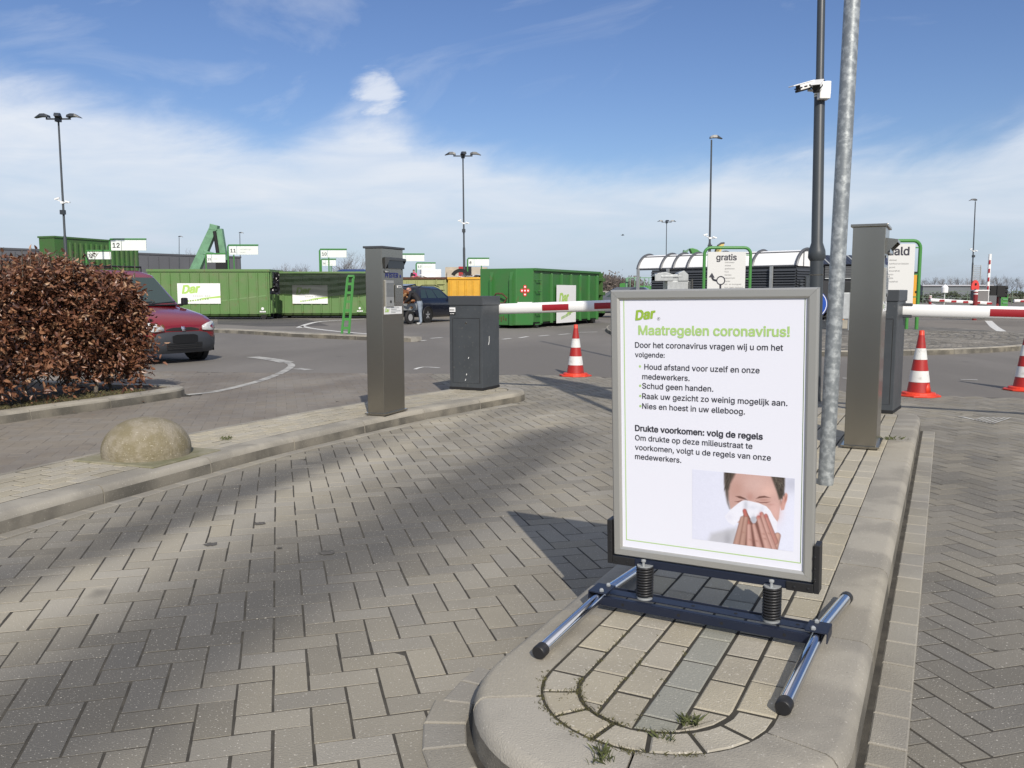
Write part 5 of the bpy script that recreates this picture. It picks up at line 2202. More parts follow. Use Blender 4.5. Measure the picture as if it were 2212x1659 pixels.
# place far end on pixel 1293
for k in range(60):
    e = base + Vector((math.cos(comp_rz), math.sin(comp_rz), 0)) * Lk
    px = CX + F_PX * e.x / (e.y * math.cos(PITCH) + CAM_H * math.sin(PITCH))
    Lk += (1293 - px) * .02
t = thing('waste_compactor', 'bright green closed press container with a white logo panel and a red cross mark', 'container', base, comp_rz)
Hk = pt(1152, 579, base.y).z
Wk = 2.02
z0 = .22
m = MB()
m.box((Lk / 2, Wk / 2, (z0 + Hk) / 2), (Lk, Wk, Hk - z0))
for k in range(7):
    x = .62 + (Lk - .9) * k / 6
    m.add([(x - .06, 0, z0 - .06), (x - .04, -.09, z0 - .06), (x + .04, -.09, z0 - .06), (x + .06, 0, z0 - .06), (x - .06, 0, Hk - .14), (x - .04, -.09, Hk - .2), (x + .04, -.09, Hk - .2), (x + .06, 0, Hk - .14)],
          [(0, 1, 5, 4), (1, 2, 6, 5), (2, 3, 7, 6), (4, 5, 6, 7), (3, 2, 1, 0)])
m.box((Lk / 2, -.05, Hk - .05), (Lk, .10, .10))
m.build('body', M_green_c, t, bevel=.015)
# nose: chamfered front towards the camera
m = MB()
fx = -.62
poly = [(0, .0), (fx, .42), (fx, Wk - .05), (0, Wk)]
m.prism(poly[::-1], z0 - .1, Hk - .02)
m.build('nose', M_green_c, t, bevel=.02)
m = MB()
for y in (.60, 1.45):
    m.add([(fx - .12, y - .05, z0 - .35 + .25), (fx - .12, y + .05, z0 - .1), (fx - .12, y + .05, Hk - .45), (fx - .12, y - .05, Hk - .45), (fx, y - .07, z0 - .1), (fx, y + .07, z0 - .1), (fx, y + .07, Hk - .15), (fx, y - .07, Hk - .15)],
          [(0, 1, 2, 3)[::-1], (0, 4, 7, 3)[::-1], (1, 5, 6, 2), (3, 2, 6, 7)[::-1]])
m.build('front_strut', M_green_c, t)
m = MB()
hx, hy, hz_ = fx - .06, 1.0, 1.15
m.tube([(hx - .10, hy - .28, hz_), (hx - .16, hy - .1, hz_ + .16), (hx - .16, hy + .15, hz_ + .16), (hx - .10, hy + .3, hz_), (hx - .10, hy + .1, hz_ - .2), (hx - .1, hy - .15, hz_ - .2)], .035, 8, 0, closed=True)
m.build('hook', M_rust, t)
m = MB()
for k in range(4):
    m.box((fx - .003, hy - .15 + k * .1, .34 + .05 * (k % 2)), (.004, .04, .12 + .04 * (k % 3)), 0)
m.build('rust_scrape', M_rust, t)
m = MB()
for k in range(5):
    z = Hk - .45 - k * .42
    m.tube([(.12, -.02, z), (.12, -.12, z), (.42, -.12, z), (.42, -.02, z)], .022, 6)
m.build('step_rung', M_green_c, t)
m = MB()
ins = Vector((.42, .62, 0)).normalized()
nx_ = Vector((-.42, -.62, 0)).normalized()
lx = Vector((fx, .42, 0)) - Vector((0, 0, 0))
lx = -Vector((fx, .42, 0)).normalized()
nn = Vector((lx.y, -lx.x, 0))
for cz, kind in ((Hk - .85, 0), (Hk - 1.38, 1)):
    c = Vector((fx / 2, .21, cz)) + nn * .012
    if kind == 0:
        for s_ in (-1, 1):
            pass
        for dx, dz in ((0, 0), (.13, 0), (-.13, 0), (0, .14), (0, -.14)):
            m.lathe([(.075, 0), (.075, .004)], 12, 0, frame(c + lx * dx + Vector((0, 0, dz)), lx, (0, 0, 1)))
        for dx, dz in ((0, 0), (.13, 0), (-.13, 0), (0, .14), (0, -.14)):
            m.lathe([(.034, 0), (.034, .006)], 10, 1, frame(c + lx * dx + Vector((0, 0, dz)), lx, (0, 0, 1)))
    else:
        m.add([c - lx * .32 + Vector((0, 0, -.1)), c + lx * .32 + Vector((0, 0, -.1)), c + lx * .32 + Vector((0, 0, .1)), c - lx * .32 + Vector((0, 0, .1))], [(0, 1, 2, 3)], 1)
        for k in range(8):
            q = c - lx * (.26 - k * .073) + nn * .004
            m.add([q + Vector((0, 0, -.055)), q + lx * .05 + Vector((0, 0, -.055)), q + lx * .05 + Vector((0, 0, .055)), q + Vector((0, 0, .055))], [(0, 1, 2, 3)], 2)
m.build('warning_mark', [mat('warning_red', (.6, .03, .03), .5), M_white, M_grey_text], t)


def along(px):
    """distance along the long side that shows at this photo column"""
    lo, hi = 0.0, Lk
    for _ in range(40):
        md_ = (lo + hi) / 2
        e = base + Vector((math.cos(comp_rz), math.sin(comp_rz), 0)) * md_
        if CX + F_PX * e.x / (e.y * math.cos(PITCH) + CAM_H * math.sin(PITCH)) < px:
            lo = md_
        else:
            hi = md_
    return lo


xa, xb = along(1197), along(1238)
dar_panel(t, xa, Hk - .62 - 1.52, xb - xa, 1.52, -.11)
m = MB()
m.box((Lk / 2, Wk * .3, .1), (Lk - .2, .16, .2))
m.box((Lk / 2, Wk * .7, .1), (Lk - .2, .16, .2))
m.box((Lk / 2, Wk / 2, z0 - .02), (Lk - .02, Wk - .1, .1))
m.build('skid', M_dark, t)
m = MB()
for x in (.4, Lk - .5):
    for y in (.16, Wk - .16):
        m.cyl((x, y - .14, .15), (x, y + .14, .15), .15, n=16)
m.build('roller', M_dark, t, smooth=40)
m = MB()
m.box((Lk + .45, Wk / 2, (z0 + Hk) / 2 + .1), (.10, Wk, Hk - z0 - .3))
for z in (.5, 1.3, Hk - .35):
    m.box((Lk + .2, .05, z), (.5, .10, .12))
    m.box((Lk + .5, .0, z), (.24, .14, .16))
m.build('rear_door', M_green_dark, t, bevel=.01)

# ------------------------------------------------------------------ leaning ladder rack
lb = gp(746, 721, .12)
lt = pt(757, 598, lb.y + .25)
t = thing('ladder', 'green steel ladder leaning slightly, standing on the far kerb strip in front of the netting', 'ladder', lb)
m = MB()
v = lt - lb
for s_ in (-1, 1):
    o_ = Vector((s_ * .105, 0, 0))
    m.tube([o_, o_ * .9 + v * .5, o_ * .8 + v * .97], .042, 6)
m.tube([v * .97 + Vector((-.085, 0, 0)), v + Vector((-.06, 0, .02)), v + Vector((.1, 0, .02)), v * .97 + Vector((.1, 0, 0))], .042, 6)
m.build('side_rail', M_green_tube, t)
for k in range(6):
    m = MB()
    f = .10 + .155 * k
    m.box(v * f, (.16, .05, .08), 0)
    m.build('rung', M_green_tube, t)


# ------------------------------------------------------------------ vehicles
def car(name, label, cat, loc, rz, S, paint, group=None, bumper=None):
    t = thing(name, label, cat, loc, rz, group)
    st = S['st']
    m = MB()
    P = []
    for (x, zb, zt, w) in st:
        h = zt - zb
        half = [(0, zb), (w * .86, zb), (w * .97, zb + h * .10), (w, zb + h * .30), (w * .995, zb + h * .62), (w * .965, zb + h * .86), (w * .90, zt - .015), (w * .70, zt + .012), (0, zt + S.get('crown', .03))]
        P.append([(x, y, z) for y, z in half] + [(x, -y, z) for y, z in half[-2:0:-1]])
    n = len(P[0])
    vs = [q for r_ in P for q in r_]
    fs = [(i * n + k, i * n + (k + 1) % n, (i + 1) * n + (k + 1) % n, (i + 1) * n + k) for i in range(len(P) - 1) for k in range(n)]
    fs += [tuple(range(n))[::-1], tuple(range((len(P) - 1) * n, len(P) * n))]
    m.add(vs, fs, 0)
    # greenhouse
    gx0, gx1, gz, gw = S['gb']
    rx0, rx1, rz_, rw = S['gt']
    zr = S['roof']
    gh = [(gx0, gw * .86, gz - .05), (gx0 - .12, gw, gz - .05), (gx1, gw, gz - .05)]
    ring0 = [(gx0, gw * .80), (gx0 - .10, gw), (gx1 + .05, gw), (gx1, gw * .85)]
    ring1 = [(rx0, rw * .86), (rx0 - .08, rw), (rx1 + .05, rw), (rx1, rw * .88)]
    ring2 = [(rx0 - .22, rw * .62), (rx0 - .3, rw * .72), (rx1 + .25, rw * .72), (rx1 + .15, rw * .62)]

    def full(r, z):
        return [(x, y, z) for x, y in r] + [(x, -y, z) for x, y in r[::-1]]
    b0 = full(ring0, gz - .06)
    b1 = full(ring1, rz_)
    b2 = full(ring2, zr)
    m.add(b0 + b1 + b2, [(i, (i + 1) % 8, 8 + (i + 1) % 8, 8 + i) for i in range(8)] + [(8 + i, 8 + (i + 1) % 8, 16 + (i + 1) % 8, 16 + i) for i in range(8)] + [tuple(range(16, 24))], 0)
    body = m.build('body', paint, t, bevel=.02, smooth=50)
    V0, V1 = [Vector(q) for q in b0], [Vector(q) for q in b1]

    def glass(a, b, f0, f1, g0, g1, nm):
        """pane on the face between ring corners a and b: f along, g up"""
        def q(f, g):
            return V0[a].lerp(V0[b], f).lerp(V1[a].lerp(V1[b], f), g)
        c = [q(f0, g0), q(f1, g0), q(f1 - S.get('rake', 0), g1), q(f0, g1)]
        nrm = (c[1] - c[0]).cross(c[3] - c[0]).normalized()
        cen = sum((k for k in V0 + V1), Vector()) / 16
        if nrm.dot(c[0] - cen) < 0:
            nrm = -nrm
        mm_ = MB()
        mm_.add([k + nrm * .004 for k in c] + [k - nrm * .02 for k in c], [(0, 1, 2, 3), (7, 6, 5, 4), (0, 4, 5, 1), (1, 5, 6, 2), (2, 6, 7, 3), (3, 7, 4, 0)])
        mm_.build(nm, M_glass, t)
        return nrm
    # windscreen spans corner 0 (left front) to corner 7 (right front)
    glass(0, 7, -.02, 1.02, .14, .93, 'windscreen')
    for a, b in ((1, 2), (6, 5)):
        for f0, f1 in S['win']:
            glass(a, b, f0, f1, .16, .90, 'side_window')
    glass(3, 4, .06, .94, .2, .86, 'rear_window')
    # wheels
    for x in S['wh']:
        for s_ in (-1, 1):
            y = s_ * (S['w'] - .09)
            r_ = S['r']
            mw = MB()
            M_ = frame((x, y, r_), (1, 0, 0), (0, 0, 1)) if s_ < 0 else frame((x, y, r_), (-1, 0, 0), (0, 0, 1))
            mw.lathe([(r_ * .6, -.09), (r_ * .93, -.10), (r_, -.07), (r_, .05), (r_ * .95, .085), (r_ * .64, .095), (r_ * .6, .07)], 28, 0, M_, capb=True, capt=True)
            w_ = mw.build('wheel', M_tyre, t, smooth=45)
            mr_ = MB()
            mr_.lathe([(r_ * .63, .074), (r_ * .60, .082), (r_ * .52, .076)], 24, 0, M_, capb=False, capt=False)
            for k in range(5):
                a_ = 2 * math.pi * k / 5 + .3
                for da in (-.12, .12):
                    p0 = M_ @ Vector((r_ * .12 * math.cos(a_), r_ * .12 * math.sin(a_), .085))
                    p1 = M_ @ Vector((r_ * .58 * math.cos(a_ + da), r_ * .58 * math.sin(a_ + da), .078))
                    mr_.cyl(p0, p1, .020, .018, 6)
            mr_.lathe([(r_ * .16, .07), (r_ * .16, .092), (r_ * .05, .096)], 14, 0, M_, capb=False)
            mr_.build('rim', M_rim, w_, smooth=40)
            ma = MB()
            pts = []
            for k in range(15):
                a_ = math.pi * (-.06 + 1.12 * k / 14)
                pts.append((x + (r_ + .055) * math.cos(a_), s_ * (S['w'] + .003), r_ + (r_ + .045) * math.sin(a_)))
            ma.tube(pts, .028, 6)
            ma.build('wheel_arch', M_black, t, smooth=60)
            # dark well behind the wheel
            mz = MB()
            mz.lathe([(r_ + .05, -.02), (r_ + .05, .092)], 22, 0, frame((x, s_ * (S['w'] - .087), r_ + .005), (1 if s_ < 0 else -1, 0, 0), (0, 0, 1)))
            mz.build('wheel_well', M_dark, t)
    return t, body


VAN = dict(st=[(2.035, .55, .70, .58), (2.01, .50, .735, .70), (1.95, .44, .785, .775), (1.84, .36, .845, .825), (1.72, .24, .90, .84), (1.55, .20, .95, .845), (1.2, .20, 1.02, .845), (.85, .20, 1.08, .845), (.3, .20, 1.10, .845), (-1.9, .20, 1.10, .845), (-2.03, .24, 1.08, .82)],
           gb=(.98, -2.03, 1.10, .80), gt=(.22, -1.98, 1.70, .66), roof=1.80, win=((.04, .36),), wh=(1.34, -1.35), w=.845, r=.30, rake=.0)
M_vanred = mat('van_red_paint', (.205, .009, .015), .24, var=.10, scale=1.5, coat=.8, spec=.5)
vw = gp(422, 776)
hd = -34
vr = R(hd)
wloc = Vector((1.34, .75, 0))
wloc.rotate(Matrix.Rotation(vr, 3, 'Z'))
van_t, vb = car('parked_van', 'dark red small van with grey front bumper, half hidden by the brown hedge', 'van', vw - wloc, vr, VAN, M_vanred)
# van front dress: bumper, lamps, grille, badge, plate, mirrors, roof bars, wipers
M_bump = mat('bumper_grey', (.038, .041, .047), .55)
m = MB()
bz0, bz1 = .22, .60
prof_b = [(2.075, .30), (2.085, .45), (2.07, .60)]
ns_ = 17
vs = []
for i in range(ns_):
    f = -1 + 2 * i / (ns_ - 1)
    y = f * .86
    ax_ = abs(f)
    x = 2.10 - .20 * ax_ ** 4 - .07 * ax_ ** 2
    for dx, z in ((-.08, .20), (-.02, .27), (0, .34), (.012, .46), (-.002, .575), (-.05, .61)):
        vs.append((x + dx, y, z))
m.add(vs, [(i * 6 + k, (i + 1) * 6 + k, (i + 1) * 6 + k + 1, i * 6 + k + 1) for i in range(ns_ - 1) for k in range(5)])
for s_ in (-1, 1):
    m.add([(1.67, s_ * .862, .20), (1.67, s_ * .862, .60), (1.81, s_ * .861, .60), (1.81, s_ * .861, .20)], [(0, 1, 2, 3)])
bp = m.build('front_bumper', M_bump, van_t, smooth=50)
m = MB()
for k in range(4):
    z = .285 + k * .032
    vs = []
    for i in range(9):
        f = -.45 + .9 * i / 8
        x = 2.116 - .20 * abs(f) ** 4 - .07 * f * f - (.012 if z < .33 else 0)
        vs += [(x, f * .86, z), (x, f * .86, z + .018)]
    m.add(vs, [(2 * i, 2 * i + 2, 2 * i + 3, 2 * i + 1) for i in range(8)])
m.build('lower_grille', M_dark, bp)
m = MB()
vs = []
for i in range(9):
    f = -.32 + .64 * i / 8
    x = 2.122 - .20 * abs(f) ** 4 - .07 * f * f
    h = .085 * (1 - (abs(f) / .34) ** 6 * .5)
    vs += [(x, f * .86, .475 - h), (x, f * .86, .475 + h)]
m.add(vs, [(2 * i, 2 * i + 2, 2 * i + 3, 2 * i + 1) for i in range(8)])
m.build('number_plate', mat('plate_black', (.003, .003, .003), .6), bp)
m = MB()
vs = []
for i in range(9):
    f = -.42 + .84 * i / 8
    x = 2.05 - .06 * f * f
    vs += [(x, f * .86, .632), (x - .012, f * .86, .69)]
m.add(vs, [(2 * i, 2 * i + 2, 2 * i + 3, 2 * i + 1) for i in range(8)])
m.build('grille_slot', M_dark, van_t)
m = MB()
m.add([(2.072, -.028, .62), (2.075, .03, .62), (2.062, .045, .66), (2.045, .03, .715), (2.05, 0, .70), (2.045, -.035, .715), (2.06, -.045, .67), (2.088, 0, .665)],
      [(0, 1, 7), (1, 2, 7), (2, 3, 7), (3, 4, 7), (4, 5, 7), (5, 6, 7), (6, 0, 7)])
m.build('badge', M_chrome, van_t).location.x = .0
M_lamp = mat('headlamp_glass', (.62, .63, .62), .12, var=.3, scale=14, spec=.8)
for s_ in (-1, 1):
    m = MB()
    pts_a = [(.42, .640), (.54, .630), (.68, .630), (.80, .645)]
    pts_b = [(.80, .765), (.70, .785), (.56, .765), (.43, .715)]

    def fx_(y, z):
        tab = [(0, 2.04), (.58, 2.035), (.70, 2.01), (.775, 1.95), (.825, 1.84), (.86, 1.70)]
        for (ya, xa_), (yb, xb_) in zip(tab, tab[1:]):
            if y <= yb:
                break
        return xa_ + (xb_ - xa_) * (y - ya) / (yb - ya) + .042 - max(0, z - .68) * .30
    poly = pts_a + pts_b
    vs = [(fx_(y, z), s_ * y, z) for y, z in poly]
    cxm = sum(p_[0] for p_ in vs) / 8 + .012
    vs.append((cxm, s_ * .60, .69))
    m.add(vs, [((i, (i + 1) % 8, 8) if s_ > 0 else ((i + 1) % 8, i, 8)) for i in range(8)])
    o = m.build('headlight', M_lamp, van_t, smooth=60)
    o.modifiers.new('thick', 'SOLIDIFY').thickness = .03
    m = MB()
    m.box((.80, s_ * .93, 1.17), (.09, .13, .15))
    m.box((.78, s_ * .86, 1.10), (.06, .10, .05))
    m.build('wing_mirror', M_black, van_t, bevel=.03)
m = MB()
m.tube([(1.00, -.62, 1.115), (.93, .1, 1.165)], .014, 5)
m.tube([(1.0, -.1, 1.115), (.93, .62, 1.165)], .014, 5)
m.box((.97, 0, 1.105), (.12, 1.3, .02))
m.build('wiper', M_black, van_t)
m = MB()
m.tube([(.05, -.55, 1.80), (-.25, -.55, 2.12)], .012, 5)
for x in (-.2, -1.3):
    m.tube([(x, -.62, 1.74), (x, -.62, 1.88), (x, .62, 1.88), (x, .62, 1.74)], .022, 6)
m.build('roof_bar', M_black, van_t)

SUV = dict(st=[(2.1, .34, .74, .56), (2.03, .28, .82, .74), (1.9, .24, .88, .83), (1.6, .23, .97, .875), (1.0, .23, 1.05, .885), (.3, .23, 1.07, .885), (-.9, .23, 1.09, .885), (-1.6, .25, 1.11, .875), (-1.95, .30, 1.10, .80), (-2.08, .38, 1.02, .68)],
           gb=(.98, -1.98, 1.08, .82), gt=(.18, -1.62, 1.53, .62), roof=1.64, win=((.10, .40), (.44, .70), (.74, .92)), wh=(1.28, -1.28), w=.885, r=.34, rake=.0)
M_carblue = mat('car_midnight_blue', (.008, .010, .019), .22, coat=.5)
sw = gp(921, 697)
sr = R(62)
wl = Vector((-1.28, -.80, 0))
wl.rotate(Matrix.Rotation(sr, 3, 'Z'))
suv_t, _ = car('parked_car', 'midnight blue crossover car with silver rims parked in front of the olive container', 'car', sw - wl, sr, SUV, M_carblue)
m = MB()
m.box((-2.03, 0, .84), (.16, 1.2, .70), 0)
m.build('open_boot', M_dark, suv_t)
m = MB()
m.box((-2.15, 0, 1.66), (.75, 1.2, .06), 0, rot=Matrix.Rotation(-.12, 3, 'Y'))
m.build('tailgate', M_carblue, suv_t, bevel=.02)
m = MB()
for s_ in (-1, 1):
    m.tube([(.2, s_ * .55, 1.60), (-.2, s_ * .56, 1.69), (-1.2, s_ * .55, 1.68), (-1.5, s_ * .53, 1.58)], .02, 6)
m.build('roof_rail', M_black, suv_t)
for s_ in (-1, 1):
    m = MB()
    m.box((.78, s_ * .98, 1.12), (.12, .18, .13))
    m.build('wing_mirror', M_carblue, suv_t, bevel=.03)
# trailer with firewood beside it
tl = gp(878, 700)
t = thing('wood_trailer', 'small trailer loaded with orange brown firewood, half hidden by the left payment column', 'trailer', (tl.x - .35, tl.y + .1, 0), R(60))
m = MB()
m.box((0, 0, .62), (1.4, .95, .06))
for y in (-.47, .47):
    m.box((0, y, .74), (1.4, .03, .28))
m.tube([(.7, 0, .55), (1.4, 0, .5)], .03, 6)
m.build('bed', M_galv_plain, t)
for s_ in (-1, 1):
    m = MB()
    m.lathe([(.16, -.06), (.27, -.07), (.29, -.04), (.29, .04), (.27, .07), (.16, .06)], 22, 0, frame((0, s_ * .58, .29), (1, 0, 0), (0, 0, 1)))
    m.lathe([(.15, -.065), (.15, .065)], 16, 1, frame((0, s_ * .58, .29), (1, 0, 0), (0, 0, 1)))
    m.build('wheel', [M_tyre, M_rim], t, smooth=40)
m = MB()
for k in range(90):
    m.box((random.uniform(-.62, .62), random.uniform(-.42, .42), .70 + random.random() * .75), (random.uniform(.25, .55), .07, .07), random.choice((0, 0, 1)), rot=Euler((random.gauss(0, .6), random.gauss(0, .6), random.uniform(0, 3))).to_matrix())
o = m.build('firewood', [mat('split_wood', (.32, .12, .045), .8, var=.4, scale=8), mat('pale_wood', (.42, .25, .12), .8, var=.3, scale=8)])
o.location = (tl.x - .35, tl.y + .1, 0)
o.rotation_euler.z = R(60)
tag(o, 'pile of orange brown firewood heaped on the small trailer', 'firewood')

# raised deck behind the containers with the visitors' cars
m = MB()
dk = pt(400, 600, 47.9)
m.box((-9, 60.2, .72), (34, 14, 1.44))
o = m.build('drop_off_deck', mat('deck_concrete', (.28, .27, .25), .8, var=.2, scale=.6))
tag(o, 'low concrete drop-off deck behind the row of containers', 'platform')
M_carblue2 = mat('car_royal_blue', (.015, .035, .13), .25, coat=.5)
M_carblack = mat('car_black', (.010, .010, .011), .25, coat=.5)
M_carwhite = mat('car_white', (.72, .72, .71), .3, coat=.3)
M_cargrey = mat('car_grey', (.09, .10, .115), .3, coat=.4)
for px, Y, zr_, rz_, mt_, lab in ((740, 55.5, 0, 178, M_carblue2, 'blue car on the deck, only its roof showing below sign 16'), (592, 55.5, 0, 176, M_carblack, 'black car on the deck, roof just showing below sign 11'),
                                  (533, 57.5, 0, 90, M_carwhite, 'white car on the deck, only a rounded roof edge showing below sign 15')):
    q = pt(px, 632, Y)
    car('visitor_car', lab, 'car', (q.x, Y, 1.44 - .36 + (.12 if mt_ is M_carblue2 else 0)), R(rz_), SUV, mt_, group='cars on the drop-off deck')
q = pt(1311, 660, 47)
car('parked_car', 'dark blue grey estate car seen between the compactor and the notice frame', 'car', (q.x + .6, 47, 0), R(160), SUV, M_cargrey)

# ------------------------------------------------------------------ number signs


def number_sign(label, px0, py0, px1, py1, Y, num, words=(), posts=(0.0,), split=.27, board=None, zb=None):
    a, b = pt(px0, py1, Y), pt(px1, py0, Y)
    w, h = b.x - a.x, b.z - a.z
    t = thing('number_sign', label, 'sign', (a.x, Y, 0), 0, 'numbered signs above the containers')
    m = MB()
    m.box((w * split / 2, 0, a.z + h / 2), (w * split - .03, .04, h), 0)
    m.box((w * (split + 1) / 2, 0, a.z + h / 2), (w * (1 - split) - .03, .04, h), 0)
    if num:
        m.text(num, frame((w * .05, -.0225, a.z + h * .27), (1, 0, 0), (0, 0, 1)), width=w * split * (.68 if len(num) > 1 else .36), mi=1, bold=.02)
    for k, s_ in enumerate(words):
        m.text(s_, frame((w * (split + .10), -.0225, a.z + h * (.56 - .36 * k if len(words) > 1 else .38)), (1, 0, 0), (0, 0, 1)), size=h * .34, mi=2)
    m.build('board', [board or M_board, M_ink, M_grey_text], t)
    m = MB()
    r_ = .045
    m.tube([(-.06, 0, zb if zb is not None else (1.4 if Y > 53 else 0)), (-.06, 0, a.z + h - .02), (-.02, 0, a.z + h + .06), (w, 0, a.z + h + .06)], r_, 8)
    for p_ in posts:
        if p_ > 0:
            m.tube([(w * p_, .03, zb if zb is not None else (1.4 if Y > 53 else 0)), (w * p_, .03, a.z + h * .1)], r_ * .8, 8)
    m.build('tube_frame', M_green_tube, t, smooth=50)
    return t


number_sign('white number board 12 high on a green tube frame left of the crane arm', 240, 519, 316, 541, 47.2, '12', posts=(), split=.30)
number_sign('white number board just above the hedge, hidden by twigs, left below board 12', 189, 544, 240, 560, 46.6, '13', posts=(), split=.3)
number_sign('white number board 11 with the words verpakkings-plastic', 495, 532, 558, 550, 47.2, '11', ('verpakkings-', 'plastic'), posts=(.15,))
number_sign('white number board 15 with one word, hung in front of the crane arm', 447, 550, 487, 567, 56, '15', ('hout',), posts=(), zb=1.4)
number_sign('white number board 10 on two green posts above the netted container', 693, 541, 749, 556, 47.6, '10', posts=(.30,))
number_sign('small white number board 16 directly below board 10', 696, 562, 726, 574, 55, '16', ('papier', 'en karton'), posts=(.62,))
number_sign('blank white board partly hidden behind the payment column with the intercom', 850, 551, 917, 564, 54, '9', posts=(), split=.4)
number_sign('white number board 17 with one word, above the olive container', 901, 570, 941, 582, 57, '17', ('asbestschuit',), posts=())
number_sign('white number board 8 left of the green compactor', 1012, 560, 1057, 574, 53.8, '8', posts=(.62,))
# ------------------------------------------------------------------ crane


def beam(mb, p0, p1, w0, w1, t_, mi=0):
    p0, p1 = Vector(p0), Vector(p1)
    d = (p1 - p0).normalized()
    s_ = Vector((0, 1, 0))
    u_ = d.cross(s_).normalized()
    vs = []
    for p_, w in ((p0, w0), (p1, w1)):
        for a_, b_ in ((-1, -1), (1, -1), (1, 1), (-1, 1)):
            vs.append(p_ + u_ * a_ * w / 2 + s_ * b_ * t_ / 2)
    mb.add(vs, [(3, 2, 1, 0), (4, 5, 6, 7), (0, 1, 5, 4), (1, 2, 6, 5), (2, 3, 7, 6), (3, 0, 4, 7)], mi)


Y = 72
t = thing('material_crane', 'faded green folding crane arm rising behind the first green container', 'crane', (pt(440, 632, Y).x, Y, 0))
ox = pt(440, 632, Y).x


def cp_(x, y):
    q = pt(x, y, Y)
    return Vector((q.x - ox, 0, q.z))


m = MB()
beam(m, cp_(420, 588), cp_(463, 492), .80, .62, .6)
beam(m, cp_(442, 545), cp_(466, 552), .34, .34, .7)
beam(m, cp_(455, 490), cp_(472, 493), .5, .4, .66)
m.build('main_boom', M_green_mint, t, bevel=.03)
m = MB()
beam(m, cp_(473, 495), cp_(485, 566), .62, .55, .5)
m.build('folding_arm', M_green_mint, t, bevel=.03)
m = MB()
m.tube([cp_(466, 500) + Vector((0, -.3, 0)), cp_(475, 560) + Vector((0, -.3, 0))], .15, 8)
m.box(cp_(481, 572), (.9, .8, .8))
m.build('ram', M_dark, t)
m = MB()
m.box((cp_(421, 600)).to_tuple()[:1] + (0, 1.4), (2.4, 2.2, 2.4))
m.build('base', M_green_mint, t)

# ------------------------------------------------------------------ lamp posts
M_lamphead = mat('lamp_head', (.030, .036, .042), .4)


def lamp(label, px_b, py_b, px_t, py_t, Y, heads, cams=None, r=.075, group='lamp posts of the yard', panel=False):
    b = pt(px_b, py_b, Y)
    tp = pt(px_t, py_t, Y)
    t = thing('lamp_post', label, 'lamp post', (b.x, Y, 0), 0, group)
    lean = (tp.x - b.x) / max(.1, (tp.z - b.z))
    H = tp.z
    m = MB()
    x0 = -lean * b.z

    def px_(z):
        return x0 + lean * z
    zc = H * .42
    m.tube([(px_(0), 0, 0), (px_(zc), 0, zc), (px_(zc + .12), 0, zc + .12), (px_(H), 0, H)], [r, r, r * .72, r * .55], 10)
    m.build('pole', M_mast, t, smooth=50)
    xt = px_(H)
    k = H / 9.5

    def head(x, ang):
        mh = MB()
        prof_ = [(0, .0, .10), (.15, .035, .13), (.35, .04, .12), (.62, -.02, .02)]
        vs = []
        for (l_, z, th) in prof_:
            wv = .15 if l_ < .5 else .10
            for yy, zz in ((-wv, -.02), (wv, -.02), (wv * .8, th - .02), (-wv * .8, th - .02)):
                vs.append((l_, yy, zz + z))
        mh.add(vs, [(i * 4 + q, i * 4 + (q + 1) % 4, (i + 1) * 4 + (q + 1) % 4, (i + 1) * 4 + q) for i in range(3) for q in range(4)] + [(3, 2, 1, 0), (12, 13, 14, 15)])
        mh.xf(0, Matrix.Translation((x, 0, H + .08)) @ Matrix.Rotation(ang, 4, 'Z') @ Matrix.Scale(k * 1.05, 4) @ Matrix.Translation((-.08, 0, 0)))
        mh.build('lamp_head', M_lamphead, t)
    if heads == 3:
        m = MB()
        m.box((xt, 0, H), (1.15 * k, .07, .06))
        for x in (-.55, .55):
            m.box((xt + x * k, 0, H + .05), (.05, .05, .12))
        m.box((xt, -.02, H - .05), (.22, .22, .16))
        m.build('cross_arm', M_lamphead, t)
        head(xt + .52 * k, 0)
        head(xt - .52 * k, math.pi)
        head(xt, -math.pi / 2 + .3)
    elif heads == 1:
        head(xt, 0)
    elif heads == -1:
        head(xt, math.pi)
    if cams:
        z = cams
        m = MB()
        for s_, dz in ((-1, .12), (1, -.02)):
            m.box((px_(z) + s_ * .24, -.05, z + dz), (.22, .08, .06), 0, rot=Matrix.Rotation(s_ * .3, 3, 'Y'))
            m.tube([(px_(z), 0, z - .05), (px_(z) + s_ * .25, -.04, z + dz - .05)], .025, 5)
        m.box((px_(z), -.02, z - .06), (.13, .16, .09), 0)
        m.build('security_camera', M_white, t)
        m = MB()
        m.box((px_(z - .5), -.06, z - .5), (.2, .18, .2), 0)
        m.build('junction_box', M_lamphead, t)
    return t, px_


lamp('lamp post with three heads and a white camera, rising behind the brown hedge', 142, 545, 126, 257, 40, 3, cams=pt(133, 435, 40).z)
lamp('lamp post with three heads and white cameras, left of the green compactor', 1003, 590, 1000, 337, 52.8, 3, cams=pt(1002, 477, 52.8).z - .1)
lamp('tall lamp post with one head right of the gratis board top', 1533, 530, 1537, 302, 44.6, 1, cams=pt(1533, 512, 44.6).z)
lamp('small distant lamp post with three heads above the white barrel canopy', 1439, 560, 1440, 480, 97, 3)
lamp('lamp post with one head and a red box near its foot, far right', 2098, 648, 2107, 435, 75, -1, cams=pt(2101, 541, 75).z)
lamp('thin distant lamp post with one head, left of the crane arm', 387, 548, 387, 513, 125, 1)
lamp('thin distant lamp post with one head, right of the crane arm', 519, 560, 518, 505, 112, 1)

# tall mast with security cameras next to the galvanised pole
mb_ = pt(1765, 620, 10.6)
t = thing('camera_mast', 'tall dark stepped mast with two white security cameras, next to the galvanised pole', 'mast', (mb_.x - .04, 10.6, 0))
v = (pt(1776, 0, 10.6) - pt(1765, 620, 10.6))
ln_ = v.x / v.z


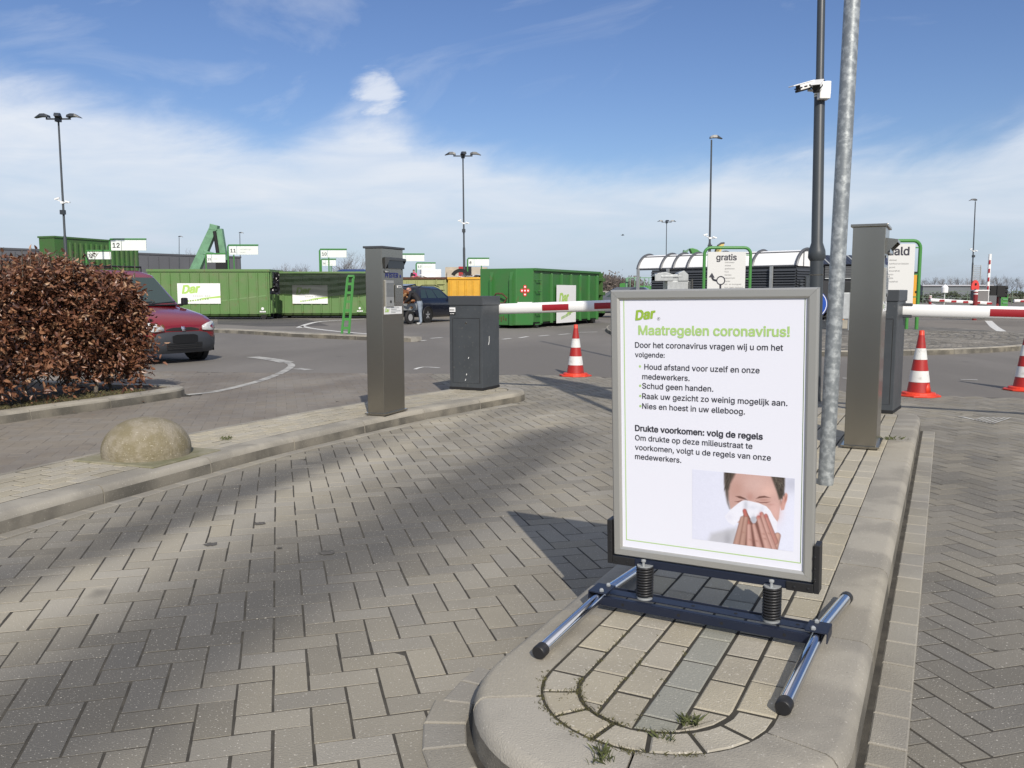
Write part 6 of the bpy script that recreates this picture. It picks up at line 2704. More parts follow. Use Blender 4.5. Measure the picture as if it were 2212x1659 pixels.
def mx(z):
    return .03 + ln_ * (z - 1.4)


m = MB()
zz1, zz2 = pt(0, 560, 10.6).z, pt(0, 535, 10.6).z
za, zb2 = pt(0, 180, 10.6).z, pt(0, 172, 10.6).z
m.tube([(mx(0), 0, 0), (mx(1.5), 0, 1.5), (mx(zz1 - .02), 0, zz1 - .02)], .079, 20)
m.tube([(mx(zz1 - .02), 0, zz1 - .02), (mx(zz1 + .02), 0, zz1 + .02), (mx(zz1 + .10), 0, zz1 + .10), (mx(zz2 + .06), 0, zz2 + .06), (mx(za), 0, za), (mx(zb2 + .02), 0, zb2 + .02), (mx(9.3), 0, 9.3)],
       [.080, .105, .101, .069, .062, .047, .042], 20)
m.build('pole', M_mast, t, smooth=50)
m = MB()
z = pt(0, 595, 10.6).z
m.lathe([(.081, 0), (.082, .012), (.079, .012)], 20, 0, Matrix.Translation((mx(z), 0, z)))
for py in (205, 210):
    z = pt(0, py, 10.6).z
    m.lathe([(.066, 0), (.067, .018), (.06, .018)], 20, 0, Matrix.Translation((mx(z), 0, z)))
m.build('steel_band', M_steel, t)
m = MB()
z = pt(0, 198, 10.6).z
m.box((mx(z) + .02, -.07, z - .01), (.13, .14, .20))
m.box((mx(z) + .075, -.02, z + .03), (.07, .12, .16))
m.build('mounting_bracket', M_white, t, bevel=.01)


def seccam(tip, tail, wd):
    tip, tail = Vector(tip), Vector(tail)
    d = (tail - tip).normalized()
    sd2 = d.cross(Vector((0, 0, 1))).normalized()
    up = sd2.cross(d)
    L_ = (tail - tip).length
    M_ = frame(tip, d, sd2, up)
    mm_ = MB()
    mm_.box((L_ / 2 + .04, 0, 0), (L_ - .08, wd, wd * .85), 0)
    mm_.box((L_ / 2 - .02, 0, wd * .50), (L_ + .02, wd * 1.15, .012), 0)
    mm_.box((L_ / 2, 0, -wd * .45), (L_ * .7, wd * .8, .03), 1)
    for k in range(3):
        mm_.box((L_ * (.25 + .25 * k), -wd * .5, -.005), (L_ * .16, .008, wd * .22), 1)
        mm_.box((L_ * (.25 + .25 * k), wd * .5, -.005), (L_ * .16, .008, wd * .22), 1)
    mm_.box((.079, 0, -.002), (.012, wd * .86, wd * .7), 1)
    mm_.xf(0, M_)
    return mm_


cpos = Vector((mb_.x - .04, 10.6, 0))
o = seccam(pt(1714, 193, 10.35) - cpos, pt(1756, 181, 10.5) - cpos, .075).build('security_camera', [M_white, M_black], t, bevel=.004)
m = MB()
m.tube([pt(1748, 188, 10.47) - cpos, pt(1746, 195, 10.47) - cpos, pt(1762, 196, 10.52) - cpos], .016, 8)
m.build('camera_arm', M_white, o)
o = seccam(pt(1762, 191, 10.25) - cpos, pt(1770, 181, 10.55) - cpos, .095).build('security_camera', [M_white, M_black], t, bevel=.004)
m = MB()
m.tube([pt(1768, 192, 10.5) - cpos, pt(1770, 198, 10.52) - cpos], .02, 8)
m.build('camera_arm', M_white, o)


# ------------------------------------------------------------------ reception building with barrel canopy
rb_a, rb_b = Vector((6.3, 43.0)), Vector((12.25, 37.0))
dr = (rb_b - rb_a)
Lr = dr.length
rrz = math.atan2(dr.y, dr.x)
t = thing('reception_building', 'low dark louvred kiosk building under a white ribbed barrel canopy', 'building', (rb_a.x, rb_a.y, 0), rrz)
EV = 2.5
WB = 1.9
RISE = .72


def arc(n=14, off=0.0):
    # circular barrel section from (0, EV) to (WB, EV)
    r_ = (WB * WB / 4 + RISE * RISE) / (2 * RISE)
    th = math.asin(WB / 2 / r_)
    return [(WB / 2 + (r_ + off) * math.sin(-th + 2 * th * i / n), EV + RISE - r_ + (r_ + off) * math.cos(-th + 2 * th * i / n)) for i in range(n + 1)]


m = MB()
A0 = arc()
vs = [(x, y, z) for x in (0, Lr) for y, z in A0]
n = len(A0)
m.add(vs, [(i, i + 1, n + i + 1, n + i) for i in range(n - 1)])
vs = [(x, y, z - .03) for x in (0, Lr) for y, z in A0]
m.add(vs, [(n + i, n + i + 1, i + 1, i) for i in range(n - 1)])
m.add([(Lr - .02, y, z) for y, z in A0], [tuple(range(n))[::-1]], 0)
m.build('canopy', M_canopy, t, smooth=60)
for f in (0.0, .165, .25, .345, .52, .75, 1.0):
    m = MB()
    m.tube([(f * Lr, y, z) for y, z in arc(16, .03)], .07, 6)
    m.build('canopy_rib', M_rib, t, smooth=60)
m = MB()
for y in (.63, 1.27):
    z = [q for q in arc(60) if q[0] > y][0][1]
    m.tube([(Lr + .01, y, EV), (Lr + .01, y, z)], .018, 5)
yz = arc(16, .02)[5]
m.tube([(0, yz[0], yz[1]), (Lr, yz[0], yz[1])], .025, 5)
m.tube([(0, 0, EV), (Lr, 0, EV)], .05, 6)
m.build('canopy_rail', M_rib, t)
x0 = Lr * .10
m = MB()
m.box(((x0 + Lr) / 2, WB / 2, EV / 2 - .03), (Lr - x0, WB - .04, EV - .06))
m.build('wall', M_louvre, t)
m = MB()
k = 0
while k * .115 < EV - .2:
    z = .1 + k * .115
    m.add([(x0, -.0, z + .09), (Lr, -.0, z + .09), (Lr, -.07, z), (x0, -.07, z), (x0, 0, z - .005), (Lr, 0, z - .005)], [(3, 2, 1, 0), (5, 2, 3, 4)])
    m.add([(Lr - .02, 0, z + .09), (Lr - .02, WB, z + .09), (Lr + .06, WB, z), (Lr + .06, 0, z)], [(3, 2, 1, 0)])
    k += 1
m.build('louvre_cladding', mat('louvre_blade', (.055, .060, .068), .45), t)
for x in (.12, Lr * .225, Lr * .87):
    m = MB()
    m.box((x, -.14, EV / 2), (.12, .10, EV))
    m.build('canopy_post', M_galv_plain, t)
m = MB()
m.box((Lr + .07, WB * .55, 1.05), (.05, .6, 2.0))
for y in (.3, 1.5):
    for r_ in range(5):
        m.box((Lr + .09, y, 1.3 + .14 * r_), (.05, .25, .08))
m.build('end_door', M_anthr, t)

# grey metal press box in front of it
q0, q1 = pt(1441, 640, 35), pt(1492, 607, 35)
t = thing('metal_drop_box', 'grey galvanised drop box with hinged hood bar in front of the black louvred building', 'container', (q0.x, 35, 0))
w = q1.x - q0.x
m = MB()
m.box((w / 2, .5, q1.z / 2), (w, 1.0, q1.z))
m.build('body', M_galv_plain, t, bevel=.02)
m = MB()
z1 = pt(0, 593, 35).z
xl, xr = pt(1425, 0, 35).x - q0.x, pt(1500, 0, 35).x - q0.x
m.box(((xl + xr) / 2, .35, (q1.z + z1) / 2), (xr - xl, .7, z1 - q1.z + .02))
m.add([(xl, -.03, q1.z), (xl + .75, -.03, q1.z), (xl + .75, -.03, z1), (xl + .45, -.03, z1 + .10), (xl + .12, -.03, z1 + .06), (xl, -.03, z1 - .05),
       (xl, .7, q1.z), (xl + .75, .7, q1.z), (xl + .75, .7, z1), (xl + .45, .7, z1 + .10), (xl + .12, .7, z1 + .06), (xl, .7, z1 - .05)],
      [(0, 1, 2, 3, 4, 5), (11, 10, 9, 8, 7, 6)] + [(i, 6 + i, 6 + (i + 1) % 6, (i + 1) % 6) for i in range(6)])
m.add([(xr - .42, -.04, q1.z), (xr, -.04, q1.z), (xr, -.04, z1), (xr - .18, -.04, z1 + .16), (xr - .42, -.04, z1 + .06),
       (xr - .42, .7, q1.z), (xr, .7, q1.z), (xr, .7, z1), (xr - .18, .7, z1 + .16), (xr - .42, .7, z1 + .06)],
      [(0, 1, 2, 3, 4), (9, 8, 7, 6, 5)] + [(i, 5 + i, 5 + (i + 1) % 5, (i + 1) % 5) for i in range(5)])
m.box(((xl + xr) / 2, -.02, z1 - .08), (xr - xl - .5, .05, .08))
m.build('hood', M_galv_plain, t, bevel=.015)
m = MB()
m.box((w + .06, -.02, q1.z * .55), (.05, .05, q1.z * 1.0))
m.tube([(w - .05, -.05, 0), (w - .05, -.05, q1.z)], .04, 8)
m.build('lever', M_steel, t)

# ------------------------------------------------------------------ tariff boards


def tariff(label, frx0, frx1, top, pnx0, pnx1, pntop, Y, title, items, tx, ix, tsz, isz, arrow=False, mid=None, bottom=0.75, tw=None):
    a, b = pt(frx0, top, Y), pt(frx1, top, Y)
    t = thing('tariff_board', label, 'sign', (a.x, Y, 0), 0, 'tariff boards on the roundabout')
    w = b.x - a.x
    m = MB()
    r_ = .24
    pts = [(0, 0, 0), (0, 0, a.z - r_)]
    for k in range(1, 6):
        a_ = math.pi / 2 * k / 5
        pts.append((r_ - r_ * math.cos(a_), 0, a.z - r_ + r_ * math.sin(a_)))
    for k in range(6):
        a_ = math.pi / 2 * k / 5
        pts.append((w - r_ + r_ * math.sin(a_), 0, a.z - r_ + r_ * math.cos(a_)))
    pts.append((w, 0, 0))
    m.tube(pts, .058, 12)
    m.build('tube_frame', M_green_tube, t, smooth=60)
    p0, p1 = pt(pnx0, pntop, Y), pt(pnx1, pntop, Y)
    x0, x1, zt = p0.x - a.x, p1.x - a.x, p0.z
    m = MB()
    m.box(((x0 + x1) / 2, 0, (zt + bottom) / 2), (x1 - x0, .05, zt - bottom), 0)

    def F(px, py):
        q = pt(px, py, Y - .03)
        return frame((q.x - a.x, -.0275, q.z), (1, 0, 0), (0, 0, 1))
    if tw:
        m.text(title, F(*tx), width=tw, mi=1, bold=.022)
    for k, s_ in enumerate(items):
        px, py, dy = ix
        m.text(s_, F(px - .12 * k, py + dy * k), size=isz, mi=2)
    if arrow:
        # ring with an arrow leaving it to the left
        def P(px, py, d=-.028):
            q = pt(px, py, Y - .03)
            return Vector((q.x - a.x, d, q.z))
        c, rx = P(1557, 606), (P(1566, 606) - P(1557, 606)).x
        for i in range(20):
            a0, a1 = 2 * math.pi * i / 20, 2 * math.pi * (i + 1) / 20
            m.add([c + Vector((r * math.cos(q), 0, r * math.sin(q))) for r, q in ((rx * .82, a0), (rx * .82, a1), (rx * 1.1, a1), (rx * 1.1, a0))], [(3, 2, 1, 0)], 1)
        cur = [P(1548, 606), P(1541, 604), P(1538, 599)]
        m.tube([q + Vector((0, -.004, 0)) for q in cur], .035, 6, 1)
        m.add([P(1531, 599), P(1544, 600), P(1538, 589)], [(0, 1, 2)], 1)
        m.tube([P(1556, 614) + Vector((0, -.004, 0)), P(1556, 624) + Vector((0, -.004, 0))], .035, 6, 1)
    m.build('board', [M_board_grey, M_ink, mat('print_dark_grey', (.12, .12, .12), .6)], t)
    m = MB()
    for z in (zt - .12, zt - 1.0, zt - 1.75):
        m.box((x0 / 2, 0, z), (abs(x0) - .05, .03, .04))
        m.box(((x1 + w) / 2, 0, z), (abs(w - x1) - .05, .03, .04))
    m.build('bracket', M_green_tube, t)
    return t


tariff('green framed board headed gratis with a roundabout arrow, in front of the white canopy', 1522, 1622, 535, 1529, 1611, 544, 32, 'gratis',
       ['matrassen', 'asbest', 'gasflessen', 'KCA', 'banden', 'piepschuim', 'papier', 'wit- en bruingoed', 'hout (geen tuinhout)', 'metaal'],
       (1547, 562), (1566, 568.3, 6.75), .125, .105, arrow=True, tw=pt(1593, 0, 32).x - pt(1547, 0, 32).x)
tb = tariff('green framed board whose heading ends in aald, half hidden by a payment column', 1870, 1989, 520, 1877, 1977, 527, 28.6, 'betaald',
            ['dakleer', 'tuinhout en bielzen', 'grond', 'bouwafval', 'puin', 'gips', 'restafval'],
            (1883, 551), (1921, 563.5, 7.75), .15, .105, tw=pt(1967, 0, 28.6).x - pt(1883, 0, 28.6).x)
m = MB()
q = pt(1961, 719, 28.6)
m.tube([(q.x - tb.location.x, .12, 0), (q.x - tb.location.x, .12, 2.2)], .055, 10)
m.build('middle_post', M_green_tube, tb, smooth=50)
# beach flag behind the gratis board
Y = 34
o0 = pt(1541, 600, Y)
t = thing('beach_flag', 'yellow feather flag with black edge peeping out above the gratis board', 'flag', (o0.x, Y, 0))


def fl(px, py):
    q = pt(px, py, Y)
    return Vector((q.x - o0.x, 0, q.z))


m = MB()
m.tube([(0, 0, 0), fl(1541, 600), fl(1543, 555), fl(1546, 540), fl(1551, 530), fl(1558, 525.5), fl(1565, 524.8)], .035, 6)
m.build('pole', M_black, t)
m = MB()
L_ = [fl(1541.5, 600), fl(1543, 556), fl(1546, 541), fl(1551, 531), (fl(1558, 526.2)), fl(1564.5, 525.5)]
R_ = [fl(1549, 600), fl(1552, 560), fl(1555, 548), fl(1559, 540), fl(1562, 534), fl(1564.8, 527)]
vs = []
for a_, b_ in zip(L_, R_):
    vs += [a_ + Vector((0, -.004, 0)), b_ + Vector((0, -.004, 0))]
m.add(vs, [(2 * i, 2 * i + 1, 2 * i + 3, 2 * i + 2) for i in range(5)])
for k, (px, py) in enumerate(((1549, 544), (1553, 538), (1548, 551))):
    m.box(fl(px, py) + Vector((0, -.012, 0)), (.09, .006, .14), 1, rot=Matrix.Rotation(.6, 3, 'Y'))
o = m.build('cloth', [mat('flag_yellow', (.62, .47, .16), .7), mat('flag_print', (.30, .26, .10), .7)], t)
o.modifiers.new('thick', 'SOLIDIFY').thickness = .006

# blue roundabout sign at the near rim
rs = pt(1756, 657.3, 18.9)
t = thing('roundabout_sign', 'round blue sign with white circling arrows, between the notice frame and galvanised pole', 'road sign', (rs.x, 18.9, .12))
m = MB()
R0 = .315
cz = rs.z - .12
M_ = frame((0, -.02, cz), (1, 0, 0), (0, 0, 1))
m.lathe([(R0, -.02), (R0, 0)], 40, 0, M_)
m.lathe([(R0 * .955, .001), (R0 * .955, .003)], 40, 1, M_)
m.lathe([(R0 * .91, .004), (R0 * .91, .006)], 40, 0, M_)
for k in range(3):
    a0 = math.pi * (2 / 3) * k + .35
    pts = []
    N_ = 10
    for i in range(N_ + 1):
        a_ = a0 + 1.15 * i / N_
        for r_ in (.47, .68):
            pts.append(M_ @ Vector((R0 * r_ * math.cos(a_), R0 * r_ * math.sin(a_), .008)))
    m.add(pts, [(2 * i, 2 * i + 1, 2 * i + 3, 2 * i + 2) for i in range(N_)], 1)
    a_ = a0 + 1.15
    m.add([M_ @ Vector((R0 * r_ * math.cos(q), R0 * r_ * math.sin(q), .0085)) for r_, q in ((.36, a_), (.80, a_), (.60, a_ + .5))], [(0, 1, 2)], 1)
m.build('sign_face', [M_blue_sign, M_white], t)
m = MB()
m.tube([(0, .02, 0), (0, .02, cz + R0 * .8)], .038, 12)
m.build('post', M_galv_plain, t)

# small grey boards on a post, seen from behind
q = pt(1833, 721, 27.9)
t = thing('post_board', 'grey board on a thin steel post, seen between galvanised pole and payment column', 'sign', (q.x, 27.9, .1))
z0, z1 = pt(0, 689, 27.9).z - .1, pt(0, 632, 27.9).z - .1
m = MB()
m.box((-.18, .1, (z0 + z1) / 2), (.22, .5, z1 - z0), 0)
m.box((.12, .1, (z0 + z1) / 2), (.24, .3, z1 - z0), 0)
m.build('board', M_galv_plain, t, bevel=.02)
m = MB()
m.tube([(0, 0, 0), (0, 0, z1)], .045, 8)
m.build('post', M_galv_plain, t)

# ------------------------------------------------------------------ dark office with solar panels, right
Y = 46
d0, d1 = pt(1700, 640, Y), pt(1905, 640, Y)
zt, zb_ = pt(0, 550, Y).z, 0
t = thing('dark_office', 'black clad office with solar panels on its roof, behind the galvanised pole', 'building', (d0.x, Y, 0))
w = d1.x - d0.x
ze = pt(0, 572, Y).z
m = MB()
m.box((w / 2, 4, ze / 2), (w, 8, ze), 0)
m.build('wall', mat('black_cladding', (.018, .019, .022), .5), t)
m = MB()
m.add([(0, -.2, ze), (w, -.2, ze), (w, 1.3, zt), (0, 1.3, zt), (0, 8, zt), (w, 8, zt), (0, 8, ze), (w, 8, ze)], [(0, 1, 2, 3), (3, 2, 5, 4), (1, 7, 5, 2), (0, 3, 4, 6), (0, 6, 7, 1)])
m.build('roof', M_louvre, t)
for k in range(7):
    m = MB()
    x0, x1 = w * k / 7 + .04, w * (k + 1) / 7 - .06
    for i in range(3):
        xa = x0 + (x1 - x0) * i / 3
        xb = x0 + (x1 - x0) * (i + 1) / 3 - .02
        m.add([(xa, -.18, ze + .03), (xb, -.18, ze + .03), (xb, 1.28, zt + .03), (xa, 1.28, zt + .03)], [(0, 1, 2, 3)])
    o = m.build('solar_panel', M_solar, t)
    m = MB()
    m.add([(x1 + .0, -.19, ze + .035), (x1 + .09, -.19, ze + .035), (x1 + .09, 1.28, zt + .035), (x1, 1.28, zt + .035)], [(0, 1, 2, 3)])
    m.build('panel_rail', M_galv_plain, o)
m = MB()
xl = pt(1812, 0, Y).x - d0.x
for k in range(7):
    m.box((xl + 1.4, -.05, ze - .12 - k * .085), (3.2, .08, .06), 0)
m.box((xl + 1.4, -.08, ze - .72), (3.2, .10, .05), 1)
m.build('louvre_band', [mat('grey_louvre', (.085, .09, .095), .5), M_galv_plain], t)
m = MB()
m.box((xl + .9, -.03, .95), (.9, .06, 1.9), 0)
m.box((xl + .55, -.07, 1.4), (.04, .03, .5), 1)
m.build('door', [mat('dark_door', (.022, .023, .022), .3), M_white], t)
# dark parked trailer in front of it
q0, q1 = pt(1700, 700, 33), pt(1845, 700, 33)
t = thing('flat_trailer', 'low black flatbed trailer with orange side lamp behind the blue roundabout sign', 'trailer', (q0.x, 33, 0))
w = q1.x - q0.x
m = MB()
m.box((w / 2, .8, .75), (w, 1.6, .35))
for z in (.25, .42):
    m.box((w / 2, .05, z), (w, .05, .04))
m.build('bed', M_dark, t)
m = MB()
q = pt(1817, 688, 33)
m.box((q.x - q0.x, -.03, q.z), (.16, .05, .14))
m.build('side_lamp', mat('amber', (.75, .28, .03), .3), t)
for x in (.6, w - .8):
    m = MB()
    m.cyl((x, .1, .32), (x, .35, .32), .32, n=18)
    m.build('wheel', M_tyre, t)
m = MB()
lw = gp(1700, 720), gp(1860, 720)
m.box(((lw[0].x + lw[1].x) / 2, 29.4, .2), (lw[1].x - lw[0].x + .6, .2, .42))
o = m.build('low_wall', M_kerb, bevel=.01)
tag(o, 'low pale concrete wall on the roundabout behind the blue sign', 'wall')

# ------------------------------------------------------------------ far right entrance
t = thing('far_barrier', 'closed red and white boom barrier in the distance, beyond the near right boom', 'barrier', (gp(2125, 691).x, 42.2, 0), 0, 'distant barriers')
bx = t.location.x


def fp(px, py, Y=42.2):
    q = pt(px, py, Y)
    return Vector((q.x - bx, 0, q.z))


m = MB()
a_, b_ = fp(2108, 629), fp(2132, 690)
m.box(((a_.x + b_.x) / 2, .2, .78), (b_.x - a_.x, .4, 1.4))
m.box(((a_.x + b_.x) / 2, .2, 1.46), (b_.x - a_.x + .06, .45, .05), 1)
m.build('cabinet', [mat('warm_grey_paint', (.17, .16, .155), .5), M_white], t)
m = MB()
m.tube([fp(2007, 648) + Vector((0, -.1, 0)), fp(2138, 655.5) + Vector((0, -.1, 0))], .085, 8)
bo = m.build('boom', M_white, t)
m = MB()
for k in range(5):
    f0 = .14 + k * .195
    p0 = fp(2007, 648).lerp(fp(2138, 655.5), f0)
    p1 = fp(2007, 648).lerp(fp(2138, 655.5), f0 + .085)
    m.box((p0 + p1) / 2 + Vector((0, -.18, 0)), ((p1 - p0).x, .02, .10))
m.build('red_stripe', M_red, bo)
t = thing('far_barrier', 'raised red and white boom standing upright in the distance, beside the traffic lights', 'barrier', (gp(2140, 690).x, 43.6, 0), 0, 'distant barriers')
bx = t.location.x
m = MB()
a_, b_ = fp(2130, 655, 43.6), fp(2150, 690, 43.6)
m.box(((a_.x + b_.x) / 2, .2, .6), (b_.x - a_.x, .4, 1.2))
m.build('cabinet', mat('mid_grey_paint', (.12, .125, .13), .5), t)
m = MB()
m.tube([fp(2129, 658, 43.6) + Vector((0, -.1, 0)), fp(2136.5, 549, 43.6) + Vector((0, -.1, 0))], .075, 8)
bo = m.build('boom', M_white, t)
m = MB()
for k in range(5):
    f0 = .12 + k * .17
    p0 = fp(2129, 658, 43.6).lerp(fp(2136.5, 549, 43.6), f0)
    p1 = fp(2129, 658, 43.6).lerp(fp(2136.5, 549, 43.6), f0 + .08)
    m.box((p0 + p1) / 2 + Vector((-.03, -.17, 0)), (.08, .03, (p1 - p0).z))
m.build('red_stripe', M_red, bo)
t = thing('far_barrier', 'tip of a white boom barrier at the far right edge of the photo', 'barrier', (gp(2212, 700).x, 46, 0), 0, 'distant barriers')
bx = t.location.x
m = MB()
m.tube([fp(2190, 650, 46), fp(2260, 651, 46)], .085, 8)
m.build('boom', M_white, t)
m = MB()
m.box((fp(2270, 650, 46).x, 0, .6), (.5, .4, 1.2))
m.build('cabinet', mat('mid_grey_paint', (.12, .125, .13), .5), t)
m = MB()
m.box(fp(2208, 650.5, 46) + Vector((0, -.09, 0)), (.28, .02, .1))
m.build('red_stripe', M_red, t)
for lab, px, pb, ptop, Y in (('dark red guard post left of the distant grey barrier cabinet', 2104.5, 692, 630, 42), ('dark red guard post right of the distant traffic lights', 2152, 676, 633, 45), ('short dark red post beside the foot of the yellow machine', 2009, 655, 640, 60)):
    q = pt(px, pb, Y)
    t = thing('guard_post', lab, 'post', (q.x, Y, 0), 0, 'red guard posts')
    m = MB()
    hh = pt(px, ptop, Y).z
    m.tube([(0, 0, 0), (0, 0, hh)], .10, 10)
    m.build('post', mat('guard_red', (.26, .022, .025), .5, var=.3, scale=6), t)
    m = MB()
    m.tube([(0, 0, hh), (0, 0, hh + .06)], .10, 10)
    for z in (hh * .90,):
        m.lathe([(.102, z), (.102, z + .07)], 10, 0)
    m.build('white_band', M_white, t)
for lab, px, w_, flip in (('black traffic light seen from behind, just right of the raised boom', 2143, .42, 1), ('black traffic light with its visors to the left, further right', 2160, .55, -1)):
    Y = 44.5
    q0, q1 = pt(px, 642, Y), pt(px, 617, Y)
    t = thing('traffic_light', lab, 'traffic light', (q0.x, Y, 0), 0, 'distant traffic lights')
    m = MB()
    m.box((0, 0, (q0.z + q1.z) / 2), (w_ * .8, .2, q1.z - q0.z))
    m.build('housing', M_dark, t, bevel=.03)
    m = MB()
    for k in range(3):
        z = q0.z + (q1.z - q0.z) * (k + .5) / 3
        m.cyl((-flip * w_ * .3, 0, z), (-flip * w_ * .62, -.05, z - .02), .09, .10, 10)
    m.build('visor', M_dark, t)
    m = MB()
    m.tube([(.05, .05, 0), (.05, .05, q0.z + .05)], .045, 8)
    m.build('pole', M_mast, t)
# red box on the distant lamp post
q = pt(2101, 620, 74.6)
t = thing('lifebuoy_box', 'red rounded box mounted low on the far right lamp post', 'box', (q.x + .2, 74.6, q.z))
m = MB()
m.lathe([(.02, -.1), (.34, -.08), (.34, .08), (.02, .1)], 20, 0, Matrix.Scale(1.75, 4, (0, 0, 1)) @ Matrix.Rotation(math.pi / 2, 4, 'X'))
m.build('case', mat('signal_red', (.62, .045, .035), .5), t, smooth=40)
m = MB()
for dz in (-.25, .25):
    m.box((0, -.15, dz), (.12, .05, .17))
m.build('slot', M_dark, t)
q = pt(2107, 592, 74.7)
t = thing('wire_basket', 'grey mesh frame hung on the far right lamp post above the red box', 'frame', (q.x, 74.7, q.z))
m = MB()
m.tube([(-.2, 0, .75), (.45, 0, .75), (.45, 0, -.6), (-.2, 0, -.6)], .05, 6, closed=True)
for k in range(7):
    m.box((.12, 0, -.5 + k * .18), (.6, .02, .03))
    m.box((-.15 + k * .09, 0, .05), (.02, .02, 1.2))
m.build('mesh', M_galv_plain, t)
# green machine and yellow loader
q0, q1 = pt(2150, 656, 52), pt(2172, 636, 52)
t = thing('green_machine', 'small bright green machine behind the right traffic light', 'machine', (q0.x, 52, 0))
m = MB()
m.box(((q1.x - q0.x) / 2 + .1, .3, .75), (q1.x - q0.x, .9, 1.0))
m.box((.2, .3, 1.1), (.35, .4, .6))
m.build('body', M_green_tube, t, bevel=.03)
m = MB()
for k in range(3):
    m.box(((q1.x - q0.x) / 2 + .2, -.17, .5 + .22 * k), (q1.x - q0.x - .3, .04, .06))
m.build('grille', M_green_mint, t)
q0, q1 = pt(1968, 660, 58), pt(1984, 592, 58)
t = thing('yellow_loader', 'sliver of a yellow loader behind the right edge of the betaald board', 'machine', (q0.x, 58, 0))
m = MB()
m.box(((q1.x - q0.x) / 2, 1, q1.z / 2), (q1.x - q0.x, 2, q1.z))
m.box(((q1.x - q0.x) / 2, 1, q1.z + .08), (q1.x - q0.x + .2, 2.1, .16), 1)
m.build('body', [mat('loader_yellow', (.62, .30, .02), .5), M_dark], t, bevel=.04)
m = MB()
for k in range(4):
    m.box((.35 + .1 * (k % 2), -.03, .5 + k * .45), (.25, .05, .12))
m.build('vent', M_dark, t)
# long grey greenhouse, hedge, fence
q0, q1 = pt(1993, 634, 150), pt(2140, 616, 150)
t = thing('grey_shed', 'long low grey shed with pale roof edge on the right horizon', 'building', (q0.x, 150, 0), R(-2))
w = q1.x - q0.x
m = MB()
m.box((w / 2, 5, q1.z / 2 - .1), (w, 10, q1.z - .2))
m.build('wall', mat('shed_grey', (.15, .165, .18), .6, var=.15, scale=.1), t)
m = MB()
m.box((w / 2, 5, q1.z - .05), (w + .4, 10.6, .22))
m.build('roof', mat('shed_roof', (.42, .42, .45), .5), t)


def leaf_mass(V, Fc, c, r, n, size):
    for k in range(n):
        p = Vector(c) + Vector((random.gauss(0, r[0] * .5), random.gauss(0, r[1] * .5), random.gauss(0, r[2] * .5)))
        a_ = Vector((random.gauss(0, 1), random.gauss(0, 1), random.gauss(0, 1))).normalized()
        b_ = a_.orthogonal().normalized()
        s_ = size * random.uniform(.6, 1.3)
        i = len(V)
        V += [p - a_ * s_, p + b_ * s_ * .5, p + a_ * s_, p - b_ * s_ * .5]
        Fc.append((i, i + 1, i + 2, i + 3))


def leaf_obj(name, V, Fc, mt_, parent=None):
    me = bpy.data.meshes.new(name)
    me.from_pydata([tuple(v) for v in V], [], Fc)
    me.materials.append(mt_)
    o = bpy.data.objects.new(name, me)
    COL.objects.link(o)
    o.parent = parent
    return o


M_evg = mat('dark_hedge_leaf', (.040, .052, .022), .8, island=.5)
M_brush = mat('bare_brush', (.105, .085, .068), .9, island=.4)
V, Fc = [], []
h0, h1 = pt(1985, 640, 112), pt(2300, 640, 112)
x = h0.x
while x < h1.x:
    f = (x - h0.x) / (h1.x - h0.x)
    top_ = 1.25 + .75 * f + .12 * math.sin(x * .7)
    leaf_mass(V, Fc, (x, 112 + random.uniform(-1, 1), top_ * random.uniform(.1, .85)), (.5, 1, .35), 34, .15)
    x += .16
o = leaf_obj('clipped_hedge', V, Fc, M_evg)
tag(o, 'long dark green hedge along the far right horizon below the grey shed', 'hedge')
q0 = pt(1990, 648, 96)
t = thing('wire_fence', 'pale thin fence rail in front of the far right hedge', 'fence', (q0.x, 96, 0))
m = MB()
for z in (1.5, .8):
    m.box((5.5, 0, z), (11, .04, .04))
for k in range(5):
    m.box((.2 + k * 2.5, .05, .75), (.06, .06, 1.5))
m.build('rail', mat('fence_green_grey', (.14, .19, .13), .6), t)
q = pt(2041, 626, 90)
t = thing('vent_hood', 'small white ventilation hood on a thin pipe before the grey shed', 'vent', (q.x, 90, 0))
m = MB()
m.lathe([(.03, 0), (.03, q.z - .3), (.32, q.z - .3), (.34, q.z + .25), (.2, q.z + .42), (.05, q.z + .55)], 12)
m.build('hood', M_white, t, smooth=40)


# ------------------------------------------------------------------ bare trees
def twig_tree(seed, h, spread=.32, n=5, twigs=1.0, upright=.7):
    rnd = random.Random(seed)
    tr, cr = MB(), MB()
    tr.tube([(0, 0, -.1), (rnd.gauss(0, .02) * h, 0, h * .35), (rnd.gauss(0, .03) * h, 0, h * .62)], [h * .016, h * .012, h * .007], 6)

    def grow(p, d, l, r, lvl):
        e = p + d * l
        e2 = e + Vector((rnd.gauss(0, .1), rnd.gauss(0, .1), .05)) * l
        cr.tube([p, p.lerp(e, .5) + Vector((rnd.gauss(0, .04), rnd.gauss(0, .04), 0)) * l, e2], [r, r * .75, r * .45], 3)
        if lvl == 0:
            return
        for k in range(rnd.randint(3, 4)):
            nd_ = (d * 1.0 + Vector((rnd.gauss(0, .55), rnd.gauss(0, .55), abs(rnd.gauss(.15, .3))))).normalized()
            grow(p.lerp(e2, rnd.uniform(.35, 1)), nd_, l * rnd.uniform(.5, .78), r * .55, lvl - 1)
    for k in range(int(n)):
        z = h * rnd.uniform(.18, .6)
        a_ = rnd.uniform(0, 6.28)
        d = Vector((math.cos(a_) * spread, math.sin(a_) * spread, upright)).normalized()
        grow(Vector((0, 0, z)), d, h * rnd.uniform(.22, .36), h * .006, 3)
    return tr, cr


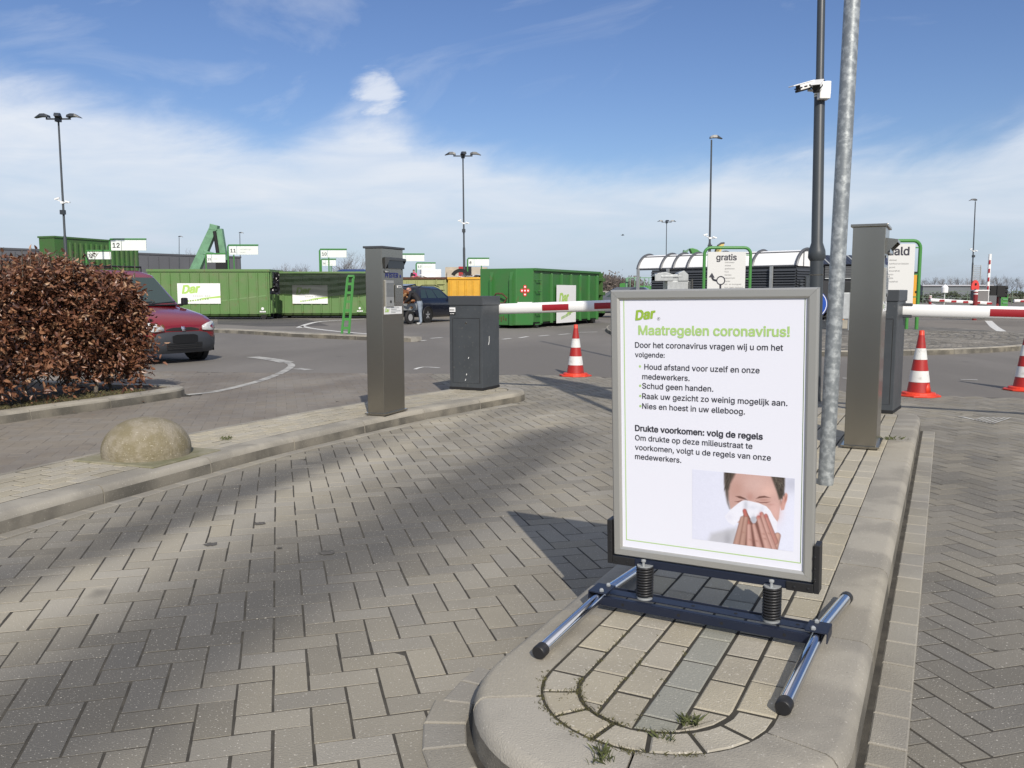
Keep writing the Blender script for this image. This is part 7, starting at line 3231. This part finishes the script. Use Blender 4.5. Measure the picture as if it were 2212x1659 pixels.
M_twig = mat('bare_twigs', (.16, .135, .12), .9, var=.3, scale=1)
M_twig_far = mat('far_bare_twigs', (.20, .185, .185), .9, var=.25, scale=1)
M_trunk = mat('bare_trunk', (.14, .12, .10), .9)
protos = []
for sd_i, (h, n) in enumerate(((6.2, 9), (5.2, 8), (6.8, 10), (4.6, 8))):
    tr, cr = twig_tree(100 + sd_i, h, n=n, spread=.42)
    protos.append((tr, cr))


def place_tree(proto, loc, scale, label, group, mt_=None):
    t = thing('bare_tree', label, 'tree', loc, random.uniform(0, 6.28), group)
    t.scale = (scale, scale, scale)
    return t


_tm = {}


def tree(pi, loc, scale, label, group, far=True):
    t = place_tree(None, loc, scale, label, group)
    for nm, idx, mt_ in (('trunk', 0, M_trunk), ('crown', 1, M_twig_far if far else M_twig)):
        key = (pi, nm, far)
        if key not in _tm:
            o = protos[pi][idx].build(nm, mt_, t)
            _tm[key] = o
        else:
            o = _tm[key].copy()
            COL.objects.link(o)
            o.parent = t
    return t


row = [(1990, 607), (2000, 605), (2008, 606), (2018, 602), (2027, 604), (2036, 602), (2046, 603), (2055, 604), (2064, 603), (2073, 602), (2083, 606), (2092, 604), (2100, 603), (2118, 604), (2127, 603), (2142, 602), (2150, 605),
       (2157, 598), (2166, 603), (2176, 600), (2186, 606), (2198, 602), (2207, 609)]
where = {3: 'tallest bare tree left of the far right lamp post, above the grey shed', 17: 'tall bare tree right above the traffic lights', 21: 'isolated bare tree near the right photo edge'}
for i, (px, py) in enumerate(row):
    Y = 300 + random.uniform(-8, 8)
    q = pt(px, py, Y)
    sc_ = q.z / (6.2, 5.2, 6.8, 4.6)[i % 4] * random.uniform(1.0, 1.06)
    tree(i % 4, (q.x, Y, 0), sc_, where.get(i, 'small bare winter tree in the row behind the long grey shed'), 'bare trees behind the grey shed')
# darker woods between compactor and canopy, brush masses far left
V, Fc = [], []
tw_ = MB()
for k in range(260):
    px = random.uniform(1292, 1385)
    top_ = 596 + (px - 1300) * .18 + random.gauss(0, 3) if px > 1305 else 596 + random.gauss(0, 3)
    Y = 118 + random.uniform(-6, 6)
    q = pt(px, top_ + random.uniform(0, 4), Y)
    leaf_mass(V, Fc, (q.x, Y, q.z * random.uniform(.15, .85)), (1.6, 2, 1.2), 22, .22)
    for j in range(5):
        tw_.tube([(q.x + random.gauss(0, .6), Y, 0), (q.x + random.gauss(0, .9), Y, q.z)], [.06, .02], 3)
o = leaf_obj('brush_wood', V, Fc, M_brush)
struct(o, 'stuff')
tag(o, 'brown leafless thicket on the horizon right of the compactor', 'thicket')
o2 = tw_.build('brush_stems', M_twig)
struct(o2, 'stuff')
tag(o2, 'bare upright stems of the brown thicket right of the compactor', 'thicket')
q = pt(738, 570, 150)
tree(2, (pt(728, 0, 150).x, 150, 0), pt(0, 558, 150).z / 6.8, 'tallest bare tree directly behind the small board 16', 'bare trees behind the containers', far=False)
tree(0, (pt(742, 0, 152).x, 152, 0), pt(0, 559, 152).z / 6.2, 'bushy bare tree in the middle of the clump beside board 16', 'bare trees behind the containers', far=False)
tree(2, (pt(757, 0, 151).x, 151, 0), pt(0, 562, 151).z / 6.8, 'bare tree of that clump standing nearest to the payment column', 'bare trees behind the containers', far=False)
tree(3, (pt(781, 0, 160).x, 160, 0), pt(0, 570, 160).z / 4.6, 'lower bare tree partly covered by the payment column with the intercom', 'bare trees behind the containers', far=False)
for i, (px, py) in enumerate(((583, 579), (592, 578), (601, 580), (612, 578), (620, 577), (628, 578), (639, 580))):
    tree((i * 3 + 1) % 4, (pt(px, 0, 240).x, 240 + i, 0), pt(0, py, 240).z / (6.2, 5.2, 6.8, 4.6)[(i * 3 + 1) % 4], 'tiny bare tree top showing between sign 11 and sign 10', 'bare tree tops above the containers')
for i, (px, py) in enumerate(((205, 540), (372, 545), (382, 546))):
    tree(1, (pt(px, 0, 170).x, 170, 0), pt(0, py + 2, 170).z / 5.2, ('bare tree top peeping over the grey warehouse roof', 'bare tree top beside the thin left lamp post', 'second bare tree top right of the thin left lamp post')[i], 'bare trees behind the warehouse')

# ------------------------------------------------------------------ warehouse, beige wall, green things
A, B = pt(-140, 530, 118), pt(520, 553.5, 155)
rz_ = math.atan2(B.y - A.y, B.x - A.x)
Lw = math.hypot(B.x - A.x, B.y - A.y)
t = thing('warehouse', 'long plain dark grey warehouse behind the tall green container', 'building', (A.x, A.y, 0), rz_)
hw = (A.z + B.z) / 2
m = MB()
m.box((Lw / 2, 15, hw / 2), (Lw, 30, hw))
m.build('wall', M_ware, t)
m = MB()
m.box((Lw / 2, -.06, hw - .15), (Lw + .1, .1, .3))
n = 26
for k in range(n):
    m.box((Lw * (k + .5) / n, -.04, hw / 2 - .2), (.06, .06, hw - .7))
m.build('cladding_trim', mat('warehouse_trim', (.085, .088, .097), .6), t)
Y = 75
q0, q1 = pt(962, 600, Y), pt(1052, 577, Y)
t = thing('beige_wall', 'pale sandstone coloured wall behind the yellow container', 'wall', (q0.x, Y, 0))
m = MB()
m.box(((q1.x - q0.x) / 2, .5, q1.z / 2), (q1.x - q0.x, 1, q1.z))
m.box(((q1.x - q0.x) * .2, -.2, q1.z / 2 - .1), ((q1.x - q0.x) * .3, .5, q1.z - .35))
m.build('blocks', mat('beige_stone', (.48, .42, .33), .9, var=.2, scale=.6), t)
q = pt(1021, 590, 60)
t = thing('tool_locker', 'red and black locker at the foot of the middle lamp post', 'cabinet', (pt(987, 0, 58).x, 58, 0))
m = MB()
z1 = pt(0, 576, 58).z
xo = pt(1150 / 1.0, 0, 58).x
t.location.x = pt(1149, 0, 58).x - pt(1149, 0, 58).x + pt(993, 0, 58).x
m.box((0, 0, z1 / 2), (.35, .5, z1), 1)
m.box((.42, 0, z1 / 2), (.5, .5, z1), 0)
m.build('body', [M_dark, mat('locker_red', (.35, .02, .02), .5)], t)
# white parapet strip behind the netted container
m = MB()
a_, b_ = pt(598, 587, 49), pt(690, 589, 49)
m.box(((a_.x + b_.x) / 2, 49.2, a_.z / 2), (b_.x - a_.x, .12, a_.z))
o = m.build('parapet', M_white)
tag(o, 'white parapet edge just visible above the netted green container', 'barrier')
# green machinery between woods and building
Y = 60
q0, q1 = pt(1361, 625, Y), pt(1412, 600, Y)
t = thing('green_press', 'pale green sorting machine with a railing, behind the canopy post', 'machine', (q0.x, Y, 0))
w = q1.x - q0.x
m = MB()
m.box((w * .62, .8, (q1.z - .5) / 2), (w * .66, 1.6, q1.z - .6))
m.box((w * .2, .8, (q1.z - .9) / 2), (w * .3, 1.4, q1.z - 1.0), 1)
m.box((-.15, .6, q1.z / 2), (.18, .3, q1.z), 1)
m.build('body', [M_green_tube, M_green_mint], t)
m = MB()
m.box((w / 2, 0, q1.z), (w + .4, .06, .06))
for k in range(6):
    m.box((w * k / 5, 0, q1.z - .4), (.05, .05, .8))
m.build('railing', M_green_mint, t)
q0 = pt(1338, 625, 62)
t = thing('green_grab', 'row of green grab tines low on the horizon left of the sorting machine', 'machine', (q0.x, 62, 0))
m = MB()
w = pt(1358, 0, 62).x - q0.x
zz = pt(0, 613, 62).z
for k in range(5):
    m.tube([(w * (.2 + .2 * k), 0, zz), (w * (.15 + .2 * k), 0, zz * .6), (w * (.2 + .2 * k), 0, .1)], .07, 6)
m.tube([(0, 0, zz * .5), (w * .3, 0, zz), (w, 0, zz)], .06, 6)
m.build('tines', M_green_tube, t)
# green grab arm above the canopy
Y = 58
t = thing('green_crane', 'green crane grab peeping over the white canopy left of the gratis board', 'crane', (pt(1495, 0, Y).x, Y, 0))
ox = t.location.x


def gq(px, py):
    q = pt(px, py, Y)
    return Vector((q.x - ox, 0, q.z))


m = MB()
poly = [gq(1488, 537), gq(1494, 536), gq(1504, 539), gq(1513, 545), gq(1512, 548), gq(1503, 547), gq(1493, 548)]
vs = [p_ + Vector((0, -.3, 0)) for p_ in poly] + [p_ + Vector((0, .3, 0)) for p_ in poly]
n = len(poly)
m.add(vs, [tuple(range(n)), tuple(range(2 * n - 1, n - 1, -1))] + [(i, n + i, n + (i + 1) % n, (i + 1) % n) for i in range(n)])
m.build('jib', M_green_tube, t, bevel=.04)
m = MB()
beam(m, gq(1488, 539), gq(1472, 550), .10, .10, .2)
beam(m, gq(1475, 545.5), gq(1484, 547.5), .35, .3, .3)
m.build('ram', M_green_mint, t)
m = MB()
beam(m, gq(1503, 547), gq(1500, 640), .6, .6, .6)
m.build('column', M_green_tube, t)


# ------------------------------------------------------------------ people
def skin_person(verts, edges, radii, zones, mats_, parent, name='body'):
    """one continuous skinned figure; zones colour faces by the nearest joint"""
    me = bpy.data.meshes.new(name)
    me.from_pydata([tuple(v) for v in verts], edges, [])
    o = bpy.data.objects.new(name, me)
    COL.objects.link(o)
    sk = o.modifiers.new('skin', 'SKIN')
    for i, r_ in enumerate(radii):
        me.skin_vertices[0].data[i].radius = r_ if isinstance(r_, tuple) else (r_, r_)
    me.skin_vertices[0].data[0].use_root = True
    sk.use_smooth_shade = True
    sb = o.modifiers.new('sub', 'SUBSURF')
    sb.levels = sb.render_levels = 2
    dg = bpy.context.evaluated_depsgraph_get()
    ev = o.evaluated_get(dg)
    nm = bpy.data.meshes.new_from_object(ev)
    bpy.data.objects.remove(o)
    nm.name = name
    nm.materials.clear()
    for q in mats_:
        nm.materials.append(q)
    VV = np.array([tuple(v) for v in verts])
    # sample along the bones so zones follow limbs
    S_, Z_ = [], []
    for a_, b_ in edges:
        for f in np.linspace(0, 1, 9):
            S_.append(VV[a_] * (1 - f) + VV[b_] * f)
            Z_.append(zones[a_] if f < .5 else zones[b_])
    S_ = np.array(S_)
    for p_ in nm.polygons:
        c = np.array(p_.center)
        k = int(np.argmin(((S_ - c) ** 2).sum(1)))
        p_.material_index = Z_[k]
        p_.use_smooth = True
    o = bpy.data.objects.new(name, nm)
    COL.objects.link(o)
    o.parent = parent
    return o


M_skin = mat('skin', (.52, .26, .19), .5)
M_jacket = mat('black_jacket', (.014, .013, .015), .8)
M_jeans = mat('light_jeans', (.27, .32, .38), .9, var=.3, scale=9)
M_shoe = mat('pale_shoe', (.45, .45, .43), .7)


def hand_bones(V, E, Rr, Zn, wrist, direction, zone):
    """palm and five curled fingers"""
    d = Vector(direction).normalized()
    s_ = d.cross(Vector((0, 0, 1)))
    if s_.length < .1:
        s_ = Vector((1, 0, 0))
    s_.normalize()
    up = s_.cross(d)
    w = Vector(V[wrist])
    pi_ = len(V)
    V.append(w + d * .08)
    E.append((wrist, pi_))
    Rr.append((.035, .022))
    Zn.append(zone)
    for k, (off, ln) in enumerate(((-.032, .065), (-.011, .078), (.011, .074), (.032, .058))):
        a_ = len(V)
        V.append(w + d * .115 + s_ * off)
        E.append((pi_, a_))
        Rr.append(.010)
        Zn.append(zone)
        V.append(w + d * (.115 + ln * .6) + s_ * off - up * .02)
        E.append((a_, a_ + 1))
        Rr.append(.009)
        Zn.append(zone)
        V.append(w + d * (.115 + ln * .85) + s_ * off - up * .05)
        E.append((a_ + 1, a_ + 2))
        Rr.append(.0075)
        Zn.append(zone)
    a_ = len(V)
    V.append(w + d * .05 + s_ * -.05)
    E.append((pi_, a_))
    Rr.append(.012)
    Zn.append(zone)
    V.append(w + d * .09 + s_ * -.065 - up * .02)
    E.append((a_, a_ + 1))
    Rr.append(.009)
    Zn.append(zone)


# man bending over the trailer: he faces left (-X), seen from his left-back
mp_ = gp(907, 701)
t = thing('person', 'man in black jacket and light blue jeans bending forward beside the open dark car', 'person', mp_, R(-12))
V = [Vector(v) for v in ((0, 0, .90), (-.06, 0, 1.06), (-.20, 0, 1.24), (-.34, 0, 1.37), (-.42, 0, 1.42), (-.50, 0, 1.47), (-.555, 0, 1.54),
                         (0.02, -.09, .84), (0.06, -.12, .48), (.10, -.13, .09), (.02, -.14, .04), (-.08, -.15, .035),
                         (0.02, .09, .84), (-.02, .12, .48), (-.03, .14, .09), (-.10, .15, .04), (-.2, .16, .035),
                         (-.33, -.19, 1.33), (-.40, -.25, 1.08), (-.58, -.22, .95),
                         (-.33, .19, 1.33), (-.44, .24, 1.08), (-.64, .20, .98))]
E_ = [(0, 1), (1, 2), (2, 3), (3, 4), (4, 5), (5, 6), (0, 7), (7, 8), (8, 9), (9, 10), (10, 11), (0, 12), (12, 13), (13, 14), (14, 15), (15, 16), (3, 17), (17, 18), (18, 19), (3, 20), (20, 21), (21, 22)]
Rr = [(.16, .13), (.165, .135), (.18, .14), (.17, .12), .062, .088, .082, (.10, .10), .075, .058, .05, .038, (.10, .10), .075, .058, .05, .038, .072, .056, .042, .072, .056, .042]
Zn = [2, 1, 1, 1, 0, 0, 0, 2, 2, 2, 3, 3, 2, 2, 2, 3, 3, 1, 1, 1, 1, 1, 1]
hand_bones(V, E_, Rr, Zn, 19, (-.9, 0, -.35), 0)
hand_bones(V, E_, Rr, Zn, 22, (-.9, 0, -.35), 0)
skin_person(V, E_, Rr, Zn, [M_skin, M_jacket, M_jeans, M_shoe], t)
m = MB()
for s_ in (-1, 1):
    m.lathe([(.004, 0), (.026, .006), (.030, .016), (.012, .022)], 10, 0, frame((-.50, s_ * .085, 1.49), (1, 0, .4), (-.4, 0, 1)))
m.lathe([(.003, .03), (.018, .012), (.022, 0)], 8, 0, frame((-.575, 0, 1.455), (0, 1, 0), (.5, 0, 1)))
m.build('ears_and_nose', M_skin, t, smooth=60)
m = MB()
vs = []
for k in range(11):
    a_ = -1.4 + 2.8 * k / 10
    for h in (-.035, .025):
        vs.append(Vector((-.478 + .092 * math.cos(a_) + h * .25, .092 * math.sin(a_), 1.475 + h)))
m.add(vs, [(2 * k, 2 * k + 2, 2 * k + 3, 2 * k + 1) for k in range(10)])
m.build('hair', mat('grey_hair', (.20, .17, .15), .8), t, smooth=True)

# woman in pink up on the deck
Y = 54
q = pt(893, 586, Y)
t = thing('person', 'person in a bright pink top with dark vest on the deck below sign 17', 'person', (q.x, Y, 1.44), R(20))
hh = q.z - 1.44 + .10
k_ = hh / 1.68
V = [Vector(v) * k_ for v in ((0, 0, .92), (0, 0, 1.10), (.02, 0, 1.30), (.03, 0, 1.42), (.03, 0, 1.47), (.03, 0, 1.54), (.03, 0, 1.62),
                              (0, -.09, .86), (.02, -.10, .48), (0, -.11, .07), (.02, -.16, .03), (0, .09, .86), (.02, .10, .48), (0, .11, .07), (.02, .05, .03),
                              (-.17, 0, 1.38), (-.22, -.04, 1.12), (-.14, -.24, 1.08), (.21, 0, 1.38), (.27, -.06, 1.14), (.34, -.28, 1.16))]
E_ = [(0, 1), (1, 2), (2, 3), (3, 4), (4, 5), (5, 6), (0, 7), (7, 8), (8, 9), (9, 10), (0, 11), (11, 12), (12, 13), (13, 14), (2, 15), (15, 16), (16, 17), (2, 18), (18, 19), (19, 20)]
Rr = [(.15, .12), (.14, .11), (.16, .115), .08, .055, .082, .075, .09, .068, .05, .04, .09, .068, .05, .04, .06, .048, .038, .06, .048, .038]
Zn = [2, 1, 3, 1, 0, 0, 0, 2, 2, 2, 2, 2, 2, 2, 2, 3, 3, 0, 1, 1, 0]
hand_bones(V, E_, Rr, Zn, 17, (0, -1, -.1), 0)
hand_bones(V, E_, Rr, Zn, 20, (0, -1, -.1), 0)
skin_person(V, E_, Rr, Zn, [M_skin, mat('pink_top', (.62, .07, .20), .8), M_jeans, M_jacket], t)
m = MB()
m.lathe([(.092 * k_, 1.545 * k_), (.094 * k_, 1.60 * k_), (.075 * k_, 1.665 * k_), (.03 * k_, 1.70 * k_)], 14, 0, Matrix.Translation((.035 * k_, .012, 0)))
m.build('hair', mat('brown_hair', (.06, .04, .03), .8), t, smooth=60)
m = MB()
m.lathe([(.003, .02), (.014, .008), (.018, 0)], 8, 0, frame((.03 * k_, -.08 * k_, 1.56 * k_), (1, 0, 0), (0, 0, 1)))
m.build('nose', M_skin, t)
# opened boots / white goods beside her
m = MB()
q = pt(930, 595, 54.3)
m.box((q.x, 54.3, 1.44 + .68), (1.25, 1.0, 1.36), 0, rot=Matrix.Rotation(.2, 3, 'Z'))
m.box((q.x - .1, 54.1, 2.3), (1.1, .9, .05), 0, rot=Matrix.Rotation(.3, 3, 'Y'))
o = m.build('white_goods', M_carwhite, bevel=.04)
tag(o, 'white appliance tops sticking up right beside the person in pink', 'appliance')

# a bird far off
q = pt(1345, 508, 95)
t = thing('bird', 'tiny dark bird flying low in the sky above the compactor', 'bird', q)
m = MB()
m.tube([(-.17, 0, 0), (-.06, 0, .0), (.08, 0, .01), (.2, 0, 0)], [.012, .05, .045, .008], 8)
m.add([(-.05, 0, .03), (.08, 0, .03), (.03, .3, .10), (-.06, .42, .06), (-.05, 0, .02), (.08, 0, .02), (.03, -.3, .12), (-.06, -.42, .08)], [(0, 1, 2, 3), (7, 6, 5, 4)])
m.add([(-.15, -.03, 0), (-.15, .03, 0), (-.28, .05, 0), (-.28, -.05, 0)], [(0, 1, 2, 3)])
m.build('body', M_dark, t)


# ------------------------------------------------------------------ every loose repeat of a part becomes an object of its own
def explode(o):
    me = o.data
    n = len(me.vertices)
    par = list(range(n))

    def find(a):
        while par[a] != a:
            par[a] = par[par[a]]
            a = par[a]
        return a
    for e in me.edges:
        a, b = find(e.vertices[0]), find(e.vertices[1])
        if a != b:
            par[a] = b
    groups = {}
    for p_ in me.polygons:
        groups.setdefault(find(p_.vertices[0]), []).append(p_.index)
    if len(groups) < 2:
        return
    first = True
    for polys in groups.values():
        idx = {}
        vs, fs, ms, sm_ = [], [], [], []
        for pi_ in polys:
            p_ = me.polygons[pi_]
            f = []
            for v_ in p_.vertices:
                if v_ not in idx:
                    idx[v_] = len(vs)
                    vs.append(tuple(me.vertices[v_].co))
                f.append(idx[v_])
            fs.append(f)
            ms.append(p_.material_index)
            sm_.append(p_.use_smooth)
        nm = bpy.data.meshes.new(o.name.split('.')[0])
        nm.from_pydata(vs, [], fs)
        for mt_ in me.materials:
            nm.materials.append(mt_)
        nm.polygons.foreach_set('material_index', ms)
        nm.polygons.foreach_set('use_smooth', sm_)
        nm.update()
        if any(sm_):
            nm.set_sharp_from_angle(angle=R(45))
        if first:
            o.data = nm
            first = False
        else:
            c = o.copy()
            c.data = nm
            COL.objects.link(c)


EXPLODE = {'spring_collar', 'end_cap', 'roller', 'screw', 'step_rung', 'rail_hole', 'red_stripe', 'roof_bar', 'roof_rail', 'wiper', 'white_band', 'slot', 'visor', 'steel_band', 'side_rail', 'front_strut', 'clamp', 'paint_scratch', 'skid_runner', 'ear'}
for o in [q for q in bpy.data.objects if q.type == 'MESH' and q.name.split('.')[0] in EXPLODE]:
    explode(o)
